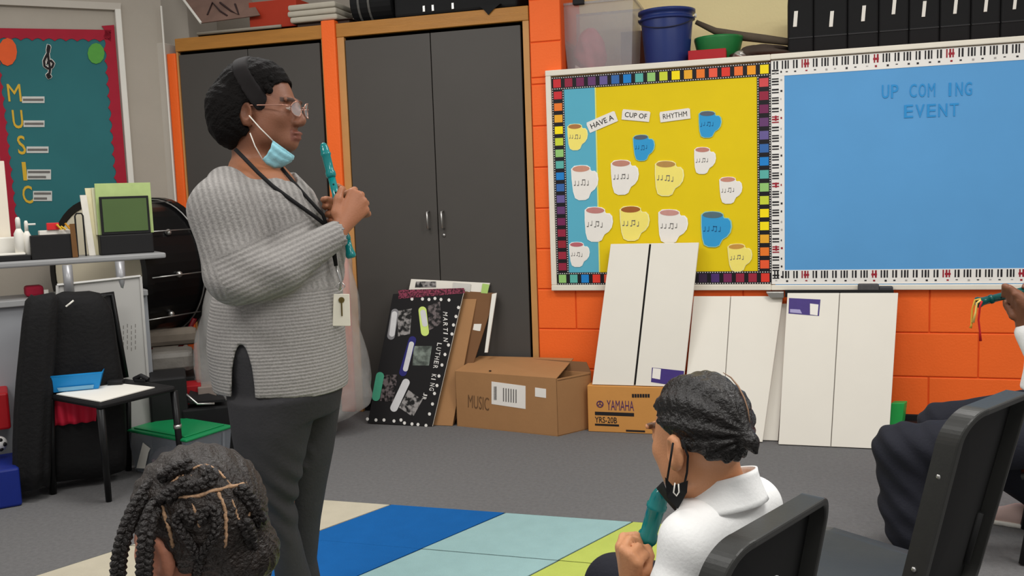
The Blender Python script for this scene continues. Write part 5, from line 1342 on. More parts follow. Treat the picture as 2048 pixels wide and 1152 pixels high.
def hand_far(g):
    kn = [T(672, 402, .01), T(676, 415, .02), T(678, 430, .025), T(678, 446, .03)]
    for q in kn: g.cap(wrF+(q-wrF)*.08, q, .0165, .012, .012)
    tips = [T(652, 398, -.055), T(655, 412, -.05), T(660, 428, -.05), T(668, 446, -.05)]
    for i, (q, tp) in enumerate(zip(kn, tips)):
        m1 = q+np.array([-.030, -.012, .006]); m2 = tp+np.array([-.006, .022, -.002])
        g.chain([q, m1, m2, tp], [.0105, .0098, .0092, .0085], .004)
    g.chain([wrF+(kn[0]-wrF)*.3, T(684, 400, .02), T(684, 380, -.02), T(676, 372, -.045)], [.014, .013, .011, .009], .008)
hand_far(g)
basecol = hT.colour(SK_T, (122, 72, 60), (30, 20, 17))
palm_col = L3((188, 132, 100)); hand_col = L3((164, 108, 78))
def colT(P):
    c = basecol(P)
    w = ((P[:, 0] > wrN[0]-.08) & (P[:, 2] < hT.c[2]-.10) & (P[:, 2] > .9)).astype(float)[:, None]
    c = c*(1-w)+hand_col*w
    f, l, u = hT.loc(P)
    chest = np.clip((-.10-u)/.05, 0, 1)*(P[:, 0] < .1); ch = (chest*.7)[:, None]*(1-w); c = c*(1-ch)+L3((172, 114, 80))*ch
    return c
teacher = g.build('person', skin_mat('brown_skin'), None, colT, None, FT.o, FT.rz, 2)
tag(teacher, 'standing adult in a grey ribbed sweater and black trousers holding a green recorder', 'person')
# ---- hair: pulled back, full at the back, with a wide dark headband
g = Sculpt((hT.c[0]-.22, hT.c[1]-.16, hT.c[2]-.18), (hT.c[0]+.16, hT.c[1]+.16, hT.c[2]+.2), .0045)
B = hT.B
g.ell(hT.p(-.020, 0, .045), (.108, .088, .100), B, .01)
g.ell(T(478, 222, .0), (.082, .092, .105), B, .03)
g.ell(T(462, 250, .0), (.052, .075, .062), B, .03)
g.ell(T(508, 160, .0), (.075, .08, .05), B, .03)
g.ell(T(452, 215, .0), (.045, .07, .06), B, .03)
# hollow out the face and the neck
fc = Sculpt.__new__(Sculpt); fc.__dict__.update(g.__dict__); fc.D = np.full(g.n, 9.0, np.float32)
hx = hT
fc.cap(hx.p(.10, 0, -.02), hx.p(.055, 0, -.045), .092, .088, .02); fc.ell(hx.p(.075, 0, .020), (.062, .088, .058), B, .02)
fc.cap(T(520, 300, -.03), T(545, 330, -.03), .062, .07, .02)
fc.ell(hx.p(-.002, -.085, -.022), (.026, .03, .038), B, .01); fc.ell(hx.p(-.002, .085, -.022), (.026, .03, .038), B, .01)
g.cut_with(fc)
gband = g.D.copy()
X, Y, Z = g.points()
g.D = g.D+.0025*np.sin(X*150+3*np.sin(Z*60))*np.sin(Z*130+Y*90)
m_hair = M('black_hair', (15, 12, 11), .75, .3, 60, .6, 150, spec=.15)
hair = g.build('hair', m_hair, teacher, relax=1)
# headband: ring about the head from behind the ears over the crown
g.D = gband-.0045
bp, bn_ = hT.p(.012, 0, .06), hT.f*.86+hT.u*.50
bn_ = bn_/np.linalg.norm(bn_)
g.plane_cut(bp+bn_*.012, bn_); g.plane_cut(bp-bn_*.030, -bn_); g.plane_cut(hT.p(0, 0, -.005), -hT.u)
g.build('headband', M('dark_headband', (24, 20, 20), .85, .1, 60), teacher, relax=1)
# small loose curls at the temple
b = MB()
for k in range(9):
    q = hT.p(.045+.006*math.sin(k*2.1), -.070+.003*k, .055+.006*k-.012*(k % 2)); b.ball(q, (.010, .008, .011), 8, 6)
b.build('temple_curls', m_hair, teacher, smooth=True, world=False)
# ---- glasses
gl = MB(); m_gl = M('rose_metal', (186, 138, 120), .3, .05, metal=.6)
rings = []
for e in (-1, 1):
    c = hT.p(.118, .034*e, .000); pts = []
    for a in range(20):
        an = a*.31416; pts.append(Vector(c+(hT.l*.0245*math.cos(an)+hT.u*.0205*math.sin(an)-hT.f*.012*abs(math.cos(an))*(1 if math.cos(an)*e > 0 else .2))*1.02))
    rings.append(pts); gl.tube(pts, .0015, 6, closed=True)
gl.tube([Vector(hT.p(.119, -.011, .004)), Vector(hT.p(.122, 0, .008)), Vector(hT.p(.119, .011, .004))], .0016, 6)
for e in (-1, 1): gl.tube([Vector(hT.p(.108, .058*e, .006)), Vector(hT.p(.09, .078*e, .008)), Vector(hT.p(.0, .083*e, .008)), Vector(hT.p(-.012, .083*e, .0))], .0018, 6)
gs = gl.build('glasses', m_gl, teacher, smooth=True, world=False)
m_lens = M('lens_glass', (225, 228, 230), .05, .02, alpha=.28, spec=.9)
for pts in rings:
    b = MB(); c = sum(pts, Vector())/20; b.add([c]+pts, [(0, i+1, (i+1) % 20+1) for i in range(20)]); b.build('lens', m_lens, gs, smooth=True, world=False)
# ---- blue surgical mask pulled under the chin
def maskp(px, py, y): return Vector(T(px, py, y))
m_mask = M('pale_blue_mask', (150, 208, 220), .7, .12, 25, .3, 60)
nearE = [maskp(545, 280, -.098), maskp(531, 298, -.095), maskp(524, 318, -.088)]
lowE = [maskp(536, 330, -.075), maskp(556, 337, -.045)]
b = MB()
topL = [(545, 280, -.098), (560, 291, -.098), (574, 301, -.090), (585, 309, -.070), (588, 312, -.03), (584, 310, .02), (572, 302, .045)]
botL = [(525, 319, -.088), (534, 329, -.085), (548, 336, -.078), (563, 335, -.062), (577, 327, -.03), (575, 325, .02), (565, 318, .045)]
def mk(u, v):
    t = u*(len(topL)-1); i = min(int(t), len(topL)-2); tt = t-i
    a = maskp(*topL[i]).lerp(maskp(*topL[i+1]), tt); c = maskp(*botL[i]).lerp(maskp(*botL[i+1]), tt)
    p = c.lerp(a, v); p += Vector((.006, -.010, 0))*math.sin(v*math.pi)*(1-.4*u)+Vector((0, -.0022, .001))*math.sin(v*19)
    return p
b.grid(mk, 25, 16)
mask = b.build('face_mask', m_mask, teacher, smooth=True, world=False, solid=.0025)
ear = maskp(498, 231, -.092); earlow = maskp(500, 266, -.092)
b = MB(); b.tube([ear, maskp(520, 256, -.101), maskp(545, 281, -.1)], .0018, 6); b.build('ear_loop', m_white, mask, smooth=True, world=False)
b = MB(); b.tube([earlow, maskp(510, 292, -.093), maskp(525, 319, -.09)], .0018, 6); b.build('ear_loop', m_white, mask, smooth=True, world=False)
# ---- sweater
g = Sculpt((-.42, -.40, .40), (.42, .40, 1.50), .0062)
prof = [(345, 446, 590), (362, 428, 606), (385, 418, 628), (420, 413, 645), (470, 416, 658), (520, 424, 674), (560, 432, 684), (600, 420, 688), (640, 413, 690), (690, 411, 693), (740, 418, 697), (790, 428, 699)]
ryk = [.10, .15, .185, .195, .19, .185, .185, .195, .205, .21, .215, .215]
ks = []
for (py, a, c), ry in zip(prof, ryk):
    p, q = T(a, py), T(c, py); ks.append(((p[2]+q[2])/2, (p[0]+q[0])/2, .02, (q[0]-p[0])/2, ry))
g.loft(ks, .02)
g.chain([T(452, 372, -.10), T(446, 420, -.165), T(470, 545, -.20)], [.055, .085, .080], .035)
g.chain([T(474, 556, -.20), T(560, 538, -.19), T(672, 470, -.15)], [.074, .062, .040], .03)
g.chain([T(560, 390, .14), T(645, 545, .20), T(672, 478, .05)], [.075, .062, .04], .03)
# neckline: wide scoop
nk = Sculpt.__new__(Sculpt); nk.__dict__.update(g.__dict__); nk.D = np.full(g.n, 9.0, np.float32)
nk.cap(T(500, 270, .0), T(514, 330, .01), .10, .10, .02); nk.cap(T(510, 318, .0), T(558, 350, -.05), .085, .05, .03)
nk.ell(T(478, 318, -.03), (.065, .11, .030), None, .02); nk.cap(T(560, 345, -.05), T(576, 378, -.07), .042, .02, .02)
g.cut_with(nk)
# cuff opening and hem
inn = Sculpt.__new__(Sculpt); inn.__dict__.update(g.__dict__); inn.D = np.full(g.n, 9.0, np.float32)
inn.cap(T(668, 473, -.15), T(720, 446, -.14), .031, .031, .004)
hemz = T(560, 772)[2]
inn.loft([(hemz-.08, ks[-1][1], .02, ks[-1][3]-.012, .2), (hemz+.10, ks[-2][1], .02, ks[-2][3]-.012, .2)], .01)
# slit at the side: an arch
sl0, sl1 = T(459, 772, -.2), T(508, 772, -.2); top = T(488, 694, -.2); wsl = (sl1[0]-sl0[0])/2; cxs = (sl0[0]+sl1[0])/2
X, Y, Z = g.points()
arch = np.maximum(np.abs(X-cxs-(Z-hemz)*.02)-wsl*np.sqrt(np.clip(1-((Z-hemz)/(top[2]-hemz))**2, 0, 1)), np.maximum(Z-top[2], Y+.08))
inn.D = np.minimum(inn.D, arch.astype(np.float32))
g.cut_with(inn)
hem = hemz-.006*np.sin(X*14)-.012*(X > .1)*(X-.1)
g.D = np.maximum(g.D, (hem-Z).astype(np.float32))
# soft folds at the elbow and waist
g.D = g.D+(.004*np.sin((Z+X*.45)*62)*np.exp(-((X-T(500, 560)[0])/.10)**2-((Z-T(500, 560)[2])/.12)**2)).astype(np.float32)
elx, elz = T(560, 538)[0], T(560, 538)[2]; wx, wz = T(672, 470)[0], T(672, 470)[2]
fd = np.array([wx-T(474, 556)[0], wz-T(474, 556)[2]]); fd /= np.linalg.norm(fd); fn_ = np.array([-fd[1], fd[0]])
e0x, e0z = T(474, 556)[0], T(474, 556)[2]
def rib(P):
    x, y, z = P[:, 0], P[:, 1], P[:, 2]
    low = z/.0095
    up = (x*1.0+.25*(z-1.2))/.0165
    ao = (x-e0x)*fd[0]+(z-e0z)*fd[1]; pe = (x-e0x)*fn_[0]+(z-e0z)*fn_[1]
    arm = (np.abs(pe) < .085) & (ao > -.02) & (y < -.06)
    r = np.where(z < T(560, 575)[2], low, up)
    return np.where(arm, pe/.0135, r)
m_sw = bpy.data.materials.new('grey_ribbed_knit'); m_sw.use_nodes = True
nt = m_sw.node_tree; bs = nt.nodes['Principled BSDF']; LK = nt.links.new
at = nt.nodes.new('ShaderNodeAttribute'); at.attribute_name = 'rib'
mm = nt.nodes.new('ShaderNodeMath'); mm.operation = 'MULTIPLY'; mm.inputs[1].default_value = 6.2832; LK(at.outputs['Fac'], mm.inputs[0])
sn = nt.nodes.new('ShaderNodeMath'); sn.operation = 'SINE'; LK(mm.outputs[0], sn.inputs[0])
tc = nt.nodes.new('ShaderNodeTexCoord'); nz = nt.nodes.new('ShaderNodeTexNoise'); nz.inputs['Scale'].default_value = 170; nz.inputs['Detail'].default_value = 3; LK(tc.outputs['Object'], nz.inputs['Vector'])
ad = nt.nodes.new('ShaderNodeMath'); ad.operation = 'MULTIPLY_ADD'; LK(nz.outputs['Fac'], ad.inputs[0]); ad.inputs[1].default_value = 4.0; LK(sn.outputs[0], ad.inputs[2])
mr = nt.nodes.new('ShaderNodeMapRange'); mr.inputs['From Min'].default_value = -.2; mr.inputs['From Max'].default_value = 4.4; LK(ad.outputs[0], mr.inputs['Value'])
mx = nt.nodes.new('ShaderNodeMix'); mx.data_type = 'RGBA'; mx.inputs[6].default_value = lin((122, 119, 116)); mx.inputs[7].default_value = lin((172, 168, 164)); LK(mr.outputs['Result'], mx.inputs['Factor']); LK(mx.outputs[2], bs.inputs['Base Color'])
bp_ = nt.nodes.new('ShaderNodeBump'); bp_.inputs['Strength'].default_value = .28; bp_.inputs['Distance'].default_value = .004; LK(ad.outputs[0], bp_.inputs['Height']); LK(bp_.outputs['Normal'], bs.inputs['Normal'])
bs.inputs['Roughness'].default_value = .9; bs.inputs['Specular IOR Level'].default_value = .15
sw = g.build('sweater', m_sw, teacher, None, {'rib': rib}, relax=1)
# ---- trousers
g = Sculpt((-.32, -.34, .0), (.36, .36, 1.02), .0062)
def rowk(py, a, c, y, ry): p, q = T(a, py, y), T(c, py, y); return (max(.03, (p[2]+q[2])/2), (p[0]+q[0])/2, y, (q[0]-p[0])/2, ry)
g.loft([rowk(620, 440, 676, .0, .172), rowk(690, 432, 680, .0, .185), rowk(780, 452, 686, .0, .19), rowk(820, 458, 680, .01, .18)], .03)
g.loft([rowk(790, 456, 640, -.08, .115), rowk(850, 461, 626, -.08, .115), rowk(910, 470, 612, -.08, .105), rowk(960, 492, 602, -.08, .095), rowk(1005, 522, 592, -.08, .085), rowk(1063, 544, 598, -.08+.0, .08), rowk(1120, 546, 612, -.08, .075), rowk(1200, 556, 636, -.08, .07)], .025)
g.loft([rowk(790, 540, 684, .10, .11), rowk(900, 545, 668, .10, .105), rowk(970, 550, 654, .10, .09), rowk(1040, 560, 642, .10, .08), rowk(1120, 570, 634, .10, .075), rowk(1200, 575, 648, .10, .07)], .025)
X, Y, Z = g.points()
zk = T(540, 970)[2]
g.D = g.D+(.006*np.sin((Z*1.0+X*1.1)*85)*np.exp(-((Z-zk)/.10)**2)*(Y < 0)).astype(np.float32)
g.plane_cut((0, 0, .035), (0, 0, -1))
m_trs = M('charcoal_trousers', (50, 49, 51), .8, .12, 30, .15, 120)
g.build('trousers', m_trs, teacher, relax=2)
# ---- shoes
for an in (ankN, ankF):
    g = Sculpt((an[0]-.09, an[1]-.1, -.01), (an[0]+.22, an[1]+.1, .12), .006)
    g.cap((an[0]-.02, an[1], .035), (an[0]+.14, an[1]-.03, .03), .042, .036, .02); g.cap((an[0]-.02, an[1], .04), (an[0], an[1], .08), .04, .04, .02); g.plane_cut((0, 0, .001), (0, 0, -1))
    g.build('shoe', M('black_shoe', (24, 23, 24), .5), teacher)
# ---- lanyard and badge
m_lan = M('black_lanyard', (20, 19, 20), .7)
def TV(px, py, y): return Vector(T(px, py, y))
def ribbon(pts, w, nm, par, m):
    b = MB(); P = []
    for i, p in enumerate(pts):
        t = (pts[min(i+1, len(pts)-1)]-pts[max(i-1, 0)]).normalized(); s = t.cross(Vector((0, 1, 0))).normalized()*w
        P += [p-s, p+s]
    b.add(P, [(2*i, 2*i+1, 2*i+3, 2*i+2) for i in range(len(pts)-1)]); return b.build(nm, m, par, smooth=True, world=False, solid=.002)
la = ribbon([TV(470, 298, -.075), TV(490, 318, -.115), TV(515, 344, -.135), TV(545, 372, -.155), TV(590, 405, -.15), TV(628, 432, -.125), TV(654, 452, -.10), TV(668, 500, -.10), TV(672, 532, -.105)], .0055, 'lanyard', teacher, m_lan)
ribbon([TV(563, 336, -.06), TV(585, 362, -.09), TV(615, 396, -.11), TV(646, 430, -.09), TV(660, 470, -.09), TV(672, 532, -.104)], .005, 'lanyard_strand', la, m_lan)
b = MB(); b.tube([TV(672, 532, -.105), TV(676, 548, -.108), TV(681, 562, -.108), TV(680, 580, -.108)], .003, 6); b.tube([TV(681, 562, -.108), TV(673, 574, -.108), TV(682, 582, -.108), TV(690, 572, -.108), TV(681, 562, -.108)], .002, 6); b.build('metal_clip', m_chrome, la, smooth=True, world=False)
b = MB(); b.slab([TV(667, 588, -.107), TV(699, 588, -.107), TV(701, 652, -.107), TV(665, 652, -.107)], (0, .003, 0)); bdg = fix_normals(b.build('badge', M('cream_badge', (238, 232, 214), .4), la, world=False, bevel=.002))
b = MB(); kc_ = TV(683, 600, -.1095)
b.lathe([(.0085, -.001), (.0085, .001)], kc_, (0, -1, 0), 14); b.tube([kc_, TV(684, 632, -.1095)], .0022, 6); b.build('key', M('old_brass', (112, 96, 52), .4, metal=.7), la, world=False)
# ---- her recorder
def recorder(fr, A, B_, r, m, label, group=None, n_hole=6, flip=False):
    A, B_ = Vector(A), Vector(B_); ax = (B_-A).normalized(); L = (B_-A).length
    t = empty('recorder', fr.o, fr.rz, label, 'recorder', 'green recorders')
    b = MB(); b.lathe([(r*.45, 0), (r*.75, L*.01), (r*1.12, L*.04), (r*1.2, L*.085), (r*1.36, L*.09), (r*1.36, L*.105), (r*1.18, L*.115), (r*1.12, L*.24), (r*1.35, L*.255), (r*1.35, L*.285), (r*1.1, L*.30)], A, ax, 20); b.build('head_joint', m, t, smooth=True, world=False)
    b = MB(); b.lathe([(r*1.0, L*.30), (r*.98, L*.55), (r*.92, L*.80), (r*1.12, L*.81), (r*1.12, L*.835), (r*.92, L*.85)], A, ax, 20); b.build('body_joint', m, t, smooth=True, world=False)
    b = MB(); b.lathe([(r*.95, L*.85), (r*.95, L*.90), (r*1.05, L*.93), (r*1.35, L*.965), (r*1.35, L*.985), (r*1.0, L)], A, ax, 20); b.build('foot_joint', m, t, smooth=True, world=False)
    side = ax.cross(Vector((0, 1, 0))).normalized()
    for k in range(n_hole):
        c = A+ax*L*(.36+.07*k)-Vector((0, 1, 0))*r*.9; b = MB(); b.ball(c, (r*.28, r*.28, r*.28), 8, 6); b.build('finger_hole', M('dark_hole', (8, 40, 40), .6), t, world=False)
    return t
m_rec = M('teal_translucent_plastic', (18, 140, 140), .15, .1, 20, trans=.25, spec=.6)
recorder(FT, rcA, rcB, .0108, m_rec, 'translucent teal recorder held upright by the standing teacher')
# ------------------------------------------------------------------ black school chairs
m_chair = M('black_moulded_plastic', (54, 54, 52), .38, .10, 40, .03, 200)
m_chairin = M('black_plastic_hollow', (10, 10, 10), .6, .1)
def school_chair(o, face, lean, label, zs=.36, ztop=.735, w=.40, drop=0.0):
    """o = floor point under the middle of the seat; face = heading of the sitter (radians, world)"""
    t = empty('school_chair', (o.x, o.y, 0), face, label, 'chair', 'black plastic school chairs')
    def rr(w0, w1, z0, z1, r, ins=0.0):
        P = []
        for (sx, zz, ww) in ((1, z0, w0), (1, z1, w1), (-1, z1, w1), (-1, z0, w0)):
            cy, cz = sx*(ww/2-r), (z0+r if zz == z0 else z1-r)
            st = {(1, z0): -90, (1, z1): 0, (-1, z1): 90, (-1, z0): 180}[(sx, zz)]
            for k in range(15):
                a = math.radians(st+90*k/14); P.append((cy+(r-ins)*math.cos(a), cz+(r-ins)*math.sin(a)))
        return P
    tl = math.tan(lean)
    zb = zs+.02-drop
    def bx(z): return -.20-(z-zs-.02)*tl
    O = rr(w*.96, w, zb, ztop, .07); I = rr(w*.96, w, zb, ztop, .07, .016)
    N = len(O); dpt = .045
    vs = []
    for P, dx in ((O, 0), (O, -dpt), (I, -dpt), (I, -.012)):
        for (y, z) in P: vs.append((bx(z)+dx-.02*(1-(2*y/w)**2), y, z))
    fs = []
    for r_ in range(3):
        for k in range(N): fs.append((r_*N+k, r_*N+(k+1) % N, (r_+1)*N+(k+1) % N, (r_+1)*N+k))
    b = MB(); b.add(vs, fs); fix_normals(b.build('back_rim', m_chair, t, world=False, bevel=.004))
    def shell(P, dx):
        cz = (zb+ztop)/2; n2 = 6; vv = []
        for j in range(n2+1):
            f = j/n2
            for (y, z) in P:
                yy, zz = y*f, cz+(z-cz)*f; vv.append((bx(zz)+dx-.02*(1-(2*yy/w)**2), yy, zz))
        ff = [(j*N+k, j*N+(k+1) % N, (j+1)*N+(k+1) % N, (j+1)*N+k) for j in range(1, n2) for k in range(N)]
        ff.append(tuple(N+k for k in range(N)))
        return vv, ff
    b = MB(); b.add(*shell(O, .0)); fix_normals(b.build('backrest', m_chair, t, world=False, smooth=True))
    b = MB(); b.add(*shell(I, -.012)); fix_normals(b.build('back_hollow', m_chairin, t, world=False, smooth=True))
    for sy in (-1, 1):
        for z in (ztop-.35, ztop-.14):
            b = MB(); b.ball((bx(z)-dpt*.5-.0, sy*(w*.49), z), (.006, .004, .006), 8, 6); b.build('screw', m_chrome, t, world=False, smooth=True)
    # seat: shallow dished panel
    b = MB()
    def seat(u, v):
        x, y = lerp(-.19, .20, u), lerp(-w/2, w/2, v)*(1-.06*(1-u)); return Vector((x, y, zs-.012*math.sin(u*math.pi)*math.sin(v*math.pi)-.02*max(0, u-.85)/.15))
    b.grid(seat, 12, 12); b.build('seat', m_chair, t, world=False, smooth=True, solid=.012)
    b = MB(); b.box((-.16, -w*.42, zs-.035), (.16, w*.42, zs-.016)); b.build('under_frame', m_chairin, t, world=False, bevel=.006)
    for sx in (-1, 1):
        for sy in (-1, 1):
            b = MB(); b.tube([(sx*.15, sy*w*.38, zs-.02), (sx*.19, sy*w*.46, .004)], .012, 10); b.build('leg', M('dark_chair_leg', (40, 40, 41), .35, metal=.3), t, world=False, smooth=True)
    for sy in (-1, 1):
        b = MB(); b.tube([(-.15, sy*w*.34, zs-.02), (bx(zs+.04)-.026, sy*w*.34, zs+.04), (bx(zs+.16)-.026, sy*w*.34, zs+.16)], .009, 10); b.build('back_post', m_chairin, t, world=False, smooth=True)
    return t

# ------------------------------------------------------------------ the seated boy
FB = Frame(1400, 1.593)
def Bp(px, py, y=0.0): v = FB.at(px, py, y); return np.array((v.x, v.y, v.z))
yaB = math.radians(44); fB = np.array([-math.cos(yaB), math.sin(yaB), -.14]); lB = np.array([-math.sin(yaB), -math.cos(yaB), 0])
hB_ = Head(Bp(1398, 874), fB, (-.06, .02, 1), .93)
yaB = math.radians(32); fh = np.array([-math.cos(yaB), math.sin(yaB), 0.]); lB = np.array([-math.sin(yaB), -math.cos(yaB), 0])
g = Sculpt((-.60, -.32, 0), (.30, .56, .99), .0042)
hB_.face(g, 1.0, 1.0, 1.0)
nb0 = Bp(1440, 990, .02)
g.chain([Bp(1418, 915, .0), nb0], [.047, .05], .025)
pel = nb0-fh*.02; pel = np.array([pel[0], pel[1], .44])
g.chain([nb0+np.array([0, 0, -.03]), (nb0+pel)/2, pel], [.06, .085, .095], .04)
shL, shR = nb0+lB*.105+np.array([0, 0, -.055]), nb0-lB*.115+np.array([0, 0, -.05])
rB0, rB1 = Bp(1324, 976, .045), Bp(1222, 1322, .10)
raxB = (rB1-rB0)/np.linalg.norm(rB1-rB0)
gripL = Bp(1292, 1090, .045)
wrL = Bp(1262, 1185, .0); elL = Bp(1345, 1300, -.10)
g.chain([shL, elL, wrL], [.04, .034, .023], .02)
wrR = Bp(1270, 1270, .12); elR = Bp(1440, 1330, .2)
g.chain([shR, elR, wrR], [.04, .034, .023], .02)
# left hand: back of the hand to the viewer, fingers wrapped over the recorder from the front
knL = [Bp(1240, 1094, .0), Bp(1247, 1100, -.022), Bp(1262, 1110, -.034), Bp(1276, 1124, -.038)]
for q in knL: g.cap(wrL+(q-wrL)*.1, q, .015, .0105, .012)
tipsL = [Bp(1290, 1086, .055), Bp(1284, 1106, .05), Bp(1282, 1124, .05), Bp(1280, 1142, .05)]
midL = [Bp(1246, 1074, .03), Bp(1258, 1080, .01), Bp(1276, 1094, -.005), Bp(1290, 1110, -.006)]
for q, m_, tp in zip(knL, midL, tipsL): g.chain([q, m_, (m_+tp)/2+np.array([.004, .008, .006]), tp], [.0095, .0090, .0085, .0078], .003)
g.chain([wrL+(knL[3]-wrL)*.25, Bp(1292, 1140, -.005), Bp(1298, 1112, .02), Bp(1296, 1096, .03)], [.0125, .0115, .0098, .0085], .006)
# right hand lower on the recorder
cR = rB0+raxB*.235
for i in range(4):
    q = cR+raxB*(.019*(i-1.5))+np.array([.018, .045, .0]); g.cap(wrR+(q-wrR)*.1, q, .014, .010, .012)
    g.chain([q, q+np.array([-.024, -.012, .004]), q+np.array([-.036, -.040, 0]), cR+raxB*(.019*(i-1.5))+np.array([-.012, -.018, 0])], [.0095, .009, .0085, .0078], .003)
g.chain([wrR+(cR-wrR)*.35, cR+np.array([.03, -.0, .02]), cR+np.array([.012, -.026, .03])], [.012, .011, .009], .006)
# legs
for sg in (1, -1):
    hp = pel+lB*.075*sg+np.array([0, 0, -.01]); kn = hp+fh*.34+lB*.02*sg; kn[2] = .40; an = kn+fh*.03; an = np.array([an[0], an[1], .07])
    g.chain([hp, kn, an], [.07, .048, .03], .03); g.cap(an+np.array([0, 0, -.035]), an+fh*.11+np.array([0, 0, -.045]), .026, .022, .02)
cB = hB_.colour((202, 142, 102), (160, 100, 84), (28, 20, 18))
boy = g.build('person', skin_mat('tan_skin'), None, cB, None, FB.o, FB.rz, 2)
tag(boy, 'seated boy in a white polo shirt playing a recorder, seen from behind', 'person')
# hair: close braids pulled back to a short tuft
g = Sculpt((hB_.c[0]-.15, hB_.c[1]-.16, hB_.c[2]-.12), (hB_.c[0]+.17, hB_.c[1]+.15, hB_.c[2]+.15), .0034)
S = hB_.S
g.ell(hB_.p(-.016, 0, .031), (.107*S, .085*S, .098*S), hB_.B, .01)
X, Y, Z = g.points()
Pq = np.stack([X, Y, Z], -1)-hB_.c; fq, lq, uq = Pq@hB_.f/S, Pq@hB_.l/S, Pq@hB_.u/S
lim = np.maximum(.024+.74*fq, np.where(fq < -.03, -.075, -9)); lim = np.minimum(lim, .075)
g.D = np.maximum(g.D, ((lim-uq)*S).astype(np.float32))
g.D = np.maximum(g.D, (-(np.sqrt((fq/.103)**2)*0+9)).astype(np.float32))
th = np.arctan2(lq, uq-.01)
g.D = g.D+(.0026*np.cos(th*13+9*fq)+.0010*np.sin(fq*260+3*np.sin(th*9))).astype(np.float32)
g.chain([hB_.p(-.112, .0, .02), hB_.p(-.132, .0, .0), hB_.p(-.140, .0, -.02)], [.018, .012, .004], .012)
m_hairb = M('dark_braided_hair', (20, 16, 14), .36, .5, 60, .5, 170, spec=.5)
g.build('hair', m_hairb, boy, relax=0)
def scalp_px(fr, H, C_, R3, px, py, lift=1.0):
    """point of the hair surface seen at a photo pixel"""
    d = np.array(FR_loc(fr, ray(px, py))); o = np.array(fr.loc(CAM)); c = H.p(*C_)
    ol = ((o-c)@H.B)/(np.array(R3)*lift); dl = (d@H.B)/(np.array(R3)*lift)
    A = dl@dl; Bq = 2*ol@dl; Cq = ol@ol-1; t = (-Bq-math.sqrt(max(0, Bq*Bq-4*A*Cq)))/(2*A); return Vector(o+d*t)
def FR_loc(fr, v): return (v.dot(fr.x), v.dot(fr.y), v.z)
RB3 = (.107*S, .085*S, .098*S); CB3 = (-.016, 0, .031)
b = MB(); b.tube([scalp_px(FB, hB_, CB3, RB3, x, y, 1.03) for x, y in ((1446, 745), (1462, 755), (1476, 772), (1488, 795), (1496, 820), (1500, 850))], [.0006, .0014, .0016, .0016, .0014, .0006], 5); b.build('hair_parting', M('scalp_parting', (140, 108, 84), .6), boy, world=False, smooth=True)
# black mask under the chin with ear loops
m_bm = M('black_mask', (18, 18, 19), .7, .1)
b = MB()
def BV(px, py, y): return Vector(Bp(px, py, y))
tm = [(1331, 948, -.062), (1341, 972, -.07), (1322, 975, .01), (1308, 972, .07)]; 
def mkb(u, v):
    top = [hB_.p(.048, .066, -.078), hB_.p(.085, .052, -.098), hB_.p(.108, .0, -.108), hB_.p(.085, -.052, -.098)]
    bot = [hB_.p(.02, .06, -.115), hB_.p(.045, .045, -.142), hB_.p(.055, 0, -.15), hB_.p(.045, -.045, -.142)]
    t = u*1.25; i = min(int(t), 2); tt = t-i
    a = Vector(top[i]).lerp(Vector(top[i+1]), tt); c = Vector(bot[i]).lerp(Vector(bot[i+1]), tt)
    return c.lerp(a, v)+Vector(hB_.l)*.006*math.sin(v*math.pi)*(1-u)
b.grid(mkb, 16, 8); mkB = b.build('face_mask', m_bm, boy, smooth=True, world=False, solid=.002)
b = MB(); b.tube([BV(1346, 886, -.088), BV(1340, 925, -.086), BV(1334, 962, -.07)], .0022, 6); b.build('ear_loop', m_bm, mkB, smooth=True, world=False)
b = MB(); b.tube([BV(1364, 880, -.09), BV(1376, 912, -.082), BV(1374, 945, -.075), BV(1368, 972, -.066)], .0022, 6); b.build('ear_loop', m_bm, mkB, smooth=True, world=False)
P4 = [BV(1330, 955, -.072), BV(1345, 972, -.075), BV(1376, 962, -.07), BV(1374, 985, -.066), BV(1356, 1018, -.058), BV(1334, 995, -.066)]
b = MB(); b.slab(P4, (0, .003, 0)); fix_normals(b.build('mask_fold', m_bm, mkB, world=False))
b = MB(); b.tube([BV(1350, 966, -.079), BV(1347, 985, -.078), BV(1353, 992, -.077), BV(1358, 984, -.077), BV(1357, 968, -.078)], .0014, 6); b.build('adjuster', m_white, mkB, smooth=True, world=False)
# white polo
g = Sculpt((-.28, -.34, .36), (.34, .40, .80), .005)
mid = (nb0+pel)/2
g.chain([nb0+np.array([0, 0, -.05]), mid, pel+np.array([0, 0, .02])], [.080, .092, .088], .04)
g.chain([nb0+np.array([0, 0, -.03]), shL+np.array([0, 0, -.005]), shL*.45+elL*.55], [.055, .050, .052], .03)
g.chain([nb0+np.array([0, 0, -.03]), shR+np.array([0, 0, -.005]), shR*.45+elR*.55], [.055, .054, .054], .03)
g.chain([shL*.45+elL*.55, elL], [.052, .045], .03)
X, Y, Z = g.points()
g.D = g.D+(.0035*np.sin((X*.9+Z*.6+Y*.3)*70)*np.exp(-((Z-.55)/.1)**2)).astype(np.float32)
nkc = Sculpt.__new__(Sculpt); nkc.__dict__.update(g.__dict__); nkc.D = np.full(g.n, 9.0, np.float32)
nkc.cap(Bp(1418, 900, .0), nb0+np.array([0, 0, -.01]), .052, .056, .01); g.cut_with(nkc)
m_polo = M('white_polo', (240, 240, 238), .8, .02, 20, .1, 150)
g.build('polo_shirt', m_polo, boy, relax=2)
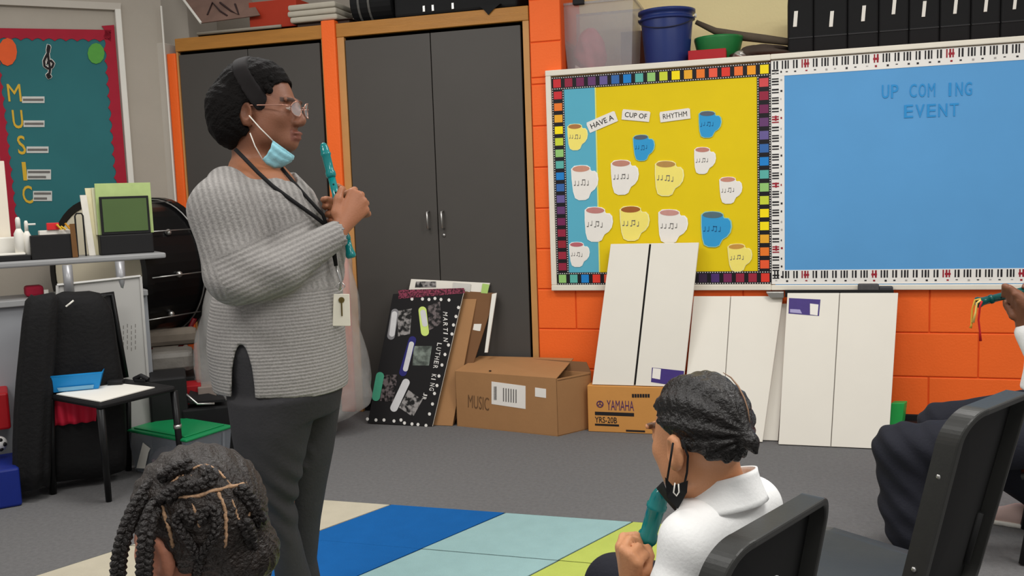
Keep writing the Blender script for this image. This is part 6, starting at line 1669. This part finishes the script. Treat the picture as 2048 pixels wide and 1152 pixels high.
# collar: a turned-down band round the neck
b = MB()
def col(u, v):
    an = math.radians(12)+u*math.radians(336)
    ax_u = np.array([.12, -.05, 1]); e1_ = fh; e2_ = lB
    r = .061+.020*(1-v)**1.3; c = nb0+np.array([.004, 0, .006])
    h = -.026+.058*v
    tilt = -.020*math.cos(an)
    p = c+(e1_*math.cos(an)+e2_*math.sin(an))*r+np.array([0, 0, h+tilt]); return Vector(p)
b.grid(col, 48, 8); b.build('collar', m_polo, boy, smooth=True, world=False, solid=.005)
# trousers and shoes
g = Sculpt((-.62, -.30, .0), (.30, .60, .56), .007)
g.cap(pel+lB*.06, pel-lB*.06, .105, .105, .03)
ank_b = []
for sg in (1, -1):
    hp = pel+lB*.075*sg; kn = hp+fh*.34+lB*.02*sg; kn[2] = .40; an = kn+fh*.03; an = np.array([an[0], an[1], .07]); ank_b.append(an)
    g.chain([hp, kn, an+np.array([0, 0, .02])], [.085, .065, .055], .03)
g.plane_cut((0, 0, .05), (0, 0, -1))
m_navyt = M('navy_trousers', (30, 31, 40), .85, .12, 30, .15, 120)
g.build('trousers', m_navyt, boy, relax=1)
for an in ank_b:
    g = Sculpt((an[0]-.2, an[1]-.12, -.01), (an[0]+.12, an[1]+.2, .11), .007)
    g.cap(np.array([an[0], an[1], .035]), np.array([an[0], an[1], .03])+fh*.12, .036, .032, .02); g.plane_cut((0, 0, .001), (0, 0, -1)); g.build('shoe', M('dark_trainer', (40, 40, 44), .6), boy)
recorder(FB, rB0, rB1, .0145, m_rec, 'translucent teal recorder at the mouth of the seated boy')
def head_world(fr, v): return fr.x*v[0]+fr.y*v[1]
hdB = head_world(FB, fh); angB = math.atan2(hdB.y, hdB.x)
ctr = FB.at(1514, 1034, -.06); wB = FB.o+FB.x*ctr.x+FB.y*ctr.y
ltop = math.radians(10)
seatB = wB+Vector((math.cos(angB), math.sin(angB), 0))*(.185+.36*math.tan(ltop))
school_chair(seatB, angB, ltop, 'black plastic chair the boy in the white polo sits on', .36, FB.at(1514, 1026, -.06).z+.005, .38)

# ------------------------------------------------------------------ empty chair at the right
FC = Frame(1930, 1.86)
aC = math.radians(24); dC = FC.x*(-math.cos(aC))+FC.y*math.sin(aC); angC = math.atan2(dC.y, dC.x)
cC = FC.at(1963, 798, 0.0); wC = FC.o+FC.x*cC.x; lnC = math.radians(13)
seatC = wC+dC*(.205+(cC.z-.38)*math.tan(lnC))
school_chair(seatC, angC, lnC, 'empty black plastic chair in the right foreground with screws along its rim', .36, cC.z+.005, .32, .06)

# ------------------------------------------------------------------ seated child at the right edge
FR = Frame(1950, 2.95)
def Rp(px, py, y=0.0): v = FR.at(px, py, y); return np.array((v.x, v.y, v.z))
pelR = Rp(2115, 842, .10)
g = Sculpt((-.55, -.30, 0), (.80, .62, 1.32), .0062)
chest = Rp(2140, 700, .10); neckR = Rp(2150, 610, .10)
hR = Head(Rp(2135, 540, .10), (-1, .1, -.05), (0, 0, 1), .95); hR.face(g)
g.chain([Rp(2148, 570, .10), neckR], [.047, .05], .02)
g.chain([neckR+np.array([0, 0, -.04]), chest, pelR], [.06, .09, .10], .04)
shRn, shRf = neckR+np.array([0, -.13, -.05]), neckR+np.array([0, .13, -.05])
elRn = Rp(2118, 770, -.06); wrRn = Rp(2048, 652, -.02)
g.chain([shRn, elRn, wrRn], [.042, .036, .025], .02)
rR0, rR1 = Rp(2126, 562, .08), Rp(1952, 606, -.04)
raxR = (rR1-rR0)/np.linalg.norm(rR1-rR0)
# near hand curled over the recorder
kn = [Rp(2032, 586, -.045), Rp(2040, 590, -.06), Rp(2046, 600, -.066), Rp(2050, 612, -.066)]
for q in kn: g.cap(wrRn+(q-wrRn)*.1, q, .0175, .0135, .012)
tp = [Rp(2008, 592, -.030), Rp(2018, 602, -.032), Rp(2028, 612, -.034), Rp(2036, 622, -.034)]
mid_ = [Rp(2010, 572, -.050), Rp(2020, 576, -.062), Rp(2030, 588, -.068), Rp(2038, 602, -.068)]
for q, m_, t_ in zip(kn, mid_, tp): g.chain([q, m_, t_], [.0115, .0105, .0095], .004)
g.chain([wrRn+(kn[0]-wrRn)*.3, Rp(2026, 632, -.03), Rp(2014, 612, -.015), Rp(2010, 602, -.01)], [.014, .0125, .011, .009], .006)
elRf = Rp(2160, 750, .28); wrRf = Rp(2095, 630, .14); g.chain([shRf, elRf, wrRf], [.042, .036, .025], .02)
cF = rR0+raxR*.10
for i in range(4):
    q = cF+raxR*(.02*(i-1.5))+np.array([.02, .05, -.01]); g.cap(wrRf+(q-wrRf)*.1, q, .016, .012, .012); g.chain([q, q+np.array([-.01, -.02, .03]), cF+raxR*(.02*(i-1.5))+np.array([0, -.012, .014])], [.0105, .0098, .009], .004)
g.chain([wrRf+(cF-wrRf)*.3, cF+np.array([.02, .02, -.03]), cF+np.array([-.01, 0, -.02])], [.0135, .012, .0095], .006)
# legs
hN, kN_, aN_ = pelR+np.array([-.02, -.11, -.03]), Rp(1800, 898, -.08), Rp(1822, 1110, -.08)
hF_, kF_, aF_ = pelR+np.array([-.02, .10, -.0]), Rp(1885, 850, .16), Rp(2075, 1010, .32)
for h_, k_, a_ in ((hN, kN_, aN_), (hF_, kF_, aF_)):
    g.chain([h_, k_, a_], [.075, .05, .03], .03)
    g.cap(a_+np.array([.0, 0, -.04]), a_+np.array([-.10, .0, -.045]), .026, .02, .02)
cR_ = hR.colour((124, 80, 58), (110, 64, 56), (24, 18, 16))
kid = g.build('person', skin_mat('deep_brown_skin'), None, cR_, None, FR.o, FR.rz, 2)
tag(kid, 'seated child at the right edge in navy trousers, raising a recorder with ribbons', 'person')
g = Sculpt((hR.c[0]-.14, hR.c[1]-.13, hR.c[2]-.1), (hR.c[0]+.15, hR.c[1]+.13, hR.c[2]+.16), .006)
g.ell(hR.p(-.02, 0, .036), (.106, .086, .098), hR.B, .01); X, Y, Z = g.points(); Pq = np.stack([X, Y, Z], -1)-hR.c; fq, uq = Pq@hR.f, Pq@hR.u
g.D = np.maximum(g.D, (np.minimum(.02+.8*fq, .07)-uq).astype(np.float32)); g.build('hair', m_hair, kid)
# white shirt with sleeve
g = Sculpt((-.2, -.30, .40), (.80, .62, 1.10), .007)
g.chain([neckR+np.array([0, 0, -.055]), chest, pelR+np.array([0, 0, .0])], [.09, .118, .13], .04)
g.chain([neckR+np.array([0, 0, -.05]), shRn, elRn, wrRn+(elRn-wrRn)*.12], [.06, .062, .058, .040], .02)
g.chain([neckR+np.array([0, 0, -.05]), shRf, elRf, wrRf+(elRf-wrRf)*.12], [.06, .062, .058, .040], .02)
g.plane_cut(Rp(2100, 806, -.1), (0, 0, -1)); g.build('shirt', m_polo, kid, relax=1)
# trousers
g = Sculpt((-.56, -.30, .02), (.62, .62, .62), .0065)
g.ell(pelR, (.13, .17, .10), None, .02)
g.chain([hN, kN_, kN_*.45+aN_*.55, aN_+np.array([0, 0, .09]), aN_+np.array([.01, 0, .05])], [.098, .082, .080, .074, .05], .03)
g.chain([hF_, kF_, aF_+np.array([-.02, -.02, .05])], [.095, .075, .052], .03)
X, Y, Z = g.points(); g.D = g.D+(.005*np.sin((X+Z)*70)*np.exp(-((X-kN_[0])/.14)**2)).astype(np.float32)
g.build('trousers', m_navyt, kid, relax=2)
for a_, m_, nm in ((aN_, M('black_school_shoe', (26, 26, 28), .4), None), (aF_, M('pale_pink_shoe', (214, 184, 176), .6, .06), None)):
    g = Sculpt((a_[0]-.22, a_[1]-.12, a_[2]-.12), (a_[0]+.12, a_[1]+.12, a_[2]+.06), .006)
    zf_ = a_[2]-.058
    g.chain([(a_[0]+.02, a_[1], zf_+.02), (a_[0]-.06, a_[1], zf_+.014), (a_[0]-.125, a_[1], zf_+.004)], [.042, .036, .030], .02); g.cap((a_[0]+.015, a_[1], zf_+.03), (a_[0], a_[1], zf_+.06), .036, .034, .02)
    g.plane_cut((0, 0, zf_-.02), (0, 0, -1)); sh = g.build('shoe', m_, kid)
    g = Sculpt((a_[0]-.22, a_[1]-.12, a_[2]-.14), (a_[0]+.12, a_[1]+.12, a_[2]+.0), .006)
    g.chain([(a_[0]+.02, a_[1], zf_-.012), (a_[0]-.06, a_[1], zf_-.012), (a_[0]-.125, a_[1], zf_-.012)], [.047, .041, .036], .01); g.plane_cut((0, 0, zf_-.008), (0, 0, 1)); g.plane_cut((0, 0, zf_-.027), (0, 0, -1))
    g.build('sole', m_white if m_.name.startswith('pale') else m_black, sh)
recorder(FR, rR0, rR1, .0135, M('dark_teal_plastic', (14, 78, 74), .2, .1), 'dark green recorder with ribbons raised by the child at the right edge')
def ribbon2(pts, m, lab):
    P = [Vector(Rp(*p)) for p in pts]; b = MB(); b.tube(P, [.0035]*(len(P)-1)+[.005], 6)
    o = b.build('ribbon', m, None, smooth=True); o.location = FR.o; o.rotation_euler = (0, 0, FR.rz); tag(o, lab, 'ribbon', 'ribbons on the raised recorder'); WM[o.name] = mat_of(FR.o, FR.rz)
ribbon2([(1962, 598, -.05), (1950, 600, -.05), (1944, 620, -.05), (1943, 650, -.05), (1941, 656, -.05)], M('gold_ribbon', (206, 160, 60), .6), 'outermost gold ribbon hanging from the raised recorder')
ribbon2([(1962, 600, -.053), (1954, 606, -.053), (1951, 626, -.053), (1946, 645, -.053)], M('yellow_ribbon', (232, 200, 110), .6), 'pale yellow ribbon hanging from the raised recorder')
ribbon2([(1964, 602, -.055), (1960, 612, -.055), (1957, 640, -.055), (1960, 665, -.055), (1961, 682, -.055)], M('red_ribbon', (186, 24, 32), .6), 'longest red ribbon hanging from the raised recorder')
dR = FR.x*(-1)+FR.y*.05; angR = math.atan2(dR.y, dR.x)
wR = FR.o+FR.x*(pelR[0]+.10)+FR.y*pelR[1]
school_chair(wR, angR, math.radians(10), 'black plastic chair under the child at the right edge', max(.30, pelR[2]-.135), max(.30, pelR[2]-.135)+.36, .38)

# ------------------------------------------------------------------ girl with braids in the left foreground
FG = Frame(390, 1.333)
def Gp(px, py, y=0.0): v = FG.at(px, py, y); return np.array((v.x, v.y, v.z))
yaG = math.radians(46); fG0 = np.array([-math.cos(yaG), math.sin(yaG), 0.]); lG = np.array([-math.sin(yaG), -math.cos(yaG), 0.])
hG = Head(Gp(392, 1058), fG0+np.array([0, 0, -.22]), (-.16, .12, 1), 1.0)
g = Sculpt((-.60, -.36, 0), (.36, .64, .98), .0055)
hG.face(g)
nG = Gp(400, 1250, .0)
g.chain([Gp(405, 1130, .0), nG], [.05, .052], .025)
pG = np.array([nG[0], nG[1], .40])-fG0*.01
g.chain([nG+np.array([0, 0, -.03]), (nG+pG)/2, pG], [.06, .085, .095], .04)
ank_g = []
for sg in (1, -1):
    sh_ = nG+lG*.125*sg+np.array([0, 0, -.05]); el_ = sh_+fG0*.06+lG*.03*sg+np.array([0, 0, -.19]); wr_ = el_+fG0*.17-lG*.04*sg+np.array([0, 0, .03])
    g.chain([sh_, el_, wr_], [.04, .034, .023], .02)
    for i in range(4):
        d0 = wr_+fG0*.07+lG*(.016*(i-1.5)); g.cap(wr_, d0, .014, .010, .01); g.chain([d0, d0+fG0*.028+np.array([0, 0, -.006]), d0+fG0*.045+np.array([0, 0, -.022])], [.009, .0085, .0075], .003)
    g.chain([wr_+fG0*.02, wr_+fG0*.04-lG*.03*sg, wr_+fG0*.065-lG*.034*sg], [.012, .0105, .0085], .005)
    hp = pG+lG*.075*sg; kn = hp+fG0*.33; kn[2] = .37; an = kn+fG0*.02; an = np.array([an[0], an[1], .07]); ank_g.append((hp, kn, an))
    g.chain([hp, kn, an], [.07, .048, .03], .03); g.cap(an+np.array([0, 0, -.035]), an+fG0*.11+np.array([0, 0, -.045]), .026, .022, .02)
cG = hG.colour((170, 112, 88), (140, 84, 74), (28, 20, 18))
girl = g.build('person', skin_mat('warm_brown_skin'), None, cG, None, FG.o, FG.rz, 2)
tag(girl, 'child with long braids and neat partings in the left foreground, seen from behind', 'person')
g = Sculpt((hG.c[0]-.17, hG.c[1]-.16, hG.c[2]-.14), (hG.c[0]+.17, hG.c[1]+.16, hG.c[2]+.17), .0036)
RG = (.110, .090, .100); CG = (-.018, 0, .030)
g.ell(hG.p(*CG), RG, hG.B, .01)
X, Y, Z = g.points(); Pq = np.stack([X, Y, Z], -1)-hG.c; fq, lq, uq = Pq@hG.f, Pq@hG.l, Pq@hG.u
lim = np.where(fq > .012, .01+.62*fq, -.10+0*fq); lim = np.minimum(lim, .07)
g.D = np.maximum(g.D, (lim-uq).astype(np.float32))
g.ell(hG.p(-.06, -.02, -.05), (.055, .06, .05), hG.B, .02)
g.ell(hG.p(-.006, .088, -.016), (.024, .030, .036), hG.B, .008, True)
th = np.arctan2(lq, uq)
g.D = g.D+(.0014*np.sin(th*26+fq*120)+.0010*np.sin(fq*210+lq*150)).astype(np.float32)
m_hairg = M('dark_brown_hair', (38, 31, 27), .42, .6, 80, .6, 200, spec=.5)
hairg = g.build('hair', m_hairg, girl, relax=0)
# points on the scalp seen at a photo pixel
def scalpG(px, py, lift=1.0):
    d = FG.loc(CAM+ray(px, py))-FG.loc(CAM); o = FG.loc(CAM)
    o = np.array(o); d = np.array(d); c = hG.p(*CG); Bm = hG.B
    ol = ((o-c)@Bm)/(np.array(RG)*lift); dl = (d@Bm)/(np.array(RG)*lift)
    A = dl@dl; Bq = 2*ol@dl; Cq = ol@ol-1; disc = Bq*Bq-4*A*Cq
    if disc < 0: disc = 0
    t = (-Bq-math.sqrt(disc))/(2*A); return Vector(o+d*t)
def dense(pts, n):
    out = []; L = len(pts)-1
    for i in range(n+1):
        t = i/n*L; k = min(int(t), L-1); tt = t-k
        p0, p1, p2, p3 = [pts[max(0, min(L, k+j))] for j in (-1, 0, 1, 2)]
        out.append(tuple(.5*(2*p1[m]+(p2[m]-p0[m])*tt+(2*p0[m]-5*p1[m]+4*p2[m]-p3[m])*tt*tt+(3*p1[m]-p0[m]-3*p2[m]+p3[m])*tt**3) for m in range(len(p1))))
    return out
m_part = M('scalp_line', (166, 132, 102), .6, .3, 120, .3, 200, contrast=3)
for pts in ([(323, 1006), (350, 996), (400, 990), (440, 978), (492, 966)], [(324, 1006), (332, 1040), (342, 1070), (346, 1095)], [(413, 930), (440, 946), (464, 972)], [(352, 936), (358, 950), (342, 966)], [(358, 950), (384, 952)], [(384, 1000), (392, 1030), (400, 1058)], [(436, 985), (450, 1020), (452, 1060), (450, 1095)], [(372, 944), (392, 934), (414, 930)], [(462, 990), (474, 1030), (482, 1060)], [(492, 968), (500, 1000), (496, 1040)]):
    rp = random.Random(len(pts)*7+pts[0][0]); P = [scalpG(x+rp.uniform(-1.2, 1.2), y+rp.uniform(-1.2, 1.2), 0.992) for x, y in dense(pts, 24)]; b = MB(); wp = 1.0 if len(pts) > 3 else .7; b.tube(P, [.0015]+[wp*(.0022+.0012*rp.random()) for _ in range(23)]+[.0015], 6); b.build('parting', m_part, girl, world=False, smooth=True)
m_braid = M('black_braid', (34, 29, 27), .45, .5, 90, .8, 160, spec=.5)
def braid(P, r, nm='braid', pitch=.016):
    """plaited rope: three strands weaving round one path"""
    P = [Vector(p) for p in P]; n = len(P); s = [0.0]
    for i in range(1, n): s.append(s[-1]+(P[i]-P[i-1]).length)
    br = None
    for k in range(3):
        Q = []
        for i in range(n):
            t = (P[min(i+1, n-1)]-P[max(i-1, 0)]).normalized(); a = t.orthogonal(); a = Vector((0, -1, 0)).cross(t).normalized(); w = t.cross(a)
            ph = 2*math.pi*(s[i]/(pitch*1.7)+k/3)
            Q.append(P[i]+a*r*.62*math.sin(ph)+w*r*.42*math.sin(2*ph))
        b = MB(); b.tube(Q, r*.56, 6)
        if br is None: br = b.build(nm, m_braid, girl, world=False, smooth=True)
        else: b.build('strand', m_braid, br, world=False, smooth=True)
def onscalp(pts, n, lift): return [scalpG(x, y, lift) for x, y in dense(pts, n)]
braid(onscalp([(345, 985), (362, 976), (392, 972), (420, 962), (426, 950), (412, 942)], 60, 1.04), .0085)
braid(onscalp([(394, 1115), (378, 1085), (358, 1056), (352, 1040), (364, 1026), (380, 1036), (386, 1048)], 70, 1.03), .0065)
braid(onscalp([(396, 1115), (414, 1094), (430, 1066), (432, 1036), (424, 1018), (410, 1024), (404, 1046)], 70, 1.03), .0065)
braid(onscalp([(396, 1118), (397, 1135), (392, 1152), (390, 1170)], 30, 1.04), .0065)
h1 = onscalp([(380, 930), (352, 938), (330, 952)], 14, 1.05)
p_end = h1[-1]
h1 += [Vector(Gp(x, y, d)) for x, y, d in dense([(314, 962, -.028), (292, 984, -.045), (266, 1026, -.06), (248, 1075, -.07), (238, 1120, -.07), (236, 1165, -.07), (236, 1230, -.07)], 90)]
braid(h1, .0105)
h2 = onscalp([(372, 966), (346, 984), (330, 996)], 12, 1.05)
h2 += [Vector(Gp(x, y, d)) for x, y, d in dense([(316, 1006, -.07), (302, 1030, -.085), (294, 1070, -.098), (290, 1110, -.10), (288, 1160, -.10), (288, 1230, -.10)], 80)]
braid(h2, .0110)
h3 = onscalp([(480, 975), (505, 1005), (520, 1040)], 20, 1.03)+[Vector(Gp(x, y, d)) for x, y, d in dense([(528, 1075, .02), (530, 1120, .02), (528, 1180, .0), (524, 1240, -.02)], 50)]
braid(h3, .0100)
h4 = onscalp([(488, 1040), (500, 1070), (506, 1100)], 20, 1.03)+[Vector(Gp(x, y, d)) for x, y, d in dense([(508, 1130, -.05), (506, 1170, -.05), (504, 1240, -.06)], 40)]
braid(h4, .0100)
# shirt, trousers, shoes
g = Sculpt((-.40, -.34, .34), (.36, .45, .72), .008)
g.chain([nG+np.array([0, 0, -.05]), (nG+pG)/2, pG+np.array([0, 0, .02])], [.085, .115, .125], .04)
for sg in (1, -1):
    sh_ = nG+lG*.125*sg+np.array([0, 0, -.05]); el_ = sh_+fG0*.06+lG*.03*sg+np.array([0, 0, -.19]); g.chain([nG+np.array([0, 0, -.04]), sh_, sh_*.4+el_*.6], [.055, .058, .056], .02)
nkg = Sculpt.__new__(Sculpt); nkg.__dict__.update(g.__dict__); nkg.D = np.full(g.n, 9.0, np.float32); nkg.cap(Gp(405, 1130, .0), nG+np.array([0, 0, -.01]), .06, .062, .01); g.cut_with(nkg)
g.build('polo_shirt', m_polo, girl, relax=1)
g = Sculpt((-.60, -.36, .0), (.36, .64, .54), .008)
g.cap(pG+lG*.06, pG-lG*.06, .105, .105, .03)
for hp, kn, an in ank_g: g.chain([hp, kn, an+np.array([0, 0, .02])], [.085, .065, .055], .03)
g.plane_cut((0, 0, .05), (0, 0, -1)); g.build('trousers', m_navyt, girl)
for hp, kn, an in ank_g:
    g = Sculpt((an[0]-.2, an[1]-.12, -.01), (an[0]+.12, an[1]+.2, .11), .008); g.cap(np.array([an[0], an[1], .035]), np.array([an[0], an[1], .03])+fG0*.12, .036, .032, .02); g.plane_cut((0, 0, .001), (0, 0, -1)); g.build('shoe', MATS['dark_trainer'], girl)
dG = FG.x*fG0[0]+FG.y*fG0[1]; angG = math.atan2(dG.y, dG.x)
wG = FG.o+FG.x*pG[0]+FG.y*pG[1]+dG*.05
school_chair(wG, angG, math.radians(8), 'black plastic chair under the child with braids', .29, .62, .38)
